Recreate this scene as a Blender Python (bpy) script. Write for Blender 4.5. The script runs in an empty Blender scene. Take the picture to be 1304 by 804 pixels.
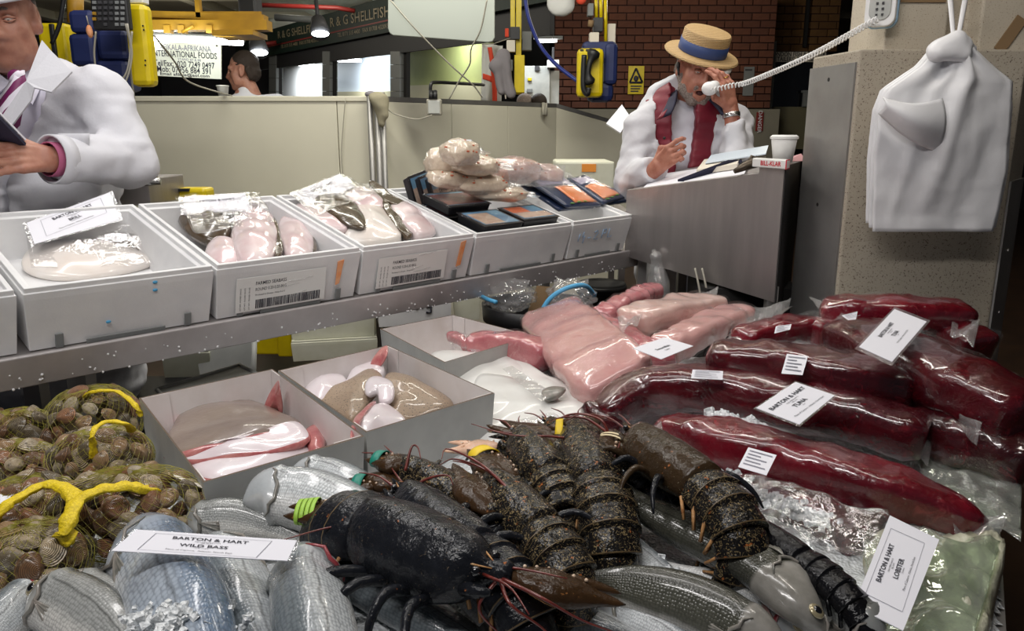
import bpy, bmesh, math, random
import numpy as np
from mathutils import Vector, Matrix, noise

# ---------------------------------------------------------------- camera, world, light, exposure
SC = bpy.context.scene
COL = SC.collection
random.seed(7)
F, CX, CY, PITCH, EYE = 1000.0, 652.0, 402.0, math.radians(13.3), Vector((0, 0, 1.35))
cam_data = bpy.data.cameras.new('camera')
cam_data.sensor_width = 36.0
cam_data.lens = F / 1304 * 36
cam_data.clip_start = 0.05
cam = bpy.data.objects.new('camera', cam_data)
cam.location = EYE
cam.rotation_euler = (math.pi / 2 - PITCH, 0, 0)
COL.objects.link(cam)
SC.camera = cam

world = bpy.data.worlds.new('market_hall_ambient')
SC.world = world
world.use_nodes = True
world.node_tree.nodes['Background'].inputs[0].default_value = (0.80, 0.86, 1.0, 1)
world.node_tree.nodes['Background'].inputs[1].default_value = 0.045

def area(name, loc, target, size, power, col=(1, .97, .92), spread=180):
    l = bpy.data.lights.new(name, 'AREA')
    l.shape = 'RECTANGLE'
    l.size, l.size_y = size
    l.energy = power
    l.color = col
    l.spread = math.radians(spread)
    o = bpy.data.objects.new(name, l)
    o.location = loc
    d = Vector(target) - Vector(loc)
    o.rotation_euler = d.to_track_quat('-Z', 'Y').to_euler()
    COL.objects.link(o)
    return o
# fluorescent fittings over the stall, all above the frame
area('fluorescent_over_display', (-0.35, 1.35, 2.75), (-0.3, 1.5, .8), (1.5, .16), 10, (1, .97, .95))
area('fluorescent_over_boxes', (-1.0, 2.5, 2.75), (-.7, 2.4, .9), (1.5, .16), 16, (1, .97, .95))
area('fluorescent_over_aisle', (-.7, .25, 2.65), (-.5, 2.1, .9), (1.5, .16), 26, (1, .97, .95))
area('fluorescent_over_desk', (.7, 3.1, 2.9), (.7, 3.4, 1.0), (1.2, .16), 15, (1, .96, .9))
area('fluorescent_over_pillar', (.9, 1.5, 2.75), (1.15, 2.0, 1.0), (.8, .12), 7, (1, .93, .84))
area('fluorescent_by_partition', (-.4, 4.1, 2.9), (-.4, 4.9, 1.0), (2.4, .16), 42, (1, .97, .85))
for x, y, e in ((1.6, 7.6, 50), (-2.2, 8.6, 30), (-4.5, 11.0, 34), (-.8, 6.4, 12)):  # point lights added out of view to brighten the hall ceiling and bricks
    l = bpy.data.lights.new('hall_fill_lamp', 'POINT'); l.energy = e; l.shadow_soft_size = .18; l.color = (1, .93, .80)
    o = bpy.data.objects.new('hall_fill_lamp', l); o.location = (x, y, 2.78); COL.objects.link(o)

SC.view_settings.view_transform = 'Standard'
SC.view_settings.look = 'None'
SC.view_settings.gamma = 1
SC.view_settings.use_curve_mapping = False
SC.view_settings.exposure = 0.0

# ---------------------------------------------------------------- pixel -> place
_c, _s = math.cos(PITCH), math.sin(PITCH)
def ray(px, py):
    dx, dy = px - CX, CY - py
    return Vector((dx, _c * F + _s * dy, -_s * F + _c * dy))
def pz(px, py, z):
    d = ray(px, py)
    return EYE + d * ((z - EYE.z) / d.z)
def pY(px, py, Y):
    d = ray(px, py)
    return EYE + d * (Y / d.y)
U = Vector((.7071, .7071, 0))
TILT = math.radians(14)
V = Vector((-.7071 * math.cos(TILT), .7071 * math.cos(TILT), math.sin(TILT)))
N = U.cross(V)
SHELF_O = Vector((-1.05, 1.63, .88))
SHELF = Matrix(((U.x, V.x, N.x, SHELF_O.x), (U.y, V.y, N.y, SHELF_O.y), (U.z, V.z, N.z, SHELF_O.z), (0, 0, 0, 1)))
SHELF_INV = SHELF.inverted()
def ps(px, py, h):
    """pixel -> world point on the plane h above the tilted shelf"""
    d = ray(px, py)
    t = (SHELF_O + N * h - EYE).dot(N) / d.dot(N)
    return EYE + d * t

# ---------------------------------------------------------------- object helpers
def wm(o):
    return (wm(o.parent) @ o.matrix_basis) if o.parent else o.matrix_basis.copy()
def tag(o, label, cat, group=None, kind=None):
    o['label'] = label
    o['category'] = cat
    if group: o['group'] = group
    if kind: o['kind'] = kind
    return o
def thing(name, label, cat, loc=(0, 0, 0), group=None, matrix=None):
    o = bpy.data.objects.new(name, None)
    COL.objects.link(o)
    o.empty_display_size = .05
    if matrix is not None:
        o.matrix_basis = matrix
    else:
        o.location = loc
    return tag(o, label, cat, group)

class MB:
    def __init__(s):
        s.v, s.f, s.m, s.uv, s.mi = [], [], [], [], 0
    def add(s, vs, fs, uvs=None, mi=None):
        o = len(s.v)
        s.v.extend(tuple(v) for v in vs)
        k = s.mi if mi is None else mi
        for i, f in enumerate(fs):
            s.f.append(tuple(o + j for j in f))
            s.m.append(k)
            s.uv.append(uvs[i] if uvs else None)
        return s
    def box(s, c, d, mat=None, mi=None):
        x, y, z = d[0] / 2, d[1] / 2, d[2] / 2
        vs = [Vector((c[0] + a * x, c[1] + b * y, c[2] + e * z)) for a in (-1, 1) for b in (-1, 1) for e in (-1, 1)]
        if mat: vs = [mat @ v for v in vs]
        return s.add(vs, [(0, 1, 3, 2), (4, 6, 7, 5), (0, 4, 5, 1), (2, 3, 7, 6), (0, 2, 6, 4), (1, 5, 7, 3)], mi=mi)
    def hexa(s, b, t, mi=None):
        """four bottom points, four top points, same order (counter-clockwise from above)"""
        return s.add(list(b) + list(t), [(3, 2, 1, 0), (4, 5, 6, 7), (0, 1, 5, 4), (1, 2, 6, 5), (2, 3, 7, 6), (3, 0, 4, 7)], mi=mi)
    def quad(s, a, b, c, d, mi=None, uv=None):
        return s.add([a, b, c, d], [(0, 1, 2, 3)], [uv] if uv else None, mi=mi)
    def tube(s, pts, r, seg=8, mi=None, cap=True):
        pts = [Vector(p) for p in pts]
        n = len(pts)
        rs = r if isinstance(r, (list, tuple)) else [r] * n
        up = Vector((0, 0, 1))
        prev = None
        vs, fs = [], []
        for i in range(n):
            t = (pts[min(i + 1, n - 1)] - pts[max(i - 1, 0)])
            if t.length < 1e-9: t = Vector((0, 0, 1))
            t.normalize()
            if prev is None:
                a = t.cross(up)
                if a.length < .05: a = t.cross(Vector((1, 0, 0)))
            else:
                a = prev - t * prev.dot(t)
            a.normalize(); prev = a
            b = t.cross(a)
            for j in range(seg):
                w = 2 * math.pi * j / seg
                vs.append(pts[i] + (a * math.cos(w) + b * math.sin(w)) * rs[i])
        for i in range(n - 1):
            for j in range(seg):
                k = (j + 1) % seg
                fs.append((i * seg + j, i * seg + k, (i + 1) * seg + k, (i + 1) * seg + j))
        if cap:
            fs.append(tuple(reversed(range(seg))))
            fs.append(tuple((n - 1) * seg + j for j in range(seg)))
        return s.add(vs, fs, mi=mi)
    def lathe(s, prof, seg=24, mat=None, mi=None):
        """profile of (r, z), from bottom to top"""
        vs, fs = [], []
        for r, z in prof:
            for j in range(seg):
                w = 2 * math.pi * j / seg
                vs.append(Vector((r * math.cos(w), r * math.sin(w), z)))
        for i in range(len(prof) - 1):
            for j in range(seg):
                k = (j + 1) % seg
                fs.append((i * seg + j, i * seg + k, (i + 1) * seg + k, (i + 1) * seg + j))
        if prof[0][0] > 1e-6: fs.append(tuple(reversed(range(seg))))
        if prof[-1][0] > 1e-6: fs.append(tuple((len(prof) - 1) * seg + j for j in range(seg)))
        if mat: vs = [mat @ v for v in vs]
        return s.add(vs, fs, mi=mi)
    def ball(s, c, r, seg=16, ring=10, mat=None, mi=None):
        r = r if isinstance(r, (tuple, list, Vector)) else (r, r, r)
        vs, fs = [], []
        for i in range(ring + 1):
            p = math.pi * i / ring
            for j in range(seg):
                w = 2 * math.pi * j / seg
                q = Vector((r[0] * math.sin(p) * math.cos(w), r[1] * math.sin(p) * math.sin(w), -r[2] * math.cos(p)))
                if mat: q = mat @ q
                vs.append(Vector(c) + q)
        for i in range(ring):
            for j in range(seg):
                k = (j + 1) % seg
                fs.append((i * seg + j, i * seg + k, (i + 1) * seg + k, (i + 1) * seg + j))
        return s.add(vs, fs, mi=mi)
    def loft(s, rings, closed=True, cap=True, mi=None, vflip=False):
        n, m = len(rings), len(rings[0])
        vs = [p for r in rings for p in r]
        fs, uvs = [], []
        jm = m if closed else m - 1
        for i in range(n - 1):
            for j in range(jm):
                k = (j + 1) % m
                fs.append((i * m + j, i * m + k, (i + 1) * m + k, (i + 1) * m + j))
                u0, u1, v0, v1 = i / (n - 1), (i + 1) / (n - 1), j / jm, (j + 1) / jm
                uvs.append(((u0, v0), (u0, v1), (u1, v1), (u1, v0)))
        if cap and closed:
            fs.append(tuple(reversed(range(m)))); uvs.append(tuple((0, j / m) for j in reversed(range(m))))
            fs.append(tuple((n - 1) * m + j for j in range(m))); uvs.append(tuple((1, j / m) for j in range(m)))
        return s.add(vs, fs, uvs, mi=mi)
    def grid(s, fn, nu, nv, mi=None):
        return s.loft([[fn(i / nu, j / nv) for j in range(nv + 1)] for i in range(nu + 1)], closed=False, cap=False, mi=mi)
    def text(s, txt, size, M4, align='CENTER', bold=0.0, mi=None, sx=1.0):
        vs, fs = text_geo(txt, align, bold)
        s.add([M4 @ Vector((x * size * sx, y * size, 0)) for x, y in vs], fs, mi=mi)
        return s
    def build(s, name, mats, parent=None, smooth=True, local=False, bevel=0, subsurf=0, solid=0, sharp=None, weld=False, flip=False):
        if not isinstance(mats, (list, tuple)): mats = [mats]
        vs = s.v
        loc = None
        if parent is not None:
            if not local:
                inv = wm(parent).inverted()
                vs = [inv @ Vector(v) for v in vs]
        elif not local:
            a = np.array(vs)
            lo, hi = a.min(0), a.max(0)
            loc = Vector(((lo[0] + hi[0]) / 2, (lo[1] + hi[1]) / 2, lo[2]))
            vs = [Vector(v) - loc for v in vs]
        me = bpy.data.meshes.new(name)
        me.from_pydata([tuple(v) for v in vs], [], s.f)
        for m in mats: me.materials.append(m)
        if len(mats) > 1: me.polygons.foreach_set('material_index', s.m)
        if any(u is not None for u in s.uv):
            ul = me.uv_layers.new(name='UVMap')
            flat = []
            for f, u in zip(s.f, s.uv):
                for q in (u or ((0, 0),) * len(f)): flat.extend(q)
            ul.data.foreach_set('uv', flat)
        if smooth: me.polygons.foreach_set('use_smooth', [True] * len(me.polygons))
        if weld or flip or sharp is not None:
            bm = bmesh.new(); bm.from_mesh(me)
            if weld: bmesh.ops.remove_doubles(bm, verts=bm.verts, dist=1e-5)
            if flip: bmesh.ops.recalc_face_normals(bm, faces=bm.faces)
            if sharp is not None:
                for e in bm.edges:
                    if len(e.link_faces) == 2 and e.calc_face_angle(0) > sharp: e.smooth = False
            bm.to_mesh(me); bm.free()
        me.validate()
        o = bpy.data.objects.new(name, me)
        COL.objects.link(o)
        if parent is not None: o.parent = parent
        elif loc is not None: o.location = loc
        if bevel:
            b = o.modifiers.new('bevel', 'BEVEL'); b.width = bevel; b.segments = 2; b.limit_method = 'ANGLE'; b.angle_limit = .6
        if solid:
            b = o.modifiers.new('solid', 'SOLIDIFY'); b.thickness = solid; b.offset = 0
        if subsurf:
            b = o.modifiers.new('sub', 'SUBSURF'); b.levels = subsurf; b.render_levels = subsurf
        return o

_tc = {}
def text_geo(txt, align='CENTER', bold=0.0):
    k = (txt, align, bold)
    if k in _tc: return _tc[k]
    cu = bpy.data.curves.new('t', 'FONT')
    cu.body = txt; cu.size = 1; cu.align_x = align; cu.align_y = 'CENTER'; cu.offset = bold; cu.resolution_u = 2
    o = bpy.data.objects.new('t', cu)
    COL.objects.link(o)
    bpy.context.view_layer.update()
    me = o.evaluated_get(bpy.context.evaluated_depsgraph_get()).to_mesh()
    r = ([(v.co.x, v.co.y) for v in me.vertices], [tuple(p.vertices) for p in me.polygons])
    bpy.data.objects.remove(o); bpy.data.curves.remove(cu)
    _tc[k] = r
    return r

def catmull(pts, n):
    P = [Vector(p) for p in pts]
    P = [P[0] * 2 - P[1]] + P + [P[-1] * 2 - P[-2]]
    segs = len(P) - 3
    out = []
    for i in range(n):
        t = i / (n - 1) * segs
        k = min(int(t), segs - 1); t -= k
        a, b, c, d = P[k:k + 4]
        out.append(.5 * ((2 * b) + (c - a) * t + (2 * a - 5 * b + 4 * c - d) * t * t + (3 * b - a - 3 * c + d) * t ** 3))
    return out
def interp(tab, x):
    xs = [a for a, _ in tab]; ys = [b for _, b in tab]
    return float(np.interp(x, xs, ys))
def sinterp(tab, x):
    """smooth monotone-ish table lookup"""
    for i in range(len(tab) - 1):
        a, b = tab[i], tab[i + 1]
        if x <= b[0] or i == len(tab) - 2:
            t = min(max((x - a[0]) / (b[0] - a[0]), 0), 1)
            m0 = (b[1] - tab[max(i - 1, 0)][1]) / (b[0] - tab[max(i - 1, 0)][0])
            m1 = (tab[min(i + 2, len(tab) - 1)][1] - a[1]) / (tab[min(i + 2, len(tab) - 1)][0] - a[0])
            h = b[0] - a[0]
            return ((2 * t ** 3 - 3 * t * t + 1) * a[1] + (t ** 3 - 2 * t * t + t) * h * m0 + (-2 * t ** 3 + 3 * t * t) * b[1] + (t ** 3 - t * t) * h * m1)
def frame(origin, xdir, zhint=(0, 0, 1)):
    x = Vector(xdir).normalized()
    z = Vector(zhint); z = (z - x * z.dot(x)).normalized()
    y = z.cross(x)
    return Matrix(((x.x, y.x, z.x, origin[0]), (x.y, y.y, z.y, origin[1]), (x.z, y.z, z.z, origin[2]), (0, 0, 0, 1)))
def nz(p, s=1.0, seed=0.0):
    return noise.noise(Vector((p[0] * s + seed, p[1] * s - seed * .7, p[2] * s + seed * .3)))

# ---------------------------------------------------------------- implicit surfaces (organic shapes)
def cap(a, b, ra, rb=None):
    return ('c', np.array(a, float), np.array(b, float), ra, ra if rb is None else rb)
def ell(c, r, M3=None):
    return ('e', np.array(c, float), np.array(r, float), None if M3 is None else np.array(M3, float))
def prim_d(p, q):
    if q[0] == 'c':
        a, b, ra, rb = q[1:]
        ab = b - a
        t = np.clip(((p - a) @ ab) / max(ab @ ab, 1e-9), 0, 1)
        return np.linalg.norm(p - a - t[:, None] * ab, axis=1) - (ra + (rb - ra) * t)
    d = p - q[1]
    if q[3] is not None: d = d @ q[3]
    k0 = np.linalg.norm(d / q[2], axis=1)
    k1 = np.linalg.norm(d / q[2] ** 2, axis=1) + 1e-9
    return k0 * (k0 - 1) / k1
def smin(a, b, k):
    h = np.clip(.5 + .5 * (b - a) / k, 0, 1)
    return b + (a - b) * h - k * h * (1 - h)
def union(p, prims, k):
    d = prim_d(p, prims[0])
    for q in prims[1:]: d = smin(d, prim_d(p, q), k)
    return d
def folds(p, seed, freq, amp):
    r = np.random.RandomState(seed)
    out = np.zeros(len(p))
    for i in range(4):
        a, b = r.randn(3), r.randn(3)
        a /= np.linalg.norm(a); b /= np.linalg.norm(b)
        f = freq * (.6 + .35 * i)
        w = np.sin(p @ a * f + 1.6 * np.sin(p @ b * f * .6 + i) + i * 2.1)
        out += (np.abs(w) ** .7 * np.sign(w)) / (1 + .5 * i)
    return out * amp / 2
def nets(fn, lo, hi, h):
    lo, hi = np.array(lo, float), np.array(hi, float)
    n = np.maximum(((hi - lo) / h).astype(int) + 2, 4)
    ax = [lo[i] + h * np.arange(n[i]) for i in range(3)]
    G = np.stack(np.meshgrid(*ax, indexing='ij'), -1).reshape(-1, 3)
    val = np.concatenate([fn(g) for g in np.array_split(G, max(1, len(G) // 200000))]).reshape(n)
    val[0], val[-1] = np.maximum(val[0], h * .1), np.maximum(val[-1], h * .1)
    val[:, 0], val[:, -1] = np.maximum(val[:, 0], h * .1), np.maximum(val[:, -1], h * .1)
    val[:, :, 0], val[:, :, -1] = np.maximum(val[:, :, 0], h * .1), np.maximum(val[:, :, -1], h * .1)
    ins = val < 0
    acc = np.zeros(tuple(n - 1) + (3,)); cnt = np.zeros(tuple(n - 1))
    edges = []
    for a in range(3):
        s0 = [slice(None)] * 3; s1 = [slice(None)] * 3
        s0[a] = slice(0, -1); s1[a] = slice(1, None)
        v0, v1 = val[tuple(s0)], val[tuple(s1)]
        cr = ins[tuple(s0)] != ins[tuple(s1)]
        idx = np.argwhere(cr)
        if not len(idx): continue
        t = v0[cr] / (v0[cr] - v1[cr])
        pos = idx.astype(float); pos[:, a] += t
        b, c = [x for x in range(3) if x != a]
        quad = []
        ok = np.ones(len(idx), bool)
        for db, dc in ((0, 0), (-1, 0), (-1, -1), (0, -1)):
            ci = idx.copy(); ci[:, b] += db; ci[:, c] += dc
            good = np.all((ci >= 0) & (ci < n - 1), axis=1)
            ok &= good
            np.add.at(acc, tuple(ci[good].T), pos[good]); np.add.at(cnt, tuple(ci[good].T), 1)
            quad.append(ci)
        flip = ins[tuple(s0)][cr]
        if a == 1: flip = ~flip
        edges.append((quad, flip, ok))
    ids = -np.ones(tuple(n - 1), int)
    act = cnt > 0
    ids[act] = np.arange(act.sum())
    vs = acc[act] / cnt[act][:, None] * h + lo
    fs = []
    for quad, flip, ok in edges:
        q = np.stack([ids[tuple(np.clip(ci, 0, np.array(n) - 2).T)] for ci in quad], 1)
        q[~flip] = q[~flip][:, ::-1]
        fs.extend(map(tuple, q[ok]))
    return [tuple(v) for v in vs], fs
def blob(prims, k, h, pad=.02, extra=None, cut=None):
    """smooth union of the prims as verts, faces"""
    lo = np.array([1e9] * 3); hi = -lo
    for q in prims:
        if q[0] == 'c':
            for e, r in ((q[1], q[3]), (q[2], q[4])):
                lo = np.minimum(lo, e - r); hi = np.maximum(hi, e + r)
        else:
            r = q[2].max() if q[3] is not None else q[2]
            lo = np.minimum(lo, q[1] - r); hi = np.maximum(hi, q[1] + r)
    def fn(p):
        d = union(p, prims, k)
        if cut:
            for c, kk in cut: d = -smin(-d, prim_d(p, c), kk) if not callable(c) else np.maximum(d, c(p))
        if extra: d = d + extra(p)
        return d
    return nets(fn, lo - pad, hi + pad, h)

# ---------------------------------------------------------------- materials
class NT:
    def __init__(s, name):
        s.m = bpy.data.materials.new(name)
        s.m.use_nodes = True
        s.t = s.m.node_tree
        s.b = s.t.nodes['Principled BSDF']
        s.out = s.t.nodes['Material Output']
        s._tc = None
    def n(s, typ, **kw):
        x = s.t.nodes.new('ShaderNode' + typ)
        for k, v in kw.items():
            if k.startswith('i_'):
                key = k[2:]
                x.inputs[int(key) if key.isdigit() else key.replace('_', ' ')].default_value = v
            else: setattr(x, k, v)
        return x
    def l(s, a, b): s.t.links.new(a, b)
    def co(s, kind='Object', scale=(1, 1, 1), rot=(0, 0, 0)):
        if s._tc is None: s._tc = s.n('TexCoord')
        if scale == (1, 1, 1) and rot == (0, 0, 0): return s._tc.outputs[kind]
        mp = s.n('Mapping'); mp.inputs['Scale'].default_value = scale; mp.inputs['Rotation'].default_value = rot
        s.l(s._tc.outputs[kind], mp.inputs[0])
        return mp.outputs[0]
    def noise(s, scale, detail=4, rough=.55, vec=None, dist=0):
        x = s.n('TexNoise'); x.inputs['Scale'].default_value = scale; x.inputs['Detail'].default_value = detail
        x.inputs['Roughness'].default_value = rough; x.inputs['Distortion'].default_value = dist
        s.l(vec if vec is not None else s.co(), x.inputs['Vector'])
        return x.outputs['Fac']
    def voro(s, scale, vec=None, feature='F1', rnd=1.0):
        x = s.n('TexVoronoi', feature=feature); x.inputs['Scale'].default_value = scale; x.inputs['Randomness'].default_value = rnd
        s.l(vec if vec is not None else s.co(), x.inputs['Vector'])
        return x
    def ramp(s, fac, stops, interp='LINEAR'):
        x = s.n('ValToRGB'); r = x.color_ramp; r.interpolation = interp
        while len(r.elements) < len(stops): r.elements.new(.5)
        for e, (p, c) in zip(r.elements, stops):
            e.position = p
            e.color = (c, c, c, 1) if isinstance(c, (int, float)) else (*c, 1)
        s.l(fac, x.inputs[0])
        return x.outputs[0]
    def mix(s, fac, a, b, mode='MIX'):
        x = s.n('Mix', data_type='RGBA', blend_type=mode)
        for v, i in ((fac, 0), (a, 6), (b, 7)):
            if isinstance(v, (int, float)): x.inputs[i].default_value = v
            elif isinstance(v, tuple): x.inputs[i].default_value = (*v, 1) if len(v) == 3 else v
            else: s.l(v, x.inputs[i])
        return x.outputs[2]
    def math(s, op, a, b=0.0):
        x = s.n('Math', operation=op)
        for v, i in ((a, 0), (b, 1)):
            if isinstance(v, (int, float)): x.inputs[i].default_value = v
            else: s.l(v, x.inputs[i])
        return x.outputs[0]
    def bump(s, h, strength=.3, dist=.01, prev=None):
        x = s.n('Bump'); x.inputs['Strength'].default_value = strength; x.inputs['Distance'].default_value = dist
        s.l(h, x.inputs['Height'])
        if prev is not None: s.l(prev, x.inputs['Normal'])
        s.l(x.outputs[0], s.b.inputs['Normal'])
        return x.outputs[0]
    def set(s, **kw):
        for k, v in kw.items():
            i = s.b.inputs[k.replace('_', ' ')]
            if isinstance(v, (int, float)): i.default_value = v
            elif isinstance(v, tuple): i.default_value = (*v, 1) if len(v) == 3 and i.type == 'RGBA' else v
            else: s.l(v, i)
        return s

def M(name, col, rough=.5, metal=0.0, coat=0.0, col2=None, scale=20.0, lo=.35, hi=.65, bump=None, sss=0.0, spec=.5, detail=4, kind='Object', vscale=(1, 1, 1)):
    n = NT(name)
    n.set(Roughness=rough, Metallic=metal, Coat_Weight=coat, Specular_IOR_Level=spec)
    if coat: n.set(Coat_Roughness=.06)
    if sss: n.set(Subsurface_Weight=sss, Subsurface_Radius=(.02, .008, .005), Subsurface_Scale=.4)
    if col2: n.set(Base_Color=n.ramp(n.noise(scale, detail, vec=n.co(kind, vscale)), [(lo, col), (hi, col2)]))
    else: n.set(Base_Color=col)
    if bump: n.bump(n.noise(bump[0], 5, vec=n.co(kind, vscale)), bump[1], bump[2] if len(bump) > 2 else .004)
    return n.m
def emit(name, col, power):
    n = NT(name); n.set(Base_Color=(1, 1, 1), Emission_Color=col, Emission_Strength=power); return n.m
def film(name, tint=(1, 1, 1), base=.05, gloss=.55, milky=.04, wr=60, strength=.5):
    """clear crumpled plastic: mostly see-through, shiny, a little milky"""
    n = NT(name)
    t = n.t
    tr = n.n('BsdfTransparent'); tr.inputs[0].default_value = (*tint, 1)
    gl = n.n('BsdfGlossy'); gl.inputs['Roughness'].default_value = .05; gl.inputs[0].default_value = (1, 1, 1, 1)
    df = n.n('BsdfDiffuse'); df.inputs[0].default_value = (.85, .85, .85, 1)
    b = n.n('Bump'); b.inputs['Strength'].default_value = strength; b.inputs['Distance'].default_value = .006
    n.l(n.noise(wr, 3, .5, dist=.8), b.inputs['Height'])
    n.l(b.outputs[0], gl.inputs['Normal'])
    lw = n.n('LayerWeight'); lw.inputs['Blend'].default_value = .35
    n.l(b.outputs[0], lw.inputs['Normal'])
    fac = n.math('ADD', n.math('MULTIPLY', lw.outputs['Facing'], gloss), base)
    m1 = n.n('MixShader'); m1.inputs[0].default_value = milky
    n.l(tr.outputs[0], m1.inputs[1]); n.l(df.outputs[0], m1.inputs[2])
    m2 = n.n('MixShader')
    n.l(fac, m2.inputs[0]); n.l(m1.outputs[0], m2.inputs[1]); n.l(gl.outputs[0], m2.inputs[2])
    n.l(m2.outputs[0], n.out.inputs['Surface'])
    return n.m

MT = {}
MT['poly'] = M('expanded_polystyrene', (.80, .80, .80), .55, col2=(.72, .72, .73), scale=9, bump=(220, .12, .002))
MT['poly_old'] = M('stained_polystyrene', (.70, .70, .58), .6, col2=(.60, .60, .46), scale=7, bump=(160, .15, .002))
MT['steel'] = M('brushed_steel', (.42, .39, .385), .42, .85, col2=(.50, .47, .46), scale=14, bump=(90, .04, .002), vscale=(1, 1, .15))
MT['steel_lit'] = M('lit_steel_lip', (.56, .53, .53), .55, .55, col2=(.48, .45, .45), scale=10, bump=(90, .04, .002))  # lighter copy of the shelf steel; aisle light on the lip put into colour
MT['steel_dull'] = M('dull_steel', (.33, .32, .31), .5, .8, col2=(.40, .39, .38), scale=6, bump=(60, .03, .002))
MT['steel_dark'] = M('near_black_steel', (.022, .02, .02), .55, .3)  # one even near-black tone for the desk end, fixings and counter base
MT['black'] = M('black_plastic', (.012, .012, .013), .45)
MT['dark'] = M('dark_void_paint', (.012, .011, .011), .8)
MT['darkgrey'] = M('dark_grey_paint', (.045, .045, .05), .6)
MT['midgrey'] = M('mid_grey_paint', (.20, .21, .21), .6)
MT['grey_plastic'] = M('grey_white_plastic', (.52, .53, .50), .5, col2=(.42, .43, .41), scale=8)
MT['white'] = M('white_plastic', (.82, .82, .80), .4)
MT['paper'] = M('white_paper', (.80, .80, .86), .6)
MT['paper_cream'] = M('cream_paper', (.74, .68, .58), .7)
MT['ink'] = M('black_ink', (.025, .025, .04), .6)
MT['ink_grey'] = M('grey_ink', (.25, .25, .30), .6)
MT['blue_pen'] = M('blue_marker_ink', (.30, .45, .66), .6)
MT['red_ink'] = M('red_ink', (.62, .02, .04), .5)
MT['yellow'] = M('yellow_enamel', (.78, .60, .004), .38, col2=(.68, .51, .004), scale=12, bump=(30, .06, .003))
MT['yellow_dark'] = M('amber_enamel', (.46, .25, .015), .5, col2=(.34, .18, .012), scale=6)
MT['yellow_net'] = M('yellow_net_handle', (.90, .68, .01), .5, col2=(.66, .48, .01), scale=260, bump=(300, .6, .004))
MT['net'] = M('olive_yellow_netting', (.36, .33, .05), .5)
MT['blue_pad'] = M('navy_vinyl', (.012, .022, .10), .5, col2=(.02, .032, .13), scale=8)
MT['blue_cable'] = M('blue_cable', (.015, .03, .22), .4)
MT['blue_rope'] = M('sky_blue_rope', (.10, .42, .72), .45)
MT['navy'] = M('navy_cloth', (.010, .010, .035), .7, bump=(200, .2, .002))
MT['cable'] = M('grey_cable', (.36, .34, .28), .5)
MT['orange'] = M('orange_marker', (.86, .30, .10), .6, col2=(.85, .42, .22), scale=40)
MT['orange_label'] = M('orange_label', (.85, .30, .04), .6)
MT['red'] = M('red_paint', (.22, .018, .015), .5)
MT['redcloth'] = M('red_cloth', (.72, .07, .03), .8)
MT['card'] = M('grey_white_card', (.50, .50, .48), .62, col2=(.43, .43, .42), scale=14, bump=(60, .1, .002))
MT['card_in'] = M('stained_white_card', (.74, .70, .69), .6, col2=(.63, .57, .54), scale=9, bump=(60, .1, .002), lo=.4, hi=.75)
MT['card_edge'] = M('brown_card_edge', (.12, .085, .06), .8)
MT['card_brown'] = M('brown_cardboard', (.25, .16, .08), .8)
MT['cream_panel'] = M('cream_wall_panel', (.72, .69, .56), .45, col2=(.67, .64, .52), scale=2)
MT['floor'] = M('wet_brown_floor', (.055, .030, .018), .35, col2=(.035, .02, .014), scale=5, bump=(40, .2, .004))
MT['green_board'] = M('dark_green_fascia', (.006, .021, .015), .6)
MT['gold_ink'] = M('gold_lettering', (.30, .25, .16), .5)
MT['yellow_green'] = M('olive_plaster', (.34, .36, .13), .8, col2=(.28, .31, .11), scale=2)
MT['beige_tile'] = M('beige_tile', (.48, .44, .28), .6)
MT['light_blue_panel'] = M('pale_blue_cladding', (.62, .70, .78), .5)
MT['white_panel'] = M('white_cladding', (.85, .86, .85), .5)
MT['skin_chin'] = M('skin', (.45, .22, .15), .5, col2=(.36, .15, .10), scale=26, sss=.1, bump=(180, .15, .002))
MT['skin_red'] = M('ruddy_skin', (.46, .205, .14), .5, col2=(.36, .13, .085), scale=30, sss=.1, bump=(190, .2, .002))
MT['beard'] = M('grey_beard', (.34, .29, .26), .85, col2=(.17, .12, .10), scale=160, bump=(420, .9, .004))
MT['hair_dark'] = M('dark_brown_hair', (.030, .018, .012), .7, bump=(240, .6, .004))
MT['hair_grey'] = M('grey_hair', (.20, .17, .15), .8, col2=(.10, .08, .07), scale=120, bump=(300, .6, .004))
MT['lip'] = M('lip', (.40, .12, .10), .45)
MT['mouth'] = M('mouth_inside', (.06, .012, .012), .5)
MT['eye_white'] = M('eye_white', (.55, .50, .46), .2)
MT['iris'] = M('dark_iris', (.02, .018, .015), .1)
MT['coat'] = M('white_coat_cotton', (.62, .62, .66), .85, bump=(90, .25, .003))
MT['tee'] = M('white_tee_cotton', (.70, .70, .78), .9, bump=(120, .2, .003))
MT['shirt'] = M('pale_shirt', (.66, .64, .74), .8)
MT['gilet'] = M('maroon_quilted_nylon', (.215, .012, .030), .5, bump=(40, .3, .005), col2=(.17, .010, .024), scale=14)
MT['gold'] = M('gold_ring', (.7, .45, .12), .3, 1.0)
MT['chrome'] = M('chrome', (.62, .62, .62), .25, 1.0, bump=(300, .3, .002))
MT['handset'] = M('white_handset_plastic', (.82, .82, .82), .35)
MT['bag_white'] = M('white_polythene', (.80, .80, .82), .42, sss=.0, bump=(26, .22, .006))
MT['glass_dark'] = M('dark_window_glass', (.006, .007, .009), .15)
MT['jacket_grey'] = M('grey_cloth', (.26, .24, .26), .9, bump=(80, .3, .004))
MT['film'] = film('clear_film', base=.015, gloss=.34, milky=.03)
MT['film_tight'] = film('clear_film_tight', base=.004, gloss=.12, milky=.0, wr=70, strength=.6)
MT['film_milky'] = film('milky_film', base=.03, gloss=.35, milky=.13, wr=40)
MT['film_green'] = film('greenish_film', (.90, .97, .86), base=.07, gloss=.5, milky=.14, wr=26)
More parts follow.
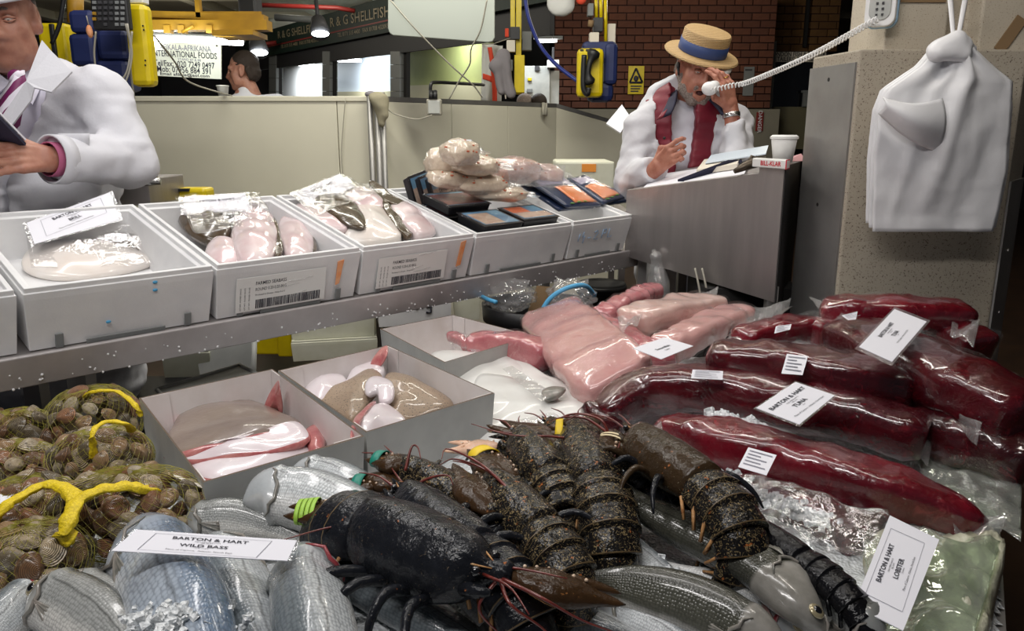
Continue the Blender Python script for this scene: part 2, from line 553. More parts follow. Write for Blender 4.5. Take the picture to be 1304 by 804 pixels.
MT['lamp'] = emit('fluorescent_tube', (1, 1, .95), 22)
MT['lamp_w'] = emit('lamp_face', (.9, .97, 1), 14)

def straw():
    n = NT('woven_straw')
    w = n.n('TexWave', wave_type='BANDS', bands_direction='Z'); w.inputs['Scale'].default_value = 55; w.inputs['Distortion'].default_value = 1.2
    w.inputs['Detail Scale'].default_value = 8
    n.l(n.co(), w.inputs['Vector'])
    c = n.mix(n.noise(120), n.ramp(w.outputs['Fac'], [(0, (.22, .12, .04)), (.6, (.50, .32, .14))]), (.55, .38, .18))
    n.set(Base_Color=c, Roughness=.55)
    n.bump(w.outputs['Fac'], .6, .004)
    return n.m
MT['straw'] = straw()
def terrazzo(name, a, b, chip=(.10, .07, .05)):
    n = NT(name)
    v = n.voro(150)
    base = n.ramp(n.noise(3), [(.35, a), (.65, b)])
    spots = n.ramp(n.noise(210, 2, .7), [(.60, 0.0), (.66, 1.0)])
    spots2 = n.ramp(n.noise(150, 3, .6), [(.30, 1.0), (.36, 0.0)])
    c = n.mix(spots, base, chip)
    c = n.mix(n.math('MULTIPLY', spots2, .6), c, (.40, .30, .22))
    n.set(Base_Color=c, Roughness=.6)
    n.bump(n.noise(95, 2, .7), .15, .003)
    return n.m
MT['terrazzo'] = terrazzo('speckled_terrazzo', (.46, .41, .33), (.40, .35, .275))
MT['plaster'] = terrazzo('pitted_plaster', (.58, .52, .42), (.50, .44, .35), (.30, .22, .15))
def bricks(name, a, b):
    n = NT(name)
    oi = n.n('ObjectInfo')
    c = n.mix(oi.outputs['Random'], a, b)
    c = n.mix(n.ramp(n.noise(14), [(.4, 0.0), (.7, .5)]), c, tuple(x * .5 for x in a))
    n.set(Base_Color=c, Roughness=.8)
    n.bump(n.noise(60), .2, .004)
    return n.m
MT['brick'] = bricks('red_brick', (.165, .055, .028), (.11, .038, .022))
MT['brick_orange'] = bricks('orange_brick', (.20, .10, .030), (.14, .065, .02))
MT['mortar'] = M('dark_mortar', (.055, .022, .016), .9)
def tie():
    n = NT('striped_tie')
    w = n.n('TexWave', wave_type='BANDS', bands_direction='DIAGONAL'); w.inputs['Scale'].default_value = 13.0
    n.l(n.co('Object', (1, .2, -1)), w.inputs['Vector'])
    n.set(Base_Color=n.ramp(w.outputs['Fac'], [(.0, (.16, .012, .09)), (.5, (.72, .68, .76))], 'CONSTANT'), Roughness=.5)
    return n.m
MT['tie'] = tie()

def fish_skin(name, back, flank, belly, scale=(90, 26), wet=.25, headcol=None, edge=.42):
    """v = 0 / 1 on the back, .5 on the belly; u from snout to tail. Scales start behind the gill cover."""
    n = NT(name)
    uv = n.n('UVMap').outputs[0]
    sep = n.n('SeparateXYZ'); n.l(uv, sep.inputs[0])
    d = n.math('ABSOLUTE', n.math('SUBTRACT', sep.outputs['Y'], .5))        # .5 back .. 0 belly
    d = n.math('ADD', d, n.math('MULTIPLY', n.math('SUBTRACT', n.noise(18), .5), .07))
    base = n.ramp(n.math('MULTIPLY', d, 2.0), [(.10, belly), (edge - .12, belly), (edge, flank), (edge + .25, flank), (edge + .42, back)])
    mp = n.n('Mapping'); mp.inputs['Scale'].default_value = (scale[0], scale[1] * 2.0, 1); n.l(uv, mp.inputs[0])
    vo = n.voro(1.0, mp.outputs[0], rnd=.42)
    br = n.ramp(vo.outputs['Distance'], [(.12, 1.0), (.45, .72), (.62, .30)])
    mask = n.ramp(sep.outputs['X'], [(.235, 0.0), (.25, 1.0)])
    lat = n.ramp(n.math('ABSOLUTE', n.math('SUBTRACT', d, .33)), [(.0, .45), (.012, 1.0)])
    sc = n.mix(n.math('MULTIPLY', mask, .45), (1, 1, 1), br)
    c = n.mix(1.0, base, sc, 'MULTIPLY')
    c = n.mix(mask, n.mix(n.noise(30), base, headcol or tuple(x * .7 for x in flank)), n.mix(1.0, c, lat, 'MULTIPLY'))
    n.set(Base_Color=c, Roughness=wet - .03, Metallic=.0, Coat_Weight=.4, Coat_Roughness=.07, Specular_IOR_Level=.6)
    h = n.math('MULTIPLY', br, mask)
    b1 = n.bump(h, .35, .002)
    n.bump(n.noise(60), .2, .004, b1)
    return n.m
MT['bass'] = fish_skin('silver_bass_skin', (.18, .21, .23), (.54, .57, .59), (.74, .74, .73))
MT['bass_blue'] = fish_skin('blue_backed_bass_skin', (.12, .18, .27), (.46, .52, .60), (.70, .73, .76), scale=(80, 24))
MT['bass_dark'] = fish_skin('dark_backed_bass_skin', (.06, .06, .048), (.085, .085, .066), (.70, .68, .64), edge=.30, headcol=(.40, .38, .35))
MT['bass_grey'] = fish_skin('grey_bass_skin', (.09, .095, .09), (.36, .37, .36), (.66, .65, .62), edge=.5)
MT['fin'] = M('translucent_grey_fin', (.16, .16, .14), .35, col2=(.30, .27, .24), scale=60, coat=.4)
MT['fin_pink'] = M('pink_fin', (.48, .26, .25), .35, col2=(.35, .25, .22), scale=60, coat=.4)
MT['fish_iris'] = M('pale_gold_eye_ring', (.42, .36, .22), .2, .4, coat=.8)
MT['pupil'] = M('black_pupil', (.006, .006, .008), .05, coat=1)
MT['gill_red'] = M('bloody_gill_edge', (.30, .04, .05), .3, coat=.7)

def lobster(name, base, spot, amt, orange=(.40, .13, .035), rough=.22, oamt=.66):
    n = NT(name)
    v = n.noise(185, 4, .65, dist=1.6)
    c = n.ramp(n.noise(22), [(.3, base), (.75, tuple(x * 1.6 + .002 for x in base))])
    # small pale dots and squiggles on a near-black shell
    c = n.mix(n.ramp(v, [(amt, 0.0), (amt + .035, 1.0)]), c, spot)
    c = n.mix(n.ramp(n.noise(80, 4, .62), [(oamt, 0.0), (oamt + .05, .9)]), c, orange)
    n.set(Base_Color=c, Roughness=rough - .06, Coat_Weight=.0, Specular_IOR_Level=.26)
    b1 = n.bump(n.noise(60, 4, .55), .55, .006)
    n.bump(n.noise(420, 2), .15, .002, b1)
    return n.m
MT['lob_spot'] = lobster('mottled_black_shell', (.0065, .006, .006), (.24, .18, .09), .565, oamt=.64)
MT['lob_blue'] = lobster('smooth_blue_black_shell', (.009, .010, .013), (.22, .17, .11), .66, oamt=.69)
MT['lob_brown'] = lobster('brown_mottled_shell', (.030, .018, .009), (.40, .34, .22), .665, oamt=.66)
MT['lob_claw'] = lobster('brown_claw_shell', (.035, .018, .008), (.40, .28, .16), .70, (.42, .17, .05), oamt=.66)
MT['lob_black'] = lobster('glossy_black_shell', (.004, .004, .005), (.16, .14, .11), .70, oamt=.78)
MT['lob_under'] = lobster('orange_cream_shell', (.36, .19, .08), (.55, .38, .20), .6, (.30, .11, .04), oamt=.55)
MT['lob_pale'] = lobster('pale_pink_claw_shell', (.55, .35, .25), (.62, .5, .4), .6, (.38, .16, .08), oamt=.6)
MT['lob_edge'] = M('tan_shell_edge', (.17, .115, .05), .35, col2=(.08, .05, .025), scale=80)
MT['tooth'] = M('ivory_tooth', (.70, .52, .38), .3, coat=.5)
MT['antenna'] = M('dark_red_antenna', (.11, .014, .012), .3, coat=.4, col2=(.18, .03, .02), scale=60)
MT['band_teal'] = M('teal_rubber_band', (.005, .22, .16), .45)
MT['band_yellow'] = M('yellow_rubber_band', (.85, .60, .02), .45)
MT['band_lime'] = M('lime_rubber_band', (.34, .58, .06), .45)
MT['band_cream'] = M('cream_rubber_band', (.78, .66, .42), .5)

def meat(name, a, b, streak, coat=.9, rough=.25, sc=9, wr=45, sss=.12, bs=.5):
    n = NT(name)
    v = n.noise(sc, 5, .6, vec=n.co('Object', (1, 1, 1.5)), dist=.6)
    c = n.ramp(v, [(.32, a), (.62, b)])
    c = n.mix(n.ramp(n.noise(sc * 3.2, 5, .7, dist=1.2), [(.56, 0.0), (.72, .75)]), c, streak)
    n.set(Base_Color=c, Roughness=rough, Coat_Weight=coat, Coat_Roughness=.05, Subsurface_Weight=sss, Subsurface_Radius=(.02, .006, .005), Subsurface_Scale=.4)
    n.bump(n.noise(wr, 3, .5, dist=1.0), bs, .006)
    return n.m
MT['tuna'] = meat('dark_red_tuna', (.105, .003, .008), (.05, .0015, .005), (.21, .014, .022))
MT['tuna_bright'] = meat('bright_red_tuna', (.19, .005, .015), (.10, .003, .009), (.32, .04, .05))
MT['tuna_shaded'] = meat('shadowy_tuna', (.060, .003, .006), (.03, .002, .004), (.13, .012, .016))  # darker copy of the red meat with the heap's shade put into its colour
MT['sword'] = meat('pink_swordfish', (.66, .38, .35), (.58, .30, .29), (.50, .17, .18), wr=26, bs=.25)
MT['sword_pale'] = meat('pale_swordfish', (.72, .52, .46), (.66, .43, .39), (.58, .28, .27), wr=30, bs=.3)
MT['sword_deep'] = meat('rosy_swordfish', (.54, .20, .21), (.44, .12, .14), (.64, .38, .36), wr=40, bs=.35)
MT['white_fish'] = M('white_fish_skin', (.78, .78, .76), .32, coat=.5, col2=(.70, .69, .66), scale=7, bump=(18, .15, .006))
MT['skate_white'] = M('white_skate_belly', (.74, .68, .71), .28, coat=.6, col2=(.68, .56, .60), scale=12, bump=(24, .2, .005), lo=.45, hi=.8)
MT['skate_brown'] = M('grey_brown_skate_skin', (.27, .21, .17), .32, coat=.6, col2=(.20, .15, .13), scale=9, bump=(90, .25, .003))
def speck():
    n = NT('speckled_ray_skin')
    v = n.voro(170)
    c = n.ramp(n.noise(8), [(.3, (.36, .26, .18)), (.7, (.27, .20, .14))])
    c = n.mix(n.ramp(v.outputs['Distance'], [(.16, 1.0), (.30, 0.0)]), c, (.06, .045, .035))
    n.set(Base_Color=c, Roughness=.4, Coat_Weight=.4)
    n.bump(n.noise(120), .25, .003)
    return n.m
MT['skate_speck'] = speck()
MT['skate_red'] = M('raw_red_edge', (.42, .09, .10), .3, coat=.7, col2=(.56, .24, .22), scale=40)
MT['flat_brown'] = M('brown_flatfish_skin', (.10, .065, .035), .25, coat=.8, col2=(.055, .038, .022), scale=26, bump=(40, .2, .004))
MT['flat_pink'] = M('pinkish_flatfish_belly', (.76, .66, .66), .25, coat=.8, col2=(.70, .52, .53), scale=11, bump=(20, .2, .005))
MT['brill'] = M('white_brill_belly', (.80, .76, .72), .28, coat=.6, col2=(.76, .68, .62), scale=8, bump=(26, .15, .004))
MT['crabmeat'] = M('pale_crab_meat', (.74, .62, .48), .55, coat=.3, col2=(.62, .48, .35), scale=60, bump=(70, .5, .005), lo=.45, hi=.75)
MT['crab_red'] = M('orange_crab_fleck', (.62, .15, .06), .5)
MT['salmon'] = M('orange_smoked_salmon', (.80, .20, .045), .3, coat=.7, col2=(.72, .28, .12), scale=18, vscale=(1, 3, 1))
MT['tray_black'] = M('black_food_tray', (.012, .012, .015), .3)
MT['print_blue'] = M('blue_sea_print', (.09, .22, .38), .3, coat=.5, col2=(.22, .42, .58), scale=12)
MT['print_beige'] = M('beige_meat_print', (.60, .48, .38), .35, coat=.4, col2=(.48, .30, .22), scale=40)
MT['print_red'] = M('dark_red_print', (.30, .06, .05), .35, coat=.4, col2=(.16, .05, .05), scale=30)
MT['print_navy'] = M('navy_packet', (.015, .03, .08), .3, coat=.5)
MT['herb'] = M('green_herb_print', (.10, .25, .04), .4)
def ice():
    n = NT('crushed_ice')
    n.set(Base_Color=(.80, .83, .85), Roughness=.18, Subsurface_Weight=0.0, Specular_IOR_Level=.6, Coat_Weight=.2)
    v = n.voro(160)
    b = n.bump(v.outputs['Distance'], .8, .006)
    n.bump(n.noise(300), .4, .003, b)
    return n.m
MT['ice'] = ice()
def shell():
    n = NT('ridged_clam_shell')
    oi = n.n('ObjectInfo')
    c0 = n.ramp(oi.outputs['Random'], [(0, (.46, .29, .15)), (.2, (.58, .46, .30)), (.38, (.22, .11, .05)), (.55, (.42, .20, .10)), (.72, (.20, .16, .10)), (.88, (.62, .52, .37))], 'CONSTANT')
    uv = n.n('UVMap').outputs[0]
    sep = n.n('SeparateXYZ'); n.l(uv, sep.inputs[0])
    r = n.math('SINE', n.math('ADD', n.math('MULTIPLY', sep.outputs['X'], 75.0), n.math('MULTIPLY', n.noise(40), 5.0)))
    c = n.mix(n.math('MULTIPLY', n.ramp(r, [(.3, 0.0), (.8, 1.0)]), .65), c0, (.07, .05, .035))
    c = n.mix(n.ramp(n.noise(110, 4, .6), [(.52, 0.0), (.66, .7)]), c, (.05, .035, .025))
    c = n.mix(n.ramp(n.noise(70, 3, .6), [(.60, 0.0), (.70, .7)]), c, (.55, .46, .34))
    n.set(Base_Color=c, Roughness=.32, Coat_Weight=.35, Coat_Roughness=.15)
    n.bump(r, .6, .003)
    return n.m
MT['clam'] = shell()

# ---------------------------------------------------------------- the setting
def vb(mb, px0, py0, px1, py1, Y, th=.02, mi=None):
    """upright box whose front face, at distance Y, spans the two corners"""
    a, b = pY(px0, (py0 + py1) / 2, Y), pY(px1, (py0 + py1) / 2, Y)
    z1, z0 = pY((px0 + px1) / 2, py0, Y).z, pY((px0 + px1) / 2, py1, Y).z
    return mb.box(((a.x + b.x) / 2, Y + th / 2, (z0 + z1) / 2), (abs(b.x - a.x), th, z1 - z0), mi=mi)
def struct(name, mb, m, parent=None, **kw):
    kw.setdefault('smooth', False)
    o = mb.build(name, m, parent, **kw)
    if parent is None: o['kind'] = 'structure'
    return o
def sroot(name, loc=(0, 0, 0)):
    o = bpy.data.objects.new(name, None); o.location = loc; COL.objects.link(o); o['kind'] = 'structure'
    return o

struct('floor', MB().box((0, 9.3, -.05), (22, 21, .1)), MT['floor'])

# cream partition behind the stall: separate cladding panels under a grey rail
w = sroot('wall_partition', (-1, 4.7, 0))
xr = pY(480, 200, 4.7).x
edges = [-4.6, -3.4, pY(335, 200, 4.7).x - .75, pY(432, 200, 4.7).x, xr]
for a, b in zip(edges[:-1], edges[1:]):
    struct('panel', MB().box(((a + b) / 2, 4.73, .76), (b - a - .004, .06, 1.50)), MT['cream_panel'], w, bevel=.003)
struct('top_rail', MB().box(((edges[0] + xr) / 2, 4.73, 1.525), (xr - edges[0], .075, .03)), MT['cream_panel'], w, bevel=.004)
A, B = Vector((pY(492, 200, 4.72).x, 4.74, 0)), Vector((pY(708, 200, 6.0).x, 6.0, 0))
Cc = Vector((pY(800, 200, 6.25).x, 6.25, 0))
dirv = (B - A).normalized(); nv = Vector((dirv.y, -dirv.x, 0))
for k in range(3):
    p, q = A.lerp(B, k / 3 + .002), A.lerp(B, (k + 1) / 3 - .002)
    struct('panel', MB().hexa([p, q, q - nv * .05, p - nv * .05], [v + Vector((0, 0, 1.51)) for v in (p, q, q - nv * .05, p - nv * .05)]), MT['cream_panel'], w)
up = Vector((0, 0, 1))
struct('panel', MB().hexa([B, Cc, Cc - nv * .05, B - nv * .05], [B + up * 1.51, Cc + up * 1.36, Cc - nv * .05 + up * 1.36, B - nv * .05 + up * 1.51]), MT['cream_panel'], w)
struct('top_rail', MB().hexa([v + up * 1.512 for v in (A, B, B - nv * .06, A - nv * .06)], [v + up * 1.54 for v in (A, B, B - nv * .06, A - nv * .06)]), MT['steel_dull'], w)
struct('top_rail', MB().hexa([B + up * 1.512, Cc + up * 1.362, Cc - nv * .06 + up * 1.362, B - nv * .06 + up * 1.512], [B + up * 1.54, Cc + up * 1.39, Cc - nv * .06 + up * 1.39, B - nv * .06 + up * 1.54]), MT['steel_dull'], w)
for px in (475, 484, 491):
    p = pY(px, 200, 4.70)
    struct('post', MB().tube([(p.x, 4.66, 0), (p.x, 4.66, 1.56)], .016, 10), MT['steel_dull'], w, smooth=True)

# speckled pillar on the right with steel corner guards and a plastered upper part
pil = sroot('pillar', (1.2, 2.5, 0))
foot = [Vector((1.07, 2.88, 0)), Vector((.960, 2.62, 0)), Vector((.995, 2.36, 0)), Vector((1.475, 2.36, 0)), Vector((1.64, 2.56, 0)), Vector((1.64, 2.95, 0))]
ztop = 1.575
def prism(pts, z0, z1):
    n = len(pts); mb = MB()
    vs = [(p.x, p.y, z0) for p in pts] + [(p.x, p.y, z1) for p in pts]
    fs = [tuple(reversed(range(n))), tuple(range(n, 2 * n))] + [(i, (i + 1) % n, n + (i + 1) % n, n + i) for i in range(n)]
    return mb.add(vs, fs)
struct('terrazzo_base', prism(foot, 0, ztop), MT['terrazzo'], pil, bevel=.006)
def guard(p, q, z1, wrap):
    d = (q - p).normalized(); o = Vector((d.y, -d.x, 0))
    return prism([p + o * .006, q + o * .006, q - o * .002, p - o * .002], .0, z1)
struct('corner_guard', guard(foot[1] + Vector((-.003, 0, 0)), foot[2] + (foot[1] - foot[2]) * .03, ztop - .035, 0), MT['steel_dull'], pil)
struct('corner_guard', guard(foot[3] + (foot[4] - foot[3]) * .03, foot[4], 1.20, 0), MT['steel_dull'], pil)
for z in (.66, 1.12, 1.5):
    q = foot[1].lerp(foot[2], .45)
    d = (foot[2] - foot[1]).normalized(); o = Vector((d.y, -d.x, 0))
    struct('screw', MB().tube([q + up * z, q + up * z + o * .009], .006, 8), MT['steel_dark'], pil)
for z in (.78, .98):
    q = foot[3].lerp(foot[4], .5); d = (foot[4] - foot[3]).normalized(); o = Vector((d.y, -d.x, 0))
    struct('screw', MB().tube([q + up * z, q + up * z + o * .009], .006, 8), MT['steel'], pil)
# sloping ledge and the narrower plastered shaft with a groove in it
ins = [Vector((1.16, 2.85, 0)), Vector((1.125, 2.62, 0)), Vector((1.125, 2.50, 0)), Vector((1.31, 2.50, 0)), Vector((1.325, 2.55, 0)), Vector((1.395, 2.55, 0)), Vector((1.41, 2.50, 0)), Vector((1.62, 2.50, 0)), Vector((1.62, 2.95, 0))]
struct('plaster_shaft', prism(ins, ztop - .01, 2.9), MT['plaster'], pil, bevel=.006)
struct('brown_tape', MB().box((1.21, 2.497, 1.735), (.17, .004, .028)), MT['card_brown'], pil)
struct('brown_tape', MB().box((1.50, 2.495, 1.63), (.035, .004, .11), Matrix.Translation((1.5, 2.49, 1.63)) @ Matrix.Rotation(.55, 4, 'Y') @ Matrix.Translation((-1.5, -2.49, -1.63))), MT['card_brown'], pil)

# brick wall behind the desk: every brick its own piece, below it a rendered dado
def brick_wall(name, px0, px1, py0, py1, Y, bw, bh, m, limit=300, skew=0.0):
    a, b = pY(px0, 60, Y), pY(px1, 60, Y)
    z0, z1 = pY(700, py1, Y).z, pY(700, py0, Y).z
    r = sroot(name, (a.x, Y, 0))
    struct('mortar_bed', MB().box(((a.x + b.x) / 2, Y + .07, (z0 + z1) / 2), (b.x - a.x, .10, z1 - z0)), MT['mortar'], r)
    me = None; row = 0; n = 0
    z = z0
    while z < z1 - bh * .3:
        x = a.x - (bw / 2 if row % 2 else 0)
        while x < b.x - .01:
            xa, xb = max(x, a.x), min(x + bw, b.x)
            full = xb - xa > bw - .01
            if xb - xa > .03 and n < limit:
                if me is None:
                    o = MB().box((0, 0, 0), (bw - .014, .05, bh - .014)).build('brick', m, None, smooth=False, local=True, bevel=.004)
                    me = o.data
                else:
                    o = bpy.data.objects.new('brick', me); COL.objects.link(o)
                o.parent = r
                o.location = ((xa + xb) / 2 - a.x, .012 + random.uniform(-.004, .004), z + bh / 2)
                o.scale.x = (xb - xa - .014) / (bw - .014)
                n += 1
            x += bw
        z += bh; row += 1
    return r
brick_wall('wall_brick', 706, 986, -8, 138, 10.0, .215, .085, MT['brick'])
brick_wall('wall_brick_far', 984, 1066, -8, 66, 11.0, .235, .095, MT['brick_orange'])
struct('wall_dado', vb(MB(), 690, 139, 986, 330, 9.98, .1), M('grey_beige_render', (.26, .24, .19), .8, col2=(.22, .205, .16), scale=2))
struct('wall_rear', MB().box((0, 19.5, 1.7), (22, .1, 3.6)), MT['darkgrey'])
struct('wall_side', MB().box((9, 10, 1.7), (.1, 20, 3.6)), MT['darkgrey'])
struct('wall_left', MB().box((-8.4, 10, 1.7), (.1, 20, 3.6)), MT['darkgrey'])
# ceiling slab with downstand beams
CP = M('grimy_ceiling_paint', (.42, .40, .30), .9, col2=(.34, .32, .24), scale=1.2)
ce = struct('ceiling', MB().box((0, 9.8, 3.30), (20, 20, .1)), CP)
for k in range(9):
    struct('ceiling_beam', MB().box((-7.6 + k * 1.5, 9.6, 3.19), (.14, 12, .14)), CP, ce)
for k in range(5):
    struct('cross_beam', MB().box((-1, 6.2 + k * 1.9, 3.20), (16, .12, .11)), CP, ce)
struct('red_pipe', MB().tube([pY(318, 6, 9.2), pY(430, 10, 9.2), pY(452, 14, 9.2)], .025, 8), MT['red'], ce, smooth=True)
struct('red_pipe', MB().tube([pY(322, 58, 13), pY(352, 54, 13)], .03, 8), MT['red'], ce, smooth=True)

# row of market stalls on the far left: slanting fascia with gold lettering, tiled columns, lit bays
FA, FB = Vector((-5.4, 16.0, 0)), Vector((.42, 7.0, 0))
fd = (FB - FA).normalized(); fn_ = Vector((fd.y, -fd.x, 0))
def fas(px, py, off=0.0):
    """pixel -> point on the slanting stall front, or on a plane off metres before it"""
    d = ray(px, py); t = (FA + fn_ * off - EYE).dot(fn_) / d.dot(fn_)
    return EYE + d * t
st = sroot('wall_stalls', FA.lerp(FB, .4))
def fpanel(mb, pts, off=0.0, th=.05):
    q = [fas(*p, off) for p in pts]
    return mb.hexa([q[3] - fn_ * th, q[2] - fn_ * th, q[2], q[3]], [q[0] - fn_ * th, q[1] - fn_ * th, q[1], q[0]])
struct('fascia_board', fpanel(MB(), [(300, 50), (700, -62), (700, 1), (300, 79)], .10), MT['green_board'], st, flip=True)
struct('red_stripe', fpanel(MB(), [(340, 59), (495, 24.5), (495, 26.5), (340, 60.5)], .105, .004), MT['red'], st, flip=True)
struct('shutter_box', fpanel(MB(), [(300, 76), (700, -4), (700, 44), (300, 93)], .02), M('shutter_grey', (.022, .022, .025), .6), st, flip=True)
struct('bay_back', fpanel(MB(), [(290, 60), (700, 20), (700, 200), (290, 190)], -2.2), MT['dark'], st, flip=True)
def fit(txt, xl, yl, xr, yr, hpx, bold=.008, m='gold_ink'):
    """lettering on the fascia from one pixel to another, hpx tall in the middle"""
    a, b = fas(xl, yl, .108), fas(xr, yr, .108)
    mx, my = (xl + xr) / 2, (yl + yr) / 2
    hh = (fas(mx, my - hpx / 2, .108) - fas(mx, my + hpx / 2, .108)).length
    vs, _ = text_geo(txt, 'CENTER', bold)
    x0, x1 = min(v[0] for v in vs), max(v[0] for v in vs)
    ch = max(v[1] for v in vs) - min(v[1] for v in vs)
    sz = hh / ch; ex = (b - a); sx = ex.length / ((x1 - x0) * sz); ex.normalize()
    c = fas(mx, my, .108)
    m4 = Matrix(((ex.x, 0, fn_.x, c.x), (ex.y, 0, fn_.y, c.y), (ex.z, 1, fn_.z, c.z), (0, 0, 0, 1)))
    return struct('lettering', MB().text(txt, sz, m4, bold=bold, sx=sx), MT[m], st)
fit('R & G SHELLFISH', 418, 30, 493, 15, 13)
fit('R & G SHELLFISH', 352.5, 45.5, 402, 35.5, 10)
fit('TEL 0171 515 4400   FAX 01708 432093', 428, 45.5, 492, 33.5, 5.5, .004)
fit('TEL 0171 515 4400   FAX 01708 432093', 356, 60, 404, 51, 4.5, .004)
for pts, m in (([(354, 80), (412, 72), (412, 118), (354, 118)], 'white_panel'), ([(354, 118), (412, 118), (412, 135), (354, 135)], 'white_panel'), ([(424, 72), (500, 60), (500, 116), (424, 117)], 'light_blue_panel'),
               ([(424, 117), (500, 116), (500, 140), (424, 140)], 'beige_tile'), ([(517, 50), (624, 40), (624, 107), (517, 110)], 'yellow_green'), ([(517, 109), (624, 106), (624, 150), (517, 150)], 'beige_tile')):
    struct('bay_cladding', fpanel(MB(), pts, -1.0 if m != 'beige_tile' else -.95), MT[m], st, flip=True)
for px, wd in ((347, 4.5), (415, 4.5), (503, 6)):
    for k in range(5):
        y1, y0 = 150 - k * 17, 150 - (k + 1) * 17 + .5
        struct('column_tile', fpanel(MB(), [(px - wd, y0), (px + wd, y0), (px + wd, y1), (px - wd, y1)], .03, .12), MT['midgrey'], st, flip=True)
for px, wd in ((353.5, 2.0), (422, 2.5), (513, 4.5)):
    struct('black_jamb', fpanel(MB(), [(px - wd, 60), (px + wd, 60), (px + wd, 150), (px - wd, 150)], -.02, .05), MT['dark'], st, flip=True)
# lamps of those bays (real light)
for px, py, e in ((364, 98, 50), (444, 88, 34), (560, 62, 22), (660, 50, 16)):
    q = fas(px, py, -.6)
    l = bpy.data.lights.new('bay_light', 'AREA'); l.shape = 'RECTANGLE'; l.size, l.size_y = .5, .25; l.energy = e; l.color = (.92, .97, 1)
    o = bpy.data.objects.new('bay_light', l); o.location = q + up * .25; COL.objects.link(o)
for px, py, nm in ((387, 82, 'on the white bay'), (445, 77, 'on the pale blue bay')):
    q = fas(px, py, -.5)
    t = thing('bay_lamp', 'small glowing lamp hanging under the dark shutter ' + nm, 'lamp', q)
    MB().box(q + up * .05, (.36, .16, .07)).build('housing', MT['midgrey'], t, smooth=False, bevel=.01)
    MB().box(q, (.34, .15, .04)).build('diffuser', MT['lamp_w'], t, smooth=False, bevel=.01)

# ---------------------------------------------------------------- fittings of the stall
# long tilted steel shelf carrying the white boxes
sh = thing('steel_shelf', 'long tilted steel shelf carrying the row of white polystyrene boxes', 'shelf', matrix=SHELF)
MB().box((.80, .28, -.012), (2.85, .60, .02)).build('shelf_top', MT['steel'], sh, smooth=False, local=True)
MB().box((.80, -.022, -.03), (2.85, .012, .075)).build('front_lip', MT['steel_lit'], sh, smooth=False, local=True, bevel=.003)
mb = MB()
random.seed(3)
for k in range(170):
    x = random.uniform(-.5, 2.1); r = random.uniform(.0016, .0035)
    mb.ball((x, -.029, random.choice((-.066, random.uniform(-.064, -.02)))), (r, r * .7, r * 1.1), 6, 4)
o = mb.build('water_drops', MT['handset'], sh, local=True); o['kind'] = 'stuff'
for x in (.12,):
    for y in (.06, .5):
        p = SHELF @ Vector((x, y, -.03))
        MB().box((p.x, p.y, p.z / 2), (.045, .045, p.z)).build('leg', MT['steel_dull'], sh, smooth=False)
# dark shelf under it on the left
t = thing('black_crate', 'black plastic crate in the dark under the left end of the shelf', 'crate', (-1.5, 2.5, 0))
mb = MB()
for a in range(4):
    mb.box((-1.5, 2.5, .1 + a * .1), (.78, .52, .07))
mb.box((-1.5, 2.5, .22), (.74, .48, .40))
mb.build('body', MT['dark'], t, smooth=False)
MB().box((-1.5, 2.5, .45), (.80, .54, .035)).build('rim', MT['black'], t, smooth=False, bevel=.008)

# display counter
cpoly = [Vector(p + (0,)) for p in ((-1.4, .45), (.52, .45), (.70, .98), (.97, 1.45), (1.40, 2.33), (-.35, 2.33), (-.58, 1.96), (-.84, 1.70), (-1.4, 1.70))]
t = thing('display_counter', 'low steel display counter heaped with ice and fish in the foreground', 'counter', (0, 1.3, 0))
prism(cpoly, .62, .66).build('counter_top', MT['steel_dull'], t, smooth=False)
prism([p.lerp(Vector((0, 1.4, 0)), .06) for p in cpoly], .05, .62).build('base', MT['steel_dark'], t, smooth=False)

# steel lectern desk at the end of the shelf
d0, d1 = pY(796, 326, 3.14), pY(986, 385, 2.50)     # bottom of the face
e0, e1 = pY(793, 239, 3.14), pY(986, 212, 2.50)     # top of the face
e0.x, e1.x = d0.x, d1.x
back = Vector((.19, .40, 0))
desk = thing('steel_desk', 'brushed steel lectern desk with a sloping top beside the pillar', 'desk', (.65, 2.9, 0))
fx = d1 - d0
q = lambda s: d0.lerp(d1, s)
sd = .87                                            # the raised block begins here
tl = lambda s: e0.lerp(e1, s) - up * .022
MB().add([d0, d1, e1, tl(sd) + up * .022 + up * .01, tl(sd), tl(0)], [(0, 1, 2, 3, 4, 5)]).build('front_panel', MT['steel'], desk, smooth=False, solid=.006)
MB().hexa([d1, d1 + back, d1 + back - fx * .13, d1 - fx * .13], [e1, e1 + back, e1 + back - fx * .13, e1 - fx * .13]).build('raised_block', [MT['steel']], desk, smooth=False)
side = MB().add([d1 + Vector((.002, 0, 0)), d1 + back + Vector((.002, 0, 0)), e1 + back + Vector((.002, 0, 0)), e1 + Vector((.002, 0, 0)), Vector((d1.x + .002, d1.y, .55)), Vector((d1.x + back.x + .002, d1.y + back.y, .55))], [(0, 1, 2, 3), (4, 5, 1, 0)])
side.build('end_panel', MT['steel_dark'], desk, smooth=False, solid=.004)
bk2 = Vector((.15, .42, .055))
MB().hexa([tl(0) - up * .02, tl(sd) - up * .02, tl(sd) + bk2 - up * .02, tl(0) + bk2 - up * .02], [tl(0) - up * .004, tl(sd) - up * .004, tl(sd) + bk2 - up * .004, tl(0) + bk2 - up * .004]).build('desk_top', MT['steel'], desk, smooth=False)
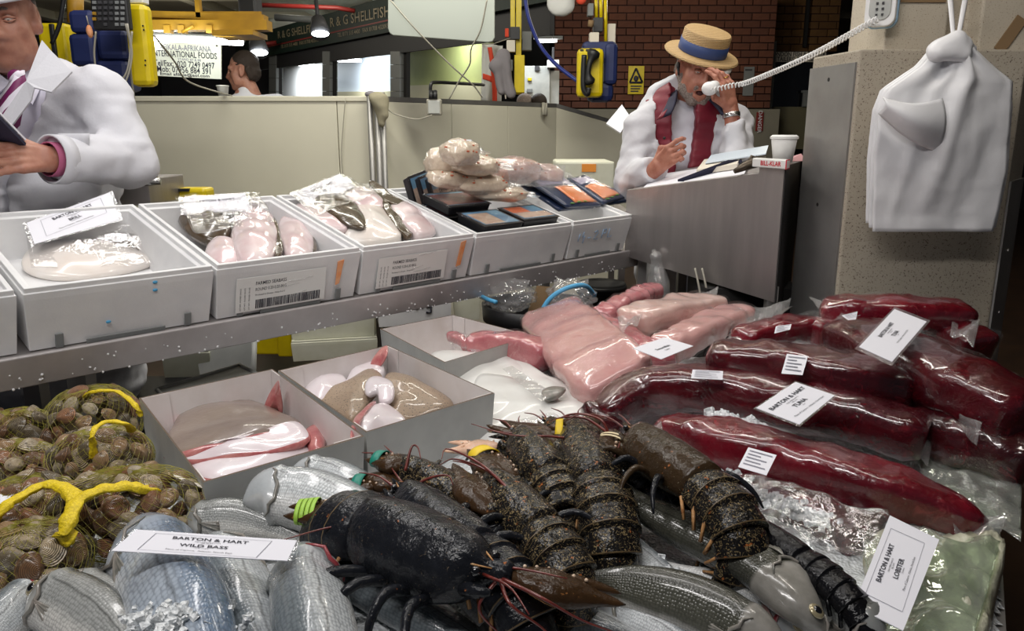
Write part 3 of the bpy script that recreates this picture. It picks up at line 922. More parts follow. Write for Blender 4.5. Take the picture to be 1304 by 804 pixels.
MB().hexa([tl(0) - up * .006, tl(sd) - up * .006, tl(sd) + bk2 * .04 - up * .006, tl(0) + bk2 * .04 - up * .006], [tl(0) + up * .012, tl(sd) + up * .012, tl(sd) + bk2 * .04 + up * .012, tl(0) + bk2 * .04 + up * .012]).build('raised_lip', MT['steel'], desk, smooth=False, bevel=.002)
for s, dy in ((.10, .1), (.26, .1), (.36, .3), (.98, .03)):
    p = q(s) + bk2.normalized() * dy
    MB().box((p.x, p.y, .42), (.035, .035, .86)).build('leg', MT['steel_dull'], desk, smooth=False)
p = q(.8) + bk2 * .5
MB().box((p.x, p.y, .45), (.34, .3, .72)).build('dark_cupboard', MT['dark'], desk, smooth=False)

# ---------------------------------------------------------------- white polystyrene boxes on the shelf
def tray(mb, x0, x1, y0, y1, z0, z1, t=.024, fl=.03, taper=.006, step=True):
    """open box with thick walls and a stepped rim"""
    def ring(dx, z): return [Vector((x0 + dx, y0 + dx, z)), Vector((x1 - dx, y0 + dx, z)), Vector((x1 - dx, y1 - dx, z)), Vector((x0 + dx, y1 - dx, z))]
    rr = [ring(taper, z0), ring(0, z1 - .028), ring(0, z1 - .012)] + ([ring(.003, z1 - .012), ring(.003, z1)] if step else [ring(0, z1)]) + [ring(t * .55, z1), ring(t * .6, z1 - .010), ring(t, z1 - .012), ring(t + .01, z0 + fl)]
    n = len(rr)
    vs = [p for r in rr for p in r]
    fs = [(3, 2, 1, 0)]
    for i in range(n - 1):
        for j in range(4):
            k = (j + 1) % 4
            fs.append((i * 4 + j, i * 4 + k, (i + 1) * 4 + k, (i + 1) * 4 + j))
    fs.append(tuple((n - 1) * 4 + j for j in range(4)))
    return mb.add(vs, fs)
def poly_box(name, label, x0, x1, m='poly', h=.15, d=.50, matrix=SHELF, notch=True, cat='box', group='white polystyrene boxes on the shelf'):
    t = thing(name, label, cat, matrix=matrix @ Matrix.Translation((x0, 0, 0)), group=group)
    w_ = x1 - x0
    tray(MB(), .004, w_ - .004, 0, d, 0, h).build('body', MT[m], t, local=True, smooth=False, bevel=.005)
    if notch:
        for fx_ in (.16, .84):
            MB().box((w_ * fx_, -.0012, .019), (.017, .004, .034)).build('foot_notch', MT['midgrey'], t, smooth=False, local=True, bevel=.0015)
        MB().box((w_ * .5, -.0012, .006), (w_ * .42, .004, .012)).build('foot_notch', MT['midgrey'], t, smooth=False, local=True, bevel=.0015)
    return t, w_
def label_on(t, x, z, w_, h_, y=-.0035):
    o = MB().box((x, y, z), (w_, .0012, h_)).build('label', MT['white'], t, smooth=False, local=True)
    mt = lambda px, pz_: Matrix(((1, 0, 0, px), (0, 0, -1, y - .0010), (0, 1, 0, pz_), (0, 0, 0, 1)))
    mb = MB()
    left = x - w_ / 2
    mb.text('FARMED SEABASS', .0135, mt(left + .052, z + h_ * .30), 'LEFT', .006, sx=.84)
    mb.text('ROUND 0.20-0.30 8KG', .0125, mt(left + .052, z + h_ * .12), 'LEFT', .002, sx=.72)
    mb.text('Produced in Greece - Keep 0-2 C', .0062, mt(left + .052, z - h_ * .04), 'LEFT', .006)
    rr = random.Random(5); cx = left + .054
    while cx < left + w_ * .93:
        bw = rr.choice((.0012, .002, .0032)); mb.box((cx + bw / 2, y - .0010, z - h_ * .31), (bw, .0006, h_ * .26)); cx += bw + rr.choice((.0012, .002))
    for k in range(3):
        mtv = Matrix(((0, -1, 0, left + .012 + k * .012), (0, 0, -1, y - .0010), (1, 0, 0, z - h_ * .12), (0, 0, 0, 1)))
        mb.text('LOT 4471  PACKED ON ICE', .0052, mtv, bold=.004)
    p = mb.build('print', MT['ink'], o, smooth=False, local=True)
    return o
def creases(t, x, z, n=4):
    for k in range(n):
        mb = MB()
        a = random.uniform(-.07, .02); b = a + random.uniform(.04, .08); zz = random.uniform(-.04, .035)
        mb.tube([(x + a, -.0048, z + zz), (x + (a + b) / 2, -.0056, z + zz + .002), (x + b, -.0048, z + zz + .006)], .0011, 5)
        mb.build('tape_crease', MT['film_milky'], t, local=True)
XS = [0.0, .42, .85, 1.285, 1.765, 2.13]
b0, _ = poly_box('polystyrene_box', 'white polystyrene box cut off by the left edge of the photo', -.44, -.004)
b1, w1 = poly_box('polystyrene_box', 'white polystyrene box with the brill price card propped in it', XS[0], XS[1])
for x, z in ((.275, .128), (.275, .108), (.17, .045)):
    MB().ball((x, -.001, z), (.006, .0015, .004), 8, 5).build('blue_mark', MT['blue_rope'], b1, local=True)
b2, w2 = poly_box('polystyrene_box', 'white polystyrene box with a barcode label and a plump filmed flatfish over its rim', XS[1], XS[2])
label_on(b2, .185, .06, .26, .095); creases(b2, .2, .07)
MB().add([(.352, -.0012, .118), (.372, -.0012, .122), (.362, -.0012, .052), (.350, -.0012, .048)], [(0, 3, 2, 1)]).build('orange_mark', MT['orange'], b2, local=True, smooth=False, solid=.002)
b3, w3 = poly_box('polystyrene_box', 'white polystyrene box with a barcode label, an orange stripe and three shiny flatfish', XS[2], XS[3])
label_on(b3, .19, .063, .26, .095); creases(b3, .2, .07)
MB().add([(.376, -.0012, .128), (.396, -.0012, .132), (.386, -.0012, .05), (.368, -.0012, .046)], [(0, 3, 2, 1)]).build('orange_mark', MT['orange'], b3, local=True, smooth=False, solid=.002)
b4, w4 = poly_box('polystyrene_box', 'white polystyrene box heaped with black trays of crab meat', XS[3], XS[4], h=.148)
b5, w5 = poly_box('polystyrene_box', 'white polystyrene box numbered in blue pen under the salmon packets', XS[4], XS[5], h=.148)
mt = lambda x, z: Matrix(((1, 0, 0, x), (0, 0, -1, -.0035), (0, 1, 0, z), (0, 0, 0, 1)))
mb = MB()
for pts in ([(.05, .10), (.045, .07)], [(.072, .105), (.068, .085), (.078, .085)], [(.08, .09), (.074, .06)], [(.10, .078), (.118, .080)], [(.135, .098), (.152, .104), (.156, .094), (.136, .07), (.16, .07)], [(.186, .103), (.182, .07)], [(.186, .103), (.205, .105), (.203, .09), (.186, .088)], [(.225, .105), (.22, .07), (.245, .072)]):
    mb.tube([(x, -.003, z) for x, z in pts], .0016, 5)
mb.build('handwritten_number', MT['blue_pen'], b5, local=True)
# box at the far end leaning with an orange label
fb = thing('polystyrene_box', 'pale box end with an orange label standing behind the salmon packets', 'box', pY(745, 255, 3.75))
o = MB()
vb(o, 708, 206, 782, 268, 3.75, .35)
bd = o.build('body', MT['poly_old'], fb, smooth=False, bevel=.01)
o = MB(); vb(o, 741, 209, 759, 219, 3.745, .004); o.build('label', MT['orange_label'], fb, smooth=False)

t = thing('side_table', 'steel side table hidden under the pale box end with the orange label', 'table', (pY(745, 255, 3.75).x, 3.92, 0))
zt = min((wm(bd) @ v.co).z for v in bd.data.vertices)
MB().box((t.location.x, 3.92, zt - .012), (.42, .44, .022)).build('table_top', MT['steel'], t, smooth=False)
for a in (-1, 1):
    for b in (-1, 1): MB().box((t.location.x + a * .18, 3.92 + b * .19, (zt - .024) / 2), (.03, .03, zt - .024)).build('leg', MT['steel_dull'], t, smooth=False)
# grey card boxes on the counter (fish boxes of waxed card, thin walls with brown cut edges)
def card_box(label, pts, zr, zb, m_out='card', m_in='card_in'):
    """rim corners as pixels (back-left, back-right, front-right, front-left)"""
    R = [pz(x, y, zr) for x, y in pts]
    c = sum(R, Vector()) / 4; c.z = zb
    t = thing('card_fish_box', label, 'box', c, 'waxed card fish boxes')
    th = .004
    inr = [r + (Vector((c.x, c.y, r.z)) - r).normalized() * th * 1.5 for r in R]
    bot = [Vector((c.x + (r.x - c.x) * .96, c.y + (r.y - c.y) * .96, zb)) for r in R]
    ibot = [Vector((c.x + (r.x - c.x) * .945, c.y + (r.y - c.y) * .945, zb + .006)) for r in R]
    for i in range(4):
        k = (i + 1) % 4
        mb = MB()
        mb.add([bot[i], bot[k], R[k], R[i]], [(0, 1, 2, 3), (3, 2, 1, 0)][:1], mi=0)
        mb.add([ibot[i], ibot[k], inr[k], inr[i]], [(3, 2, 1, 0)], mi=1)
        mb.add([R[i], R[k], inr[k], inr[i]], [(0, 1, 2, 3)], mi=2)
        mb.build('side_panel', [MT[m_out], MT[m_in], MT['card_edge']], t, smooth=False)
    MB().add(ibot, [(0, 3, 2, 1)]).build('base', MT[m_in], t, smooth=False)
    # folded corner flaps
    for i in range(4):
        a = inr[i] + (inr[(i + 1) % 4] - inr[i]).normalized() * .055
        b = ibot[i] + (ibot[(i + 1) % 4] - ibot[i]).normalized() * .055
        ins_ = (Vector((c.x, c.y, a.z)) - a).normalized() * .003
        MB().add([inr[i] + ins_, a + ins_, b + ins_, ibot[i] + ins_], [(0, 1, 2, 3)]).build('corner_flap', MT[m_in], t, smooth=False, solid=.002)
    return t, R
cb1, R1 = card_box('grey card fish box holding folded grey-brown skate wings beside the clam bags', [(177, 507), (347, 470), (464, 556), (259, 615)], .800, .665)
cb2, R2 = card_box('grey card fish box holding two speckled skate wings', [(354, 472), (494, 440), (630, 501), (466, 551)], .800, .665)
cb3, R3 = card_box('empty grey card fish box behind the speckled skate wings', [(484, 419), (577, 401), (680, 428), (566, 462)], .790, .665)

# ---------------------------------------------------------------- boxes and bins on the floor behind the counter
def floor_box(label, px0, py0, px1, py1, Y, depth, m, rot=.35, hgt=None, cat='box', lid=False, name='polystyrene_box', mark=None):
    a, b = pY(px0, py1, Y), pY(px1, py1, Y)
    top = pY((px0 + px1) / 2, py0, Y).z
    z0 = pY((px0 + px1) / 2, py1, Y).z
    wd = (b - a).length
    M4 = Matrix.Translation(((a.x + b.x) / 2, Y, z0)) @ Matrix.Rotation(rot, 4, 'Z')
    t = thing(name, label, cat, matrix=M4, group='old boxes on the floor behind the counter')
    h = top - z0
    tray(MB(), -wd / 2, wd / 2, 0, depth, 0, h, t=.03, step=not lid).build('body', MT[m], t, local=True, smooth=False, bevel=.006)
    if lid: MB().box((0, depth / 2, h + .012), (wd + .01, depth + .01, .035)).build('lid', MT[m], t, local=True, smooth=False, bevel=.008)
    return t, wd, h
floor_box('yellowed polystyrene box, lower of the two stacked behind the card boxes', 374, 432, 481, 458, 4.05, .42, 'poly_old', .22, lid=False)
t, wd, h = floor_box('yellowed polystyrene box, upper of the two stacked behind the card boxes', 372, 393, 478, 432, 4.07, .40, 'poly_old', .22, lid=True)
for x in (-.17, .12): MB().box((x, -.002, h * .86), (.02, .004, .05)).build('slot', MT['dark'], t, local=True, smooth=False)
t, wd, h = floor_box('polystyrene box marked in black pen WING behind the empty card box', 482, 372, 576, 415, 4.1, .40, 'poly', .22)
mb = MB()
ht = {'w': [[(0, .6), (.1, 0), (.25, .5), (.4, 0), (.55, .6)]], 'i': [[(.1, .5), (.15, 0)], [(.09, .75), (.12, .8)]], 'n': [[(0, 0), (.05, .6), (.3, 0), (.4, .65)]], 'g': [[(.35, .5), (.05, .5), (.05, .1), (.35, .1), (.35, .55), (.3, -.35), (0, -.3)]]}
cx = -.06
for chh, adv in (('w', .65), ('i', .25), ('n', .5), ('g', .5)):
    for stq in ht[chh]: mb.tube([(cx + x * .085, -.004, h * .5 + y * .07) for x, y in stq], .006, 5)
    cx += adv * .085
mb.build('handwriting', MT['ink'], t, local=True)
floor_box('white box half hidden between the WING box and the black bin', 578, 366, 612, 408, 4.3, .4, 'poly_old', .1)
floor_box('whitish box with a small dark hole in the dark under the shelf', 214, 446, 272, 520, 2.75, .30, 'poly_old', .1)
p = pY(232, 453, 2.74)
t = thing('plastic_board', 'grey plastic board leaning under the shelf', 'board', pY(290, 500, 2.72))
a = [pY(262, 520, 2.70), pY(322, 510, 2.72), pY(324, 432, 2.80), pY(250, 446, 2.78)]
MB().add(a, [(0, 1, 2, 3)]).build('sheet', MT['grey_plastic'], t, smooth=False, solid=.012)
MB().tube([a[1], a[2]], .010, 8).build('rolled_edge', MT['grey_plastic'], t)
t = thing('flat_tray', 'flat pale grey tray lying behind the left card box', 'tray', pz(250, 485, .66))
mb = MB(); q4 = [pz(x, y, .70) for x, y in ((200, 497), (305, 465), (330, 478), (215, 512))]
mb.hexa([v - up * .012 for v in reversed(q4)], [v for v in reversed(q4)]).build('lid_plate', MT['grey_plastic'], t, smooth=False, bevel=.004, flip=True)
mb = MB()
for i in range(4): mb.tube([q4[i], q4[(i + 1) % 4]], .006, 6)
mb.build('rim', MT['grey_plastic'], t)
# yellow crate
t = thing('yellow_crate', 'yellow plastic crate on the floor beside the stacked polystyrene boxes', 'crate', pY(345, 452, 4.2))
mb = MB(); vb(mb, 318, 408, 372, 452, 4.2, .35); mb.build('body', MT['yellow'], t, smooth=False, bevel=.01)
mb = MB(); vb(mb, 352, 404, 371, 455, 4.17, .05); mb.build('corner_rib', MT['yellow'], t, smooth=False, bevel=.01)
mb = MB(); vb(mb, 315, 404, 372, 411, 4.16, .43); mb.build('rim', MT['yellow'], t, smooth=False, bevel=.008)
# yellow thing on the floor by the partition, above the boxes
t = thing('yellow_tub_lid', 'small yellow plastic lid showing above the flatfish box', 'lid', pY(242, 246, 3.0))
mb = MB(); vb(mb, 222, 240, 262, 262, 3.0, .1); mb.build('plate', MT['yellow'], t, smooth=False, bevel=.012)
mb = MB(); vb(mb, 226, 240.5, 240, 244, 2.99, .02); mb.build('slot', MT['dark'], t, smooth=False)

# black rubbish bin with crumpled plastic and card in it, sky blue rope handle
BIN = 2.62
bc = pY(684, 400, BIN); bz = pY(684, 386, BIN).z
t = thing('black_bin', 'round black bin with a sky blue rope handle on the floor behind the pink loins', 'bin', (bc.x, BIN, 0))
mtx = Matrix.Translation((bc.x, BIN, 0))
MB().lathe([(.13, .01), (.14, .02), (.172, bz - .06), (.186, bz - .055), (.19, bz), (.178, bz), (.168, bz - .05), (.13, .05), (0, .05)], 32, mtx).build('body', MT['black'], t)
MB().tube(catmull([pY(686, 404, BIN - .2), pY(700, 381, BIN - .2), pY(722, 367, BIN - .2), pY(745, 364, BIN - .15), pY(757, 376, BIN - .03)], 20), .0075, 8).build('rope_handle', MT['blue_rope'], t)
MB().tube(catmull([pY(611, 376, BIN), pY(620, 381, BIN - .12), pY(632, 385, BIN - .16)], 10), .007, 8).build('rope_handle', MT['blue_rope'], t)
def crumple(c, r, seed, h=.012, amp=.35, freq=9):
    v, f = MB(), None
    vs, fs = [], []
    seg, ring = 40, 24
    for i in range(ring + 1):
        pp = math.pi * i / ring
        for j in range(seg):
            ww = 2 * math.pi * j / seg
            dct = Vector((math.sin(pp) * math.cos(ww), math.sin(pp) * math.sin(ww), -math.cos(pp)))
            k = 1 + amp * (abs(nz(dct, 2.2, seed)) * 1.6 - .5) + amp * .6 * abs(nz(dct, 6, seed + 3))
            vs.append(Vector(c) + Vector((dct.x * r[0], dct.y * r[1], dct.z * r[2])) * k)
    for i in range(ring):
        for j in range(seg):
            k = (j + 1) % seg
            fs.append((i * seg + j, i * seg + k, (i + 1) * seg + k, (i + 1) * seg + j))
    return v.add(vs, fs)
crumple(pY(726, 377, BIN - .02), (.078, .07, .055), 3).build('crumpled_clear_plastic', MT['film_milky'], None)
o = bpy.data.objects['crumpled_clear_plastic']; tag(o, 'crumpled clear plastic wrapping on the right side of the black bin', 'plastic wrap')
o = crumple(pY(648, 378, BIN), (.085, .09, .05), 8).build('plastic_sheeting', MT['film_milky']); tag(o, 'dull grey plastic sheeting on the left side of the black bin', 'plastic wrap')
mb = MB(); a = [pY(672, 398, BIN - .02), pY(700, 398, BIN + .02), pY(706, 366, BIN + .05), pY(684, 364, BIN + .02)]
o = mb.add(a, [(0, 1, 2, 3)]).build('cardboard_scrap', MT['card_brown'], smooth=False, solid=.005); tag(o, 'piece of brown cardboard sticking out of the black bin', 'cardboard')
t = thing('black_barrel', 'tall black barrel under the far end of the shelf beside the bin', 'barrel', (pY(765, 380, 3.6).x, 3.6, 0))
MB().lathe([(.10, 0), (.105, .02), (.105, .60), (.115, .61), (.115, .655), (.10, .66)], 24, Matrix.Translation(t.location)).build('body', MT['dark'], t)
mb = MB().lathe([(.118, .62), (.122, .63), (.118, .65)], 24, Matrix.Translation(t.location)).build('rim', MT['black'], t)

# ---------------------------------------------------------------- crushed ice on the counter
def in_poly(p, poly):
    c = False; n = len(poly)
    for i in range(n):
        a, b = poly[i], poly[(i + 1) % n]
        if (a.y > p[1]) != (b.y > p[1]) and p[0] < (b.x - a.x) * (p[1] - a.y) / (b.y - a.y) + a.x: c = not c
    return c
def edge_dist(p, poly):
    best = 9
    for i in range(len(poly)):
        a, b = poly[i].to_2d(), poly[(i + 1) % len(poly)].to_2d()
        ab = b - a; q = Vector(p[:2])
        t = min(max((q - a).dot(ab) / ab.dot(ab), 0), 1)
        best = min(best, (q - a - ab * t).length)
    return best
def ice_z(x, y):
    p = Vector((x, y, 0))
    if not in_poly(p, cpoly): return .62
    e = min(edge_dist(p, cpoly) / .12, 1)
    h = .035 * e * (.8 + .5 * nz((x, y, 0), 5, 2)) + .010 * nz((x, y, 0), 22, 4) + .005 * nz((x, y, 0), 60, 1)
    if y > 1.0: h *= min(1, max(0, (x + .16 - max(0, (y - 1.75)) * .0) * 9 + .25)) if y > 1.25 or x > -.3 else max(0, 1 - (-.30 - x) * 8) * .8
    return .663 + max(h, -.002)
X0, X1, Y0, Y1, st_ = -1.0, 1.4, .5, 2.3, .0125
nx_, ny_ = int((X1 - X0) / st_), int((Y1 - Y0) / st_)
mb = MB()
vs = [(X0 + i * st_, Y0 + j * st_, ice_z(X0 + i * st_, Y0 + j * st_)) for i in range(nx_) for j in range(ny_)]
fs = [(i * ny_ + j, (i + 1) * ny_ + j, (i + 1) * ny_ + j + 1, i * ny_ + j + 1) for i in range(nx_ - 1) for j in range(ny_ - 1)
      if vs[i * ny_ + j][2] > .63 and vs[(i + 1) * ny_ + j][2] > .63 and vs[(i + 1) * ny_ + j + 1][2] > .63 and vs[i * ny_ + j + 1][2] > .63]
mb.add(vs, fs)
o = mb.build('ice_bed', MT['ice']); tag(o, 'bed of crushed ice spread over the display counter', 'ice', kind='stuff')
def ice_chunks(name, label, spots, n, spread, size=.006):
    mb = MB(); rr = random.Random(len(label))
    for k in range(n):
        c = rr.choice(spots)
        p = Vector(c) + Vector((rr.gauss(0, spread), rr.gauss(0, spread), rr.uniform(-.003, .008)))
        s = size * rr.uniform(.5, 1.3)
        m = Matrix.Rotation(rr.uniform(0, 6), 4, 'X') @ Matrix.Rotation(rr.uniform(0, 6), 4, 'Z')
        vs = [m @ Vector((a * s * rr.uniform(.6, 1), b * s * rr.uniform(.6, 1), e * s * rr.uniform(.6, 1))) + p for a in (-1, 1) for b in (-1, 1) for e in (-1, 1)]
        mb.add(vs, [(0, 1, 3, 2), (4, 6, 7, 5), (0, 4, 5, 1), (2, 3, 7, 6), (0, 2, 6, 4), (1, 5, 7, 3)])
    o = mb.build(name, MT['ice'], smooth=False)
    return tag(o, label, 'ice', kind='stuff')

# ---------------------------------------------------------------- sea bass
HP = [(0, .05), (.03, .24), (.08, .48), (.15, .74), (.215, .92), (.235, .97), (.25, .93), (.34, 1.0), (.48, .98), (.62, .80), (.76, .50), (.86, .30), (.93, .24), (1.0, .27)]
WP = [(0, .08), (.03, .32), (.08, .60), (.15, .88), (.215, 1.06), (.235, 1.08), (.25, .96), (.34, 1.0), (.48, .95), (.62, .74), (.76, .42), (.86, .20), (.93, .12), (1.0, .08)]
def fish(label, pts, h, w, dors, m='bass', tail=True, eye=True, fin='fin', finup=True, pect=True, group=None, n=44, seg=30, mouth=True):
    """pts: spine from snout to tail root (world), dors: rough direction of the back"""
    sp = catmull(pts, n)
    L = sum((sp[i + 1] - sp[i]).length for i in range(n - 1))
    c0 = sum(sp, Vector()) / n
    t = thing('sea_bass', label, 'fish', (c0.x, c0.y, min(p.z for p in sp) - w), group or 'wild sea bass on the ice')
    rings, fr = [], []
    D = Vector(dors).normalized()
    for i in range(n):
        tg = (sp[min(i + 1, n - 1)] - sp[max(i - 1, 0)]).normalized()
        d = (D - tg * D.dot(tg)).normalized()
        s = tg.cross(d)
        u = i / (n - 1)
        hh, ww = sinterp(HP, u) * h, sinterp(WP, u) * w
        ring = []
        for j in range(seg):
            a = 2 * math.pi * j / seg
            ca, sa = math.cos(a), math.sin(a)
            k = .86 + .14 * abs(ca)
            asym = 1.0 if ca > 0 else (.92 if u > .2 else .8)
            ring.append(sp[i] + d * (ca * hh * asym) + s * (math.copysign(abs(sa) ** .85, sa) * ww * k))
        rings.append(ring); fr.append((sp[i], tg, d, s, hh, ww))
    MB().loft(rings).build('body', MT[m], t)
    at = lambda u: fr[min(int(u * (n - 1)), n - 1)]
    if eye:
        for sg in (1, -1):
            p, tg, d, s, hh, ww = at(.105)
            q = p + d * hh * .26 + s * sg * ww * .90
            M4 = frame((0, 0, 0), s * sg, d)
            r = h * .24
            e = MB().ball(q, (r * .35, r, r), 16, 8, M4).build('eye', MT['fish_iris'], t)
            MB().ball(q + s * sg * r * .24, (r * .25, r * .56, r * .56), 12, 8, M4).build('pupil', MT['pupil'], e)
    if mouth:
        for sg in (1, -1):
            p0, p1 = at(.012), at(.085)
            a_ = p0[0] - p0[2] * p0[4] * .1
            b_ = p1[0] - p1[2] * p1[4] * .42 + p1[3] * sg * p1[5] * .84
            c_ = (a_ + b_) / 2 + p1[3] * sg * p1[5] * .26
            MB().tube([a_, c_, b_], [.0012, .0022, .0012], 6).build('mouth', MT['fin'], t)
    # gill cover edge
    for sg in (1, -1):
        arc = []
        for k in range(9):
            a = math.radians(50 + k * 14) * sg
            u = .225 + .035 * math.sin(math.pi * k / 8)
            p, tg, d, s, hh, ww = at(u)
            arc.append(p + d * math.cos(a) * hh * .99 + s * math.sin(a) * ww * 1.0)
        MB().tube(arc, [.001, .002, .0026, .003, .003, .003, .0026, .002, .001], 6).build('gill_edge', MT['gill_red'] if fin == 'fin_pink' else MT['fin'], t)
    if pect:
        for sg in (1, -1):
            p, tg, d, s, hh, ww = at(.275)
            root = p - d * hh * .22 + s * sg * ww * .99
            def fp(a, b):
                ang = (b - .5) * .62
                return root + (tg * math.cos(ang) - d * (math.sin(ang) * .9 + .25)) * (a * h * .85) + s * sg * (.0012 - .25 * a * a * ww * (1 if b < .5 else 1.3) + .0012 * math.sin(b * 24))
            MB().grid(fp, 6, 10).build('pectoral_fin', MT[fin], t, solid=.0012)
    if finup:
        mb = MB()
        def df(a, b):
            u = .30 + .40 * a
            p, tg, d, s, hh, ww = at(u)
            prof = (.55 + .45 * abs(math.sin(a * 30))) * math.sin(math.pi * min(a * 1.25 + .04, 1)) ** .6
            return p + d * (hh * .96 + b * h * .20 * prof) + tg * (b * .012) + s * .002 * math.sin(a * 40)
        mb.grid(df, 40, 3).build('dorsal_fin', MT[fin], t, solid=.001)
        mb = MB()
        def af(a, b):
            u = .62 + .16 * a
            p, tg, d, s, hh, ww = at(u)
            return p - d * (hh * .88 + b * h * .35 * (1 - .6 * a)) + tg * b * .02
        mb.grid(af, 10, 3).build('anal_fin', MT[fin], t, solid=.001)
    if tail:
        p, tg, d, s, hh, ww = fr[-1]
        def tf(a, b):
            bb = b - .5
            return p - tg * .006 + tg * (a * h * 1.3 * (.72 + .56 * abs(bb))) + d * bb * h * (.46 + 1.5 * a) + s * .003 * math.sin(b * 30) * a
        MB().grid(tf, 8, 20).build('tail_fin', MT[fin], t, solid=.0014)
    return t
P3 = lambda *a: [pz(*p) for p in a]
fish('plump silver sea bass with its blunt head before the left card box', P3((309, 640, .775), (345, 632, .78), (400, 640, .775), (470, 672, .77), (560, 735, .755), (620, 790, .74)), .054, .040, (.5, .9, .5), eye=False, mouth=False, pect=False, finup=False)
fish('silver sea bass lying just behind the plump one, against the card box', P3((362, 615, .765), (400, 612, .77), (450, 632, .765), (520, 680, .75), (600, 740, .73)), .046, .036, (.6, .8, .6), eye=False, mouth=False, pect=False, finup=False)
fish('large sea bass with a blue scaly back below the wild bass price card', P3((176, 668, .725), (190, 705, .75), (215, 760, .765), (245, 830, .765), (275, 930, .75), (300, 1040, .73)), .066, .055, (1, -.1, .75), 'bass_blue', eye=False, mouth=False, finup=False)
fish('sea bass seen tail-on at the left edge behind the big blue-backed one', P3((75, 742, .735), (110, 758, .74), (160, 790, .735), (200, 830, .725), (260, 900, .71)), .036, .03, (.4, .9, .5), 'bass_grey', eye=False, mouth=False, finup=False)
fish('sea bass with silver scaly flank under the right end of the wild bass card', P3((268, 690, .725), (290, 725, .738), (320, 780, .735), (352, 850, .73), (380, 930, .72)), .055, .045, (-.9, .2, .6), eye=False, finup=False, mouth=False)
fish('sea bass with a pink gill edge below the tail of the biggest lobster', P3((382, 706, .745), (388, 735, .765), (400, 790, .775), (418, 870, .77), (440, 960, .75), (470, 1060, .73)), .050, .048, (-.75, -.2, .7), eye=False, fin='fin_pink', mouth=False, pect=False, finup=False)
fish('grey-headed sea bass in the bottom left corner looking left', P3((44, 762, .735), (75, 768, .745), (125, 800, .745), (180, 860, .735), (240, 950, .72)), .046, .036, (.3, .9, .75), 'bass_grey', finup=False)
fish('pinkish sea bass cut off by the bottom left corner', P3((50, 752, .715), (25, 775, .72), (-10, 815, .72), (-50, 870, .71)), .036, .028, (-.5, .6, .6), fin='fin_pink', eye=False)
fish('dull grey sea bass with its head behind the wild bass card', P3((236, 672, .725), (265, 664, .74), (305, 664, .74), (350, 676, .735), (420, 705, .72)), .036, .032, (0, .7, 1), 'bass_grey', eye=True, finup=False)
fish('long silver sea bass under the body of the biggest lobster', P3((405, 690, .70), (450, 730, .712), (530, 780, .715), (620, 830, .715), (720, 890, .71)), .050, .034, (-.7, -.6, .5), eye=False, finup=False, pect=False)
fish('dark-backed sea bass bent across the ice with its head at the bottom right', P3((1052, 812, .735), (1020, 772, .758), (975, 725, .768), (915, 693, .768), (862, 668, .765), (815, 642, .765), (790, 618, .765), (778, 606, .76)), .045, .030, (-.75, -.75, .05), 'bass_dark', tail=False, finup=False)
fish('dark green-backed sea bass lying below the red-tipped lobster claw', P3((1010, 850, .72), (960, 812, .735), (890, 775, .742), (815, 752, .742), (755, 742, .738), (715, 735, .73)), .040, .034, (-.1, .75, .9), 'bass_dark', eye=False, finup=False)
fish('silver-flanked sea bass under the speckled lobster tails', P3((690, 632, .71), (735, 668, .722), (800, 712, .722), (860, 750, .72), (930, 800, .71)), .038, .028, (.7, .6, .3), eye=False, finup=False, fin='fin_pink')
fish('pale sea bass with one gold-ringed eye in the bottom right corner', P3((1128, 814, .725), (1100, 796, .735), (1058, 768, .735), (1005, 740, .73), (950, 712, .72)), .036, .028, (.1, -.1, .45), 'bass_grey', finup=False)
fish('white-bellied sea bass showing between the two dark-backed ones', P3((1045, 830, .70), (1000, 790, .715), (940, 758, .72), (870, 735, .72), (800, 700, .71)), .036, .030, (.5, -.7, -.6), eye=False, finup=False, fin='fin_pink')
fish('wet pale sea bass along the bottom edge under the long red antenna', P3((600, 752, .70), (650, 770, .708), (730, 790, .71), (820, 822, .708), (900, 860, .70)), .046, .032, (0, -.9, .5), eye=False, finup=False, pect=False)
fish('scaly sea bass under the bottom edge beside the pale wet one', P3((760, 775, .69), (810, 800, .70), (880, 840, .70), (950, 900, .70)), .036, .028, (.3, .6, .6), eye=False, finup=False, pect=False)
fish('pale-bellied sea bass in the lower right corner under the price card', P3((1105, 830, .70), (1060, 790, .71), (1010, 762, .715), (950, 738, .71)), .03, .026, (.2, -.8, -.4), eye=False, finup=False)
ice_chunks('ice_lumps', 'loose lumps of crushed ice over the blue-backed sea bass at the bottom edge', P3((215, 790, .812), (245, 800, .80), (190, 795, .80), (270, 790, .78)), 150, .018, .005)
ice_chunks('ice_lumps', 'loose lumps of ice among the bass between the dark backs', P3((850, 735, .735), (870, 742, .735), (830, 728, .73)), 120, .012, .005)
ice_chunks('ice_lumps', 'loose lumps of ice along the front of the lowest tuna loin', P3((905, 585, .745), (930, 610, .74), (960, 630, .735), (1000, 645, .735), (1040, 660, .73), (880, 580, .74)), 420, .016, .005)
ice_chunks('ice_lumps', 'loose lumps of ice in the gap between the two front tuna loins', P3((930, 535, .80), (945, 540, .80), (915, 532, .80), (960, 545, .795)), 200, .012, .005)

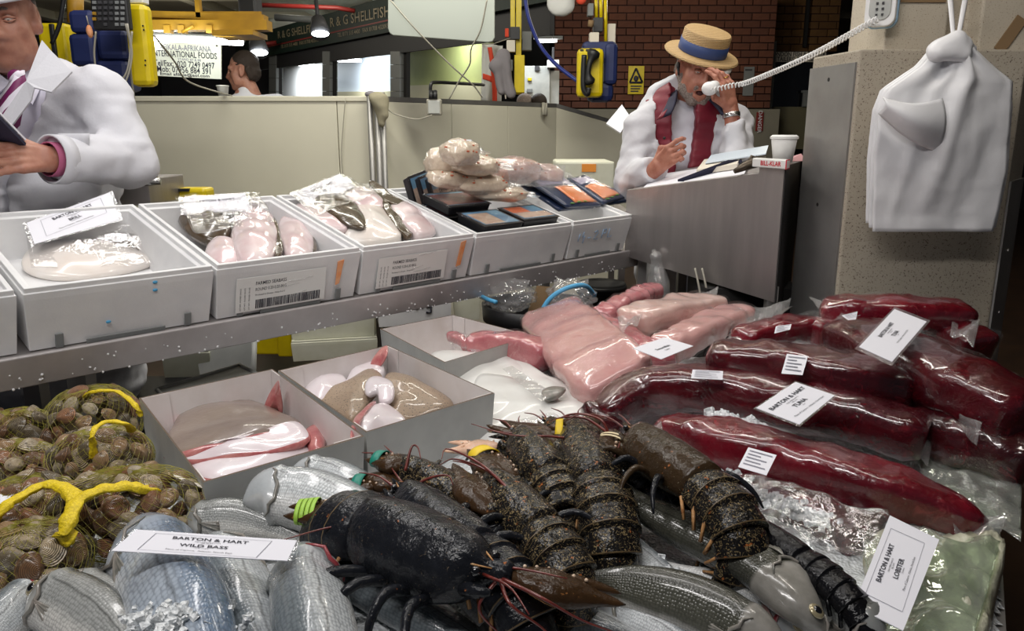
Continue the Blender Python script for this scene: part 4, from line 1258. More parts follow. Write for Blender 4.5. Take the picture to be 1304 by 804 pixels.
# ---------------------------------------------------------------- lobsters
def claw(mb_parent, name, wrist, direction, zhint, L, w, m, open_=.12, side=1, band=None, label=None, teeth=True, under='lob_under'):
    """big claw: a swollen palm running into the fixed finger, and a moving finger beside it"""
    F4 = frame(wrist, direction, zhint)
    par = thing_part(name, mb_parent)
    def lo(tab, y0, y1, z0=0.0, tipx=1.0):
        rings = []
        for i in range(15):
            u = i / 14
            r = sinterp(tab, u) * w
            x = u * L * tipx
            y = (y0 + (y1 - y0) * u + .10 * math.sin(u * math.pi)) * w * side
            ring = []
            for j in range(14):
                a = 2 * math.pi * j / 14
                rr = r * (1 + .04 * nz((x * 90, math.cos(a) * 3, math.sin(a) * 3), 1, L * 50))
                ring.append(F4 @ Vector((x, y + math.cos(a) * rr, z0 + math.sin(a) * rr * .52)))
            rings.append(ring)
        return MB().loft(rings)
    palm = lo([(0, .28), (.12, .62), (.35, .98), (.55, .80), (.75, .42), (.9, .24), (1, .04)], 0.0, .12)
    palm.m = [1 if 8 <= q_ % 14 <= 12 and q_ < 196 else 0 for q_ in range(len(palm.f))]
    palm.build('fixed_finger', [MT[m], MT[under]], par)
    # moving finger hinged on the inner edge
    H = F4 @ Matrix.Translation((L * .47, -.52 * w * side, 0)) @ Matrix.Rotation(-open_ * side, 4, 'Z')
    rings = []
    for i in range(12):
        u = i / 11; r = sinterp([(0, .30), (.2, .38), (.6, .28), (.88, .15), (1, .03)], u) * w
        ring = []
        for j in range(12):
            a = 2 * math.pi * j / 12
            ring.append(H @ Vector((u * L * .53, (.10 * math.sin(u * 3.1)) * w * -side + math.cos(a) * r, math.sin(a) * r * .6)))
        rings.append(ring)
    MB().loft(rings).build('moving_finger', MT[m], par)
    if teeth:
        mb = MB()
        for i in range(6):
            u = .10 + .11 * i
            mb.ball(F4 @ Vector((u * L, (-.60 + .25 * abs(u - .35)) * w * side * (sinterp([(0, .4), (.3, 1), (.7, .8)], u)), w * .26)), w * .075, 8, 6)
        o = mb.build('tooth_row', MT['tooth'], par); o['kind'] = 'stuff'
    if band:
        for bx in ((.62, .68, .74, .80) if band == 'band_lime' else ((.66,) if band != 'band_cream' else (.60, .68))):
            wid = {'band_lime': .05, 'band_cream': .035}.get(band, .17)
            rings = []
            for i in range(4):
                x = (bx + wid * i / 3) * L
                ry = w * (1.02 - .62 * (x / L - .5)); rz = w * .50
                ring = [F4 @ Vector((x, -.18 * w * side + math.cos(a) * ry * .80, math.sin(a) * rz * (.9 - .5 * max(x / L - .6, 0)))) for a in [2 * math.pi * j / 20 for j in range(20)]]
                rings.append(ring)
            MB().loft(rings, cap=False).build('rubber_band', MT[band], par, solid=.0016)
    return par
def thing_part(name, parent):
    o = bpy.data.objects.new(name, None); COL.objects.link(o); o.parent = parent
    return o
def lobster(label, head, tail, z, L, m='lob_spot', mt=None, bend=0.9, roll=0.0, claws=(), legs=True, antennae=(), tilt=0.0, wscale=1.0, seed=0, fan=True, segs=6, mclaw='lob_claw', back=(0, 0, 1)):
    """head / tail: pixels of the rostrum tip and of the start of the tail, at height z"""
    hp, tp = (pz(*head, z + tilt), pz(*tail, z)) if len(head) == 2 else (Vector(head), Vector(tail))
    t = thing('lobster', label, 'lobster', (tp + hp) / 2 - Vector((0, 0, .03)), 'black lobsters on the ice')
    mt = mt or m
    CL = (hp - tp).length
    W = CL * .245 * wscale
    A = frame(tp, hp - tp, back) @ Matrix.Rotation(roll, 4, 'X')
    rr = random.Random(seed)
    # carapace
    rings = []
    for i in range(26):
        u = i / 25
        ww = sinterp([(0, .80), (.08, .93), (.3, 1.0), (.55, .95), (.72, .78), (.80, .56), (.84, .26), (.92, .13), (1, .02)], u) * W
        hh = sinterp([(0, .86), (.3, 1.0), (.6, .98), (.78, .78), (.85, .45), (.92, .2), (1, .03)], u) * W * .98
        zc = sinterp([(0, 0), (.6, 0), (.8, .14), (1, .50)], u) * W
        groove = 1 - .055 * math.exp(-((u - .52) / .022) ** 2)
        ring = []
        for j in range(22):
            a = 2 * math.pi * j / 22
            sa, ca = math.sin(a), math.cos(a)
            zz = (ca * hh if ca > 0 else ca * hh * .62) * groove
            zz += .045 * W * math.exp(-(sa / .10) ** 2) * (ca > 0)
            k = 1 + .03 * nz((u * 9, sa * 3, ca * 3), 1.5, seed)
            ring.append(A @ Vector((u * CL, sa * ww * groove * k, zc + zz * k)))
        rings.append(ring)
    MB().loft(rings).build('carapace', MT[m], t)
    if m != 'lob_black':
        for sg in (1, -1):
            MB().tube([A @ Vector((CL * u, sg * W * sinterp([(0, .90), (.5, .80), (.8, .42), (.92, .10)], u) * .62, W * sinterp([(0, .70), (.5, .72), (.8, .62), (.92, .56)], u))) for u in (.56, .64, .72, .80, .86, .92)], [.0006, .0013, .0015, .0015, .0012, .0008], 6).build('ridge_line', MT['lob_under'], t)
    # eyes and short feelers
    for sg in (1, -1):
        MB().ball(A @ Vector((CL * .865, sg * W * .30, W * .55)), W * .11, 10, 8).build('eye', MT['pupil'], t)
        MB().tube(catmull([A @ Vector((CL * .88, sg * W * .16, W * .42)), A @ Vector((CL * 1.08, sg * W * .3, W * .55)), A @ Vector((CL * 1.25, sg * W * .6, W * .45))], 8), [.0022 - .0002 * i for i in range(8)], 6).build('antennule', MT['antenna'], t)
        MB().tube([A @ Vector((CL * .80, sg * W * .45, W * .15)), A @ Vector((CL * .90, sg * W * .42, W * .22)), A @ Vector((CL * .97, sg * W * .38, W * .28))], [W * .16, W * .14, W * .07], 8).build('antenna_base', MT[m], t)
    # tail: overlapping rings that curl under
    T = A.copy()
    sl = CL * .128
    bw_ = [.25, .5, 1.0, 1.3, 1.5, 1.45]
    for k in range(segs):
        wk = W * (.97 - .015 * k * k * .8)
        T = T @ Matrix.Rotation(-bend * bw_[k] / 6, 4, 'Y')
        rings = []
        for i in range(8):
            u = (0, .17, .33, .5, .67, .83, .95, 1)[i]
            x = .15 * sl - u * sl * 1.28
            g = sinterp([(0, .86), (.25, .965), (.5, .985), (.8, 1.02), (1, 1.025)], u)
            ring = []
            for j in range(20):
                a = 2 * math.pi * j / 20
                sa, ca = math.sin(a), math.cos(a)
                flare = 1.08 if ca < -.1 and abs(sa) > .5 else 1
                ring.append(T @ Vector((x, sa * wk * g * flare, (ca * wk * .80 if ca > 0 else ca * wk * .55) * g)))
            rings.append(ring)
        mb = MB().loft(rings); mb.m = [1 if 120 <= q_ < 140 else 0 for q_ in range(len(mb.f))]
        mb.build('tail_segment', [MT[mt], MT['lob_edge'] if m != 'lob_black' else MT[m]], t)
        for sg in (1, -1):
            MB().loft([[T @ Vector((-.1 * sl - .75 * sl * a, sg * (wk * (.96 + .10 * a)) + b * .002, -wk * (.12 + .55 * a) )) for b in (-1, 1)] for a in (0, .5, 1)], closed=False, cap=False).build('side_flap', MT['lob_under'] if m != 'lob_black' else MT[m], t, solid=.004)
        T = T @ Matrix.Translation((-sl, 0, 0))
    if fan:
        for k, a in enumerate((-.75, -.38, 0, .38, .75)):
            G = T @ Matrix.Rotation(a, 4, 'Z')
            MB().grid(lambda u, v: G @ Vector((.1 * sl - u * CL * .24, (v - .5) * W * (.35 + .75 * math.sin(u * 2.2)), -.004 * abs(k - 2) - .008 * u + .002 * math.sin(v * 20))), 6, 6).build('tail_fan_plate', MT[mt], t, solid=.003)
    # walking legs
    if legs:
        for sg in (1, -1):
            for k in range(4):
                x = CL * (.62 - .13 * k)
                sp_ = rr.uniform(.85, 1.15)
                fwd = CL * (.16 - .12 * k) * sp_
                pts = [A @ Vector((x, sg * W * .7, -W * .25)), A @ Vector((x + fwd * .4, sg * W * 1.45 * sp_, W * .15)), A @ Vector((x + fwd * 1.0, sg * W * 2.0 * sp_, -W * .15)), A @ Vector((x + fwd * 1.5, sg * W * 2.2 * sp_, -W * .6))]
                MB().tube(catmull(pts, 10), [W * q_ for q_ in (.14, .135, .13, .12, .11, .10, .09, .075, .055, .03)], 7).build('leg', MT['lob_blue'] if k % 2 else MT[m], t)
    for c in claws:
        pts = [A @ Vector((CL * .68, c['s'] * W * .62, -W * .05))] + [pz(*p) for p in c['arm']]
        for i in range(len(pts) - 1):
            a, b = pts[i], pts[i + 1]
            r = W * c.get('r', .30)
            MB().tube([a.lerp(b, q_) for q_ in (0, .12, .5, .85, 1)], [r * q_ for q_ in (.55, .75, .95, 1.05, .7)], 10).build('arm_segment', MT[c.get('marm', m)], t)
        tip = pz(*c['tip'])
        d = tip - pts[-1]
        claw(t, 'claw', pts[-1], d, c.get('up', (0, 0, 1)), d.length, c.get('w', .026), c.get('m', mclaw), c.get('open', .1), c.get('side', 1), c.get('band'), teeth=c.get('teeth', True))
    for pts in antennae:
        q_ = catmull([pz(*p) for p in pts], 30)
        MB().tube(q_, [.0028 * (1 - .75 * i / 29) for i in range(30)], 6).build('antenna', MT['antenna'], t)
    return t

# 1 the big smooth one in front, head to the right, tail curled under at the left
lobster('biggest lobster, smooth blue-black, tail to the left and head to the right in front', (648, 760), (474, 678), .805, .3, 'lob_blue', bend=2.3, roll=.12, wscale=1.02, seed=1,
        claws=[dict(s=1, arm=[(610, 722, .825), (652, 733, .83)], tip=(796, 768, .785), w=.034, m='lob_claw', open=.02, side=-1, r=.26)],
        antennae=[[(640, 738, .83), (690, 762, .83), (740, 790, .80), (800, 812, .77)], [(636, 735, .83), (650, 770, .82), (690, 800, .79), (720, 830, .76)], [(634, 738, .825), (610, 775, .80), (640, 812, .76)]])
# 2 blue-black one just behind it, lime band
lobster('smooth blue-black lobster with a lime green band on its claw behind the biggest one', (500, 628), (608, 708), .80, .3, 'lob_blue', bend=1.4, wscale=0.80, seed=2,
        claws=[dict(s=1, arm=[(520, 668, .80), (470, 655, .80)], tip=(362, 655, .80), w=.040, m='lob_claw', band='band_lime', open=.03, side=1)],
        antennae=[[(505, 632, .82), (470, 668, .82), (420, 672, .825), (346, 692, .82)]], fan=False)
# 3 teal bands
lobster('speckled lobster with two teal bands pointing to the upper left', (496, 594), (588, 640), .80, .3, 'lob_spot', bend=1.9, wscale=0.84, seed=3,
        claws=[dict(s=1, arm=[(525, 628, .80), (518, 618, .80)], tip=(440, 612, .80), w=.030, band='band_teal', open=.03, side=-1), dict(s=-1, arm=[(540, 596, .815), (528, 594, .82)], tip=(466, 584, .82), w=.030, band='band_teal', open=.03, side=1)],
        antennae=[[(516, 600, .83), (524, 570, .86), (532, 570, .86), (536, 585, .85)], [(515, 626, .82), (545, 610, .84), (570, 606, .85), (577, 618, .84)]])
# 4 yellow-capped claw, speckled, tail with many bands
lobster('speckled lobster with a yellow band on its upright claw, tail curled towards the centre', (612, 612), (690, 682), .805, .3, 'lob_spot', bend=2.0, wscale=0.90, seed=4,
        claws=[dict(s=1, arm=[(622, 640, .81), (628, 655, .82)], tip=(580, 590, .83), w=.034, m='lob_claw', open=.08, side=1), dict(s=-1, arm=[(665, 632, .82), (655, 612, .83)], tip=(598, 572, .83), w=.034, m='lob_claw', band='band_yellow', open=.05, side=1)],
        antennae=[[(650, 625, .84), (610, 590, .86), (570, 572, .86), (562, 585, .86)], [(655, 630, .84), (620, 600, .85), (580, 585, .85), (560, 592, .85)]])
# 5 dark one behind, pale claw to the left
lobster('dark lobster with an open pale pink claw reaching left in front of the card box', (655, 556), (702, 612), .80, .3, 'lob_spot', bend=1.9, wscale=0.92, seed=5,
        claws=[dict(s=1, arm=[(652, 572, .80), (636, 568, .80)], tip=(564, 574, .79), w=.026, m='lob_pale', open=.45, side=1)])
# 6 middle one, band of cream on the claw
lobster('speckled lobster pointing away at the middle, tail lying on the dark-backed bass', (728, 548), (762, 622), .805, .3, 'lob_spot', bend=1.8, wscale=0.82, seed=6,
        claws=[dict(s=1, arm=[(716, 580, .81), (712, 568, .815)], tip=(634, 536, .82), w=.034, m='lob_claw', open=.15, side=-1), dict(s=-1, arm=[(752, 600, .81), (756, 592, .82)], tip=(784, 548, .84), w=.036, m='lob_claw', band='band_cream', open=.05, side=1)],
        antennae=[[(735, 560, .83), (700, 556, .84), (650, 554, .84), (600, 540, .84)]])
# 7 big brown one on the right, yellow band
lobster('brown mottled lobster with a yellow-banded claw, largest of those beside the tuna', (790, 556), (898, 624), .83, .3, 'lob_brown', 'lob_spot', bend=2.1, roll=.15, wscale=0.86, seed=7,
        claws=[dict(s=1, arm=[(765, 555, .82), (752, 550, .82)], tip=(698, 545, .825), w=.044, m='lob_claw', band='band_yellow', open=.03, side=-1), dict(s=-1, arm=[(846, 566, .84), (868, 578, .84)], tip=(888, 612, .83), w=.010, m='lob_blue', open=.02, teeth=False, r=.2)],
        antennae=[[(775, 552, .84), (745, 533, .85), (715, 532, .85), (700, 538, .85)], [(775, 552, .84), (765, 535, .86), (740, 528, .86), (722, 535, .85)], [(775, 555, .84), (790, 560, .84), (775, 600, .83)]])
# 8 glossy dark one under it
lobster('glossy dark lobster squeezed under the brown one beside the dark-backed bass', (795, 590), (862, 640), .765, .3, 'lob_blue', bend=1.0, wscale=0.85, seed=8)
# 9 black one at the right with its tail stretched over the bass
lobster('jet black lobster with its arched tail ending below the lobster price card', (915, 655), (1022, 718), .775, .3, 'lob_black', bend=.8, wscale=.74, seed=9, legs=False)
# 10 claws of one at the back
lobster('lobster whose dark shell shows only at the back between the yellow-banded claws', (690, 540), (745, 575), .775, .3, 'lob_spot', bend=.8, wscale=0.80, seed=10, legs=True,
        claws=[dict(s=1, arm=[(700, 556, .79), (690, 552, .80)], tip=(622, 556, .80), w=.024, m='lob_spot', open=.2, side=1), dict(s=-1, arm=[(722, 552, .80), (730, 548, .81)], tip=(768, 530, .82), w=.026, m='lob_claw', open=.12, side=-1)],
        antennae=[[(700, 548, .82), (720, 530, .84), (750, 528, .84), (790, 540, .82)], [(698, 546, .82), (660, 552, .83), (620, 548, .83)]])

# ---------------------------------------------------------------- clams in net bags
def clam_mesh():
    mb = MB(); seg, ring = 20, 7
    for sg in (1, -1):
        vs, fs, uv = [], [], []
        for i in range(ring + 1):
            r = i / ring
            for j in range(seg):
                a = 2 * math.pi * j / seg
                out = 1 - .16 * math.cos(a) ** 2 * (math.cos(a) < 0) - .05 * math.sin(2 * a)
                x = r * math.cos(a) * out * 1.0 - .42 * (1 - r); y = r * math.sin(a) * 1.22 * out
                z = sg * .62 * (1 - r ** 2.3) ** .8 * (1 + .25 * (1 - r))
                vs.append((x + .1, y, z))
        for i in range(ring):
            for j in range(seg):
                k = (j + 1) % seg
                f = (i * seg + j, (i + 1) * seg + j, (i + 1) * seg + k, i * seg + k)
                fs.append(f if sg > 0 else tuple(reversed(f)))
                u = ((i / ring, j / seg), ((i + 1) / ring, j / seg), ((i + 1) / ring, (j + 1) / seg), (i / ring, (j + 1) / seg))
                uv.append(u if sg > 0 else tuple(reversed(u)))
        mb.add([Vector(v) * .0165 for v in vs], fs, uv)
    return mb
proto_mesh = None
def net_bag(label, where, pc, pr, zc, rad, n, seed, handle=None, tag_px=None):
    """pc: pixel of the middle, zc its height, rad: three radii"""
    global proto_mesh
    c = pz(*pc, zc)
    t = thing('net_bag', label, 'net bag', (c.x, c.y, zc - rad[2]), 'net bags of clams')
    rr = random.Random(seed)
    def surf(dv, k=1.0):
        q = abs(dv.z) ** .85 * (1 if dv.z > 0 else -1)
        return c + Vector((dv.x * rad[0], dv.y * rad[1], q * rad[2])) * k * (1 + .05 * nz(dv, 2.2, seed))
    cnt = 0
    for layer, kk, num in ((0, .93, n), ):
        for i in range(num):
            z = 1 - 1.55 * (i + .5) / num
            a = i * 2.39996 + seed
            r = math.sqrt(max(0, 1 - z * z))
            dv = Vector((r * math.cos(a), r * math.sin(a), z))
            dv = (dv + Vector((rr.gauss(0, .05), rr.gauss(0, .05), rr.gauss(0, .05)))).normalized()
            if dv.y > .55 and dv.z < .35: continue
            p = surf(dv, kk - .08 * rr.random())
            if proto_mesh is None:
                o = clam_mesh().build('clam', MT['clam'], None, local=True); proto_mesh = o.data
            else:
                o = bpy.data.objects.new('clam', proto_mesh); COL.objects.link(o)
            zax = (dv + Vector((rr.gauss(0, .32), rr.gauss(0, .32), rr.gauss(0, .32)))).normalized()
            M4 = frame(p, zax.orthogonal(), zax) @ Matrix.Rotation(rr.uniform(0, 6.3), 4, 'Z')
            o.matrix_basis = M4 @ Matrix.Scale(rr.uniform(.82, 1.25), 4)
            tag(o, 'ridged clam in the net bag ' + where, 'clam', 'clams in the net bag ' + where)
    # deeper clams nobody can count
    mb = MB(); cm = clam_mesh()
    for i in range(26):
        dv = Vector((rr.gauss(0, 1), rr.gauss(0, 1), rr.gauss(0, 1))).normalized()
        M4 = frame(surf(dv, .62), dv.orthogonal(), dv)
        mb.add([M4 @ (Vector(v) * 1.4) for v in cm.v], cm.f, cm.uv)
    o = mb.build('clam_heap', MT['clam']); tag(o, 'clams deep inside the net bag ' + where, 'clams', kind='stuff')
    # netting: a diamond mesh turned into thin cords
    nu, nv = 26, 34
    vs, fs = [], []
    for i in range(nu + 1):
        pp = math.pi * (.02 + .93 * i / nu)
        for j in range(nv):
            ww = 2 * math.pi * (j + .5 * (i % 2)) / nv
            dv = Vector((math.sin(pp) * math.cos(ww), math.sin(pp) * math.sin(ww), math.cos(pp)))
            vs.append(surf(dv, 1.03 + .02 * nz(dv, 9, seed)))
    for i in range(0, nu - 1):
        for j in range(nv):
            if i % 2: fs.append((i * nv + j, (i + 1) * nv + (j + 1) % nv, (i + 2) * nv + j, (i + 1) * nv + j)) if i + 2 <= nu else None
            else: fs.append((i * nv + j, (i + 1) * nv + j, (i + 2) * nv + j, (i + 1) * nv + (j - 1) % nv)) if i + 2 <= nu else None
    o = MB().add(vs, [f for f in fs if f]).build('netting', MT['net'], t, smooth=False)
    w = o.modifiers.new('cords', 'WIREFRAME'); w.thickness = .0008; w.use_replace = True; w.use_even_offset = False
    o['kind'] = 'stuff'
    if handle:
        pts = catmull([pz(*h) for h in handle[0]], 26)
        pts = [p + Vector((nz(p, 45, seed), nz(p, 45, seed + 5), nz(p, 45, seed + 9))) * handle[1] * .25 for p in catmull([pz(*h) for h in handle[0]], 40)]
        rings = []
        for i in range(40):
            tg = (pts[min(i + 1, 39)] - pts[max(i - 1, 0)]).normalized()
            sd = tg.cross(up).normalized(); ud = sd.cross(tg)
            e = abs(2 * i / 39 - 1)
            r = handle[1] * (.62 + .38 * e ** 2 + .07 * math.sin(i * 1.3 + seed))
            tw = i * .05 + seed
            rings.append([pts[i] + (sd * math.cos(w + tw) + ud * math.sin(w + tw) * .55) * r * (1 + .10 * math.sin(w * 5 + i * .5)) for w in [2 * math.pi * j / 18 for j in range(18)]])
        MB().loft(rings).build('handle', MT['yellow_net'], t)
    if tag_px:
        q = [pz(*h) for h in tag_px]
        MB().quad(*q).build('paper_tag', MT['paper_cream'], t, smooth=False, solid=.0008)
    return t
net_bag('net bag of clams at the back right, yellow handle arched along its top', 'at the back right under the card box corner', (118, 536), 0, .735, (.098, .10, .072), 44, 1,
        ([(104, 505, .79), (125, 498, .81), (150, 500, .805), (172, 516, .79), (180, 530, .765)], .0085))
net_bag('net bag of clams at the left edge, second from the back', 'at the left edge behind the others', (22, 560), 0, .725, (.080, .08, .062), 36, 2)
net_bag('net bag of clams with an upright yellow loop, in the middle of the heap', 'with the upright yellow loop', (128, 586), 0, .745, (.092, .088, .058), 44, 3,
        ([(119, 584, .775), (118, 568, .80), (118, 552, .825), (132, 538, .83), (158, 539, .825), (168, 548, .80)], .0085))
net_bag('net bag of clams low at the left edge under the yellow plaited handle', 'low at the left edge', (20, 600), 0, .72, (.080, .07, .055), 34, 4)
net_bag('big net bag of clams nearest the card box, long yellow neck lying on top', 'nearest the card box', (168, 652), 0, .745, (.128, .092, .068), 56, 5,
        ([(196, 628, .79), (176, 622, .812), (150, 620, .822), (118, 628, .822), (96, 644, .815), (86, 668, .80), (84, 690, .775)], .017), [(219, 603, .797), (258, 618, .785), (258, 622, .785), (217, 606, .797)])
net_bag('net bag of clams at the left with a thick yellow neck bent over it', 'at the left under the thick yellow neck', (38, 655), 0, .735, (.085, .075, .062), 38, 6,
        ([(-12, 668, .78), (2, 652, .80), (22, 634, .812), (55, 618, .818), (82, 622, .818), (98, 640, .812)], .015))
net_bag('net bag of clams in the lower left corner above the grey fish', 'in the lower left corner', (35, 720), 0, .725, (.088, .075, .062), 38, 7)
for q in [[(0, 627, .79), (16, 628, .79), (10, 640, .785), (0, 642, .785)]]:
    o = MB().quad(*[pz(*h) for h in q]).build('paper_scrap', MT['paper'], smooth=False, solid=.0008); tag(o, 'white paper scrap among the clam bags at the left edge', 'paper')

# ---------------------------------------------------------------- slabs: folded wings, fillets
def outline_slab(name, pts, th, bulge, m, parent=None, rings=9, seed=0, wav=.004, edge_mat=None, sub=6, fine=0.0):
    """domed slab from an outline of (px, py, z); thickness th hangs below the outline"""
    P = [pz(*p) for p in pts]
    n0 = len(P)
    out = []
    for i in range(n0):
        a, b, c, d = P[i - 1], P[i], P[(i + 1) % n0], P[(i + 2) % n0]
        for k in range(sub):
            t = k / sub
            out.append(.5 * ((2 * b) + (c - a) * t + (2 * a - 5 * b + 4 * c - d) * t * t + (3 * b - a - 3 * c + d) * t ** 3))
    cen = sum(out, Vector()) / len(out)
    mb = MB()
    R = []
    m_ = len(out)
    for i in range(rings + 1):
        s = 1 - i / rings
        ring = []
        for p in out:
            q = cen + (p - cen) * s
            q = q + up * (bulge * (1 - s ** 2.6) + wav * nz(q, 14, seed) * 2 + fine * (abs(nz(q, 38, seed)) * 2 + nz(q, 80, seed)))
            ring.append(q)
        R.append(ring)
    low = [p - up * th + (cen - p).normalized() * th * .3 for p in out]
    mid = [p - up * th * .45 - (cen - p).normalized() * th * .22 for p in out]
    R = [[cen + (p - cen) * .02 for p in low], low, mid] + R
    mb.loft(R, cap=True)
    if edge_mat: mb.m = [1 if m_ <= k < 2 * m_ + m_ * 1 else 0 for k in range(len(mb.f))]
    o = mb.build(name, [MT[m]] + ([MT[edge_mat]] if edge_mat else []), parent, flip=True)
    return o
def wing(label, cat, layers, group=None, name='skate_wing'):
    P = [pz(*p) for p in layers[0][1]]
    c = sum(P, Vector()) / len(P)
    t = thing(name, label, cat, c - up * .03, group)
    for i, (nm, pts, th, bulge, m, em) in enumerate(layers):
        outline_slab(nm, pts, th, bulge, m, t, seed=i * 3.1 + len(label), edge_mat=em)
    return t
G1, G2 = 'skate wings in the left card box', 'ray wings in the second card box'
wing('white-bellied skate wing lowest in the left card box, lying at its front', 'skate', [('belly_side', [(240, 588, .72), (300, 580, .73), (352, 568, .735), (400, 570, .73), (330, 604, .722), (262, 612, .72)], .03, .020, 'skate_white', 'skate_red')], G1)
wing('folded skate wing, grey-brown above and white below, across the left card box', 'skate', [
    ('skin_side', [(212, 572, .745), (240, 518, .745), (300, 512, .755), (342, 520, .755), (382, 540, .755), (330, 552, .765), (270, 566, .76)], .035, .016, 'skate_brown', 'skate_red'),
    ('belly_side', [(216, 578, .742), (270, 568, .757), (330, 548, .768), (376, 538, .765), (392, 556, .755), (350, 570, .752), (290, 580, .745), (240, 584, .74)], .02, .010, 'skate_white', 'skate_red')], G1)
wing('grey-brown skate wing at the back of the left card box, pink tip upright', 'skate', [
    ('skin_side', [(236, 520, .73), (300, 508, .74), (352, 522, .74), (345, 545, .73), (280, 550, .73), (238, 548, .73)], .03, .012, 'skate_brown', None),
    ('pink_tip', [(336, 522, .735), (352, 488, .80), (356, 492, .80), (358, 525, .735)], .012, .004, 'skate_red', None)], G1)
wing('small raw red piece of skate in the right corner of the left card box', 'skate', [('flesh', [(386, 552, .74), (402, 540, .745), (412, 556, .74), (408, 572, .735), (394, 570, .735)], .02, .012, 'skate_red', None)], G1)
wing('white ray wing folded at the left of the second card box with a red spot', 'skate', [
    ('belly_side', [(384, 492, .74), (402, 478, .75), (430, 473, .755), (440, 488, .75), (412, 506, .745), (392, 508, .74)], .03, .014, 'skate_white', None),
    ('red_tip', [(400, 484, .757), (408, 476, .762), (412, 479, .762), (408, 485, .758)], .006, .003, 'skate_red', None)], G2)
wing('white ray wing tip pointing up at the back of the second card box', 'skate', [
    ('belly_side', [(440, 488, .745), (452, 468, .765), (482, 458, .775), (488, 472, .765), (476, 486, .75), (450, 492, .745)], .025, .010, 'skate_white', None),
    ('red_tip', [(472, 464, .772), (484, 446, .80), (493, 441, .81), (492, 452, .80), (484, 464, .775)], .010, .004, 'skate_red', None)], G2)
wing('speckled sandy ray wing on the left in the second card box', 'skate', [('skin_side', [(405, 505, .74), (440, 486, .755), (470, 470, .77), (486, 480, .77), (474, 500, .76), (450, 528, .745), (428, 522, .74)], .03, .012, 'skate_speck', None)], G2)
wing('speckled sandy ray wing on the right in the second card box', 'skate', [('skin_side', [(490, 480, .775), (506, 474, .772), (540, 488, .755), (576, 512, .74), (548, 524, .735), (504, 532, .735), (496, 508, .75)], .03, .012, 'skate_speck', None)], G2)
wing('crumpled pale strip of skin between the two speckled ray wings', 'skate', [('skin_strip', [(466, 488, .78), (478, 478, .785), (498, 486, .785), (500, 506, .77), (484, 510, .765), (480, 498, .775), (468, 500, .772)], .014, .006, 'skate_white', None)], G2)
wing('white ray wing hanging over the front edge of the second card box', 'skate', [
    ('belly_side', [(456, 540, .775), (470, 520, .775), (492, 512, .77), (516, 534, .75), (490, 548, .75), (466, 552, .765)], .02, .010, 'skate_white', None),
    ('red_edge', [(446, 552, .80), (452, 530, .79), (470, 514, .778), (478, 510, .775), (476, 516, .775), (460, 532, .785), (452, 556, .79)], .012, .004, 'skate_red', None)], G2)
# white slabs on the ice right of the card boxes
GW = 'white fillets on the ice'
def slab(label, pts, th, bulge, m='white_fish', cat='fish fillet', name='fish_fillet', group=GW, seed=0, wav=.003):
    o = outline_slab(name, pts, th, bulge, m, None, seed=seed, wav=wav)
    return tag(o, label, cat, group)
slab('large white fillet nearest the second card box, hanging down towards the lobsters', [(608, 480, .745), (640, 478, .75), (690, 492, .745), (716, 520, .735), (700, 552, .715), (640, 562, .705), (606, 562, .70), (600, 520, .725)], .04, .012, seed=2)
slab('white fillet at the back left, behind the large one', [(550, 450, .745), (600, 446, .75), (650, 452, .75), (676, 470, .74), (640, 484, .738), (590, 486, .735), (570, 470, .738)], .035, .014, seed=5)
slab('narrow white fillet between the clear card and the pink loin', [(650, 455, .745), (700, 478, .745), (745, 500, .735), (770, 512, .73), (740, 530, .725), (700, 508, .735), (664, 478, .742)], .035, .010, seed=7)
slab('white fillet wrapped in film behind the yellow-banded claws', [(680, 520, .735), (740, 508, .735), (775, 524, .725), (745, 545, .715), (690, 555, .71)], .035, .010, seed=9)
o = outline_slab('clear_film_sheet', [(632, 546, .735), (660, 534, .745), (706, 528, .745), (720, 548, .735), (690, 560, .73), (650, 562, .73)], .006, .012, 'film_milky', None, seed=3, wav=.008); tag(o, 'crumpled clear film over the white fillet behind the lobsters', 'plastic film')
o = MB()
q = [pz(*p) for p in ((640, 470, .772), (652, 466, .775), (706, 502, .762), (690, 512, .757))]
o.quad(*q); o = o.build('clear_card', MT['film_milky'], smooth=False, solid=.001); tag(o, 'blank translucent card sleeve lying on the white fillets', 'card sleeve')
slab('small grey fin tip poking out between the white fillets', [(690, 500, .762), (704, 492, .765), (720, 494, .765), (712, 504, .758), (698, 508, .757)], .008, .004, 'fin', 'fish fin', 'fin_tip', None)

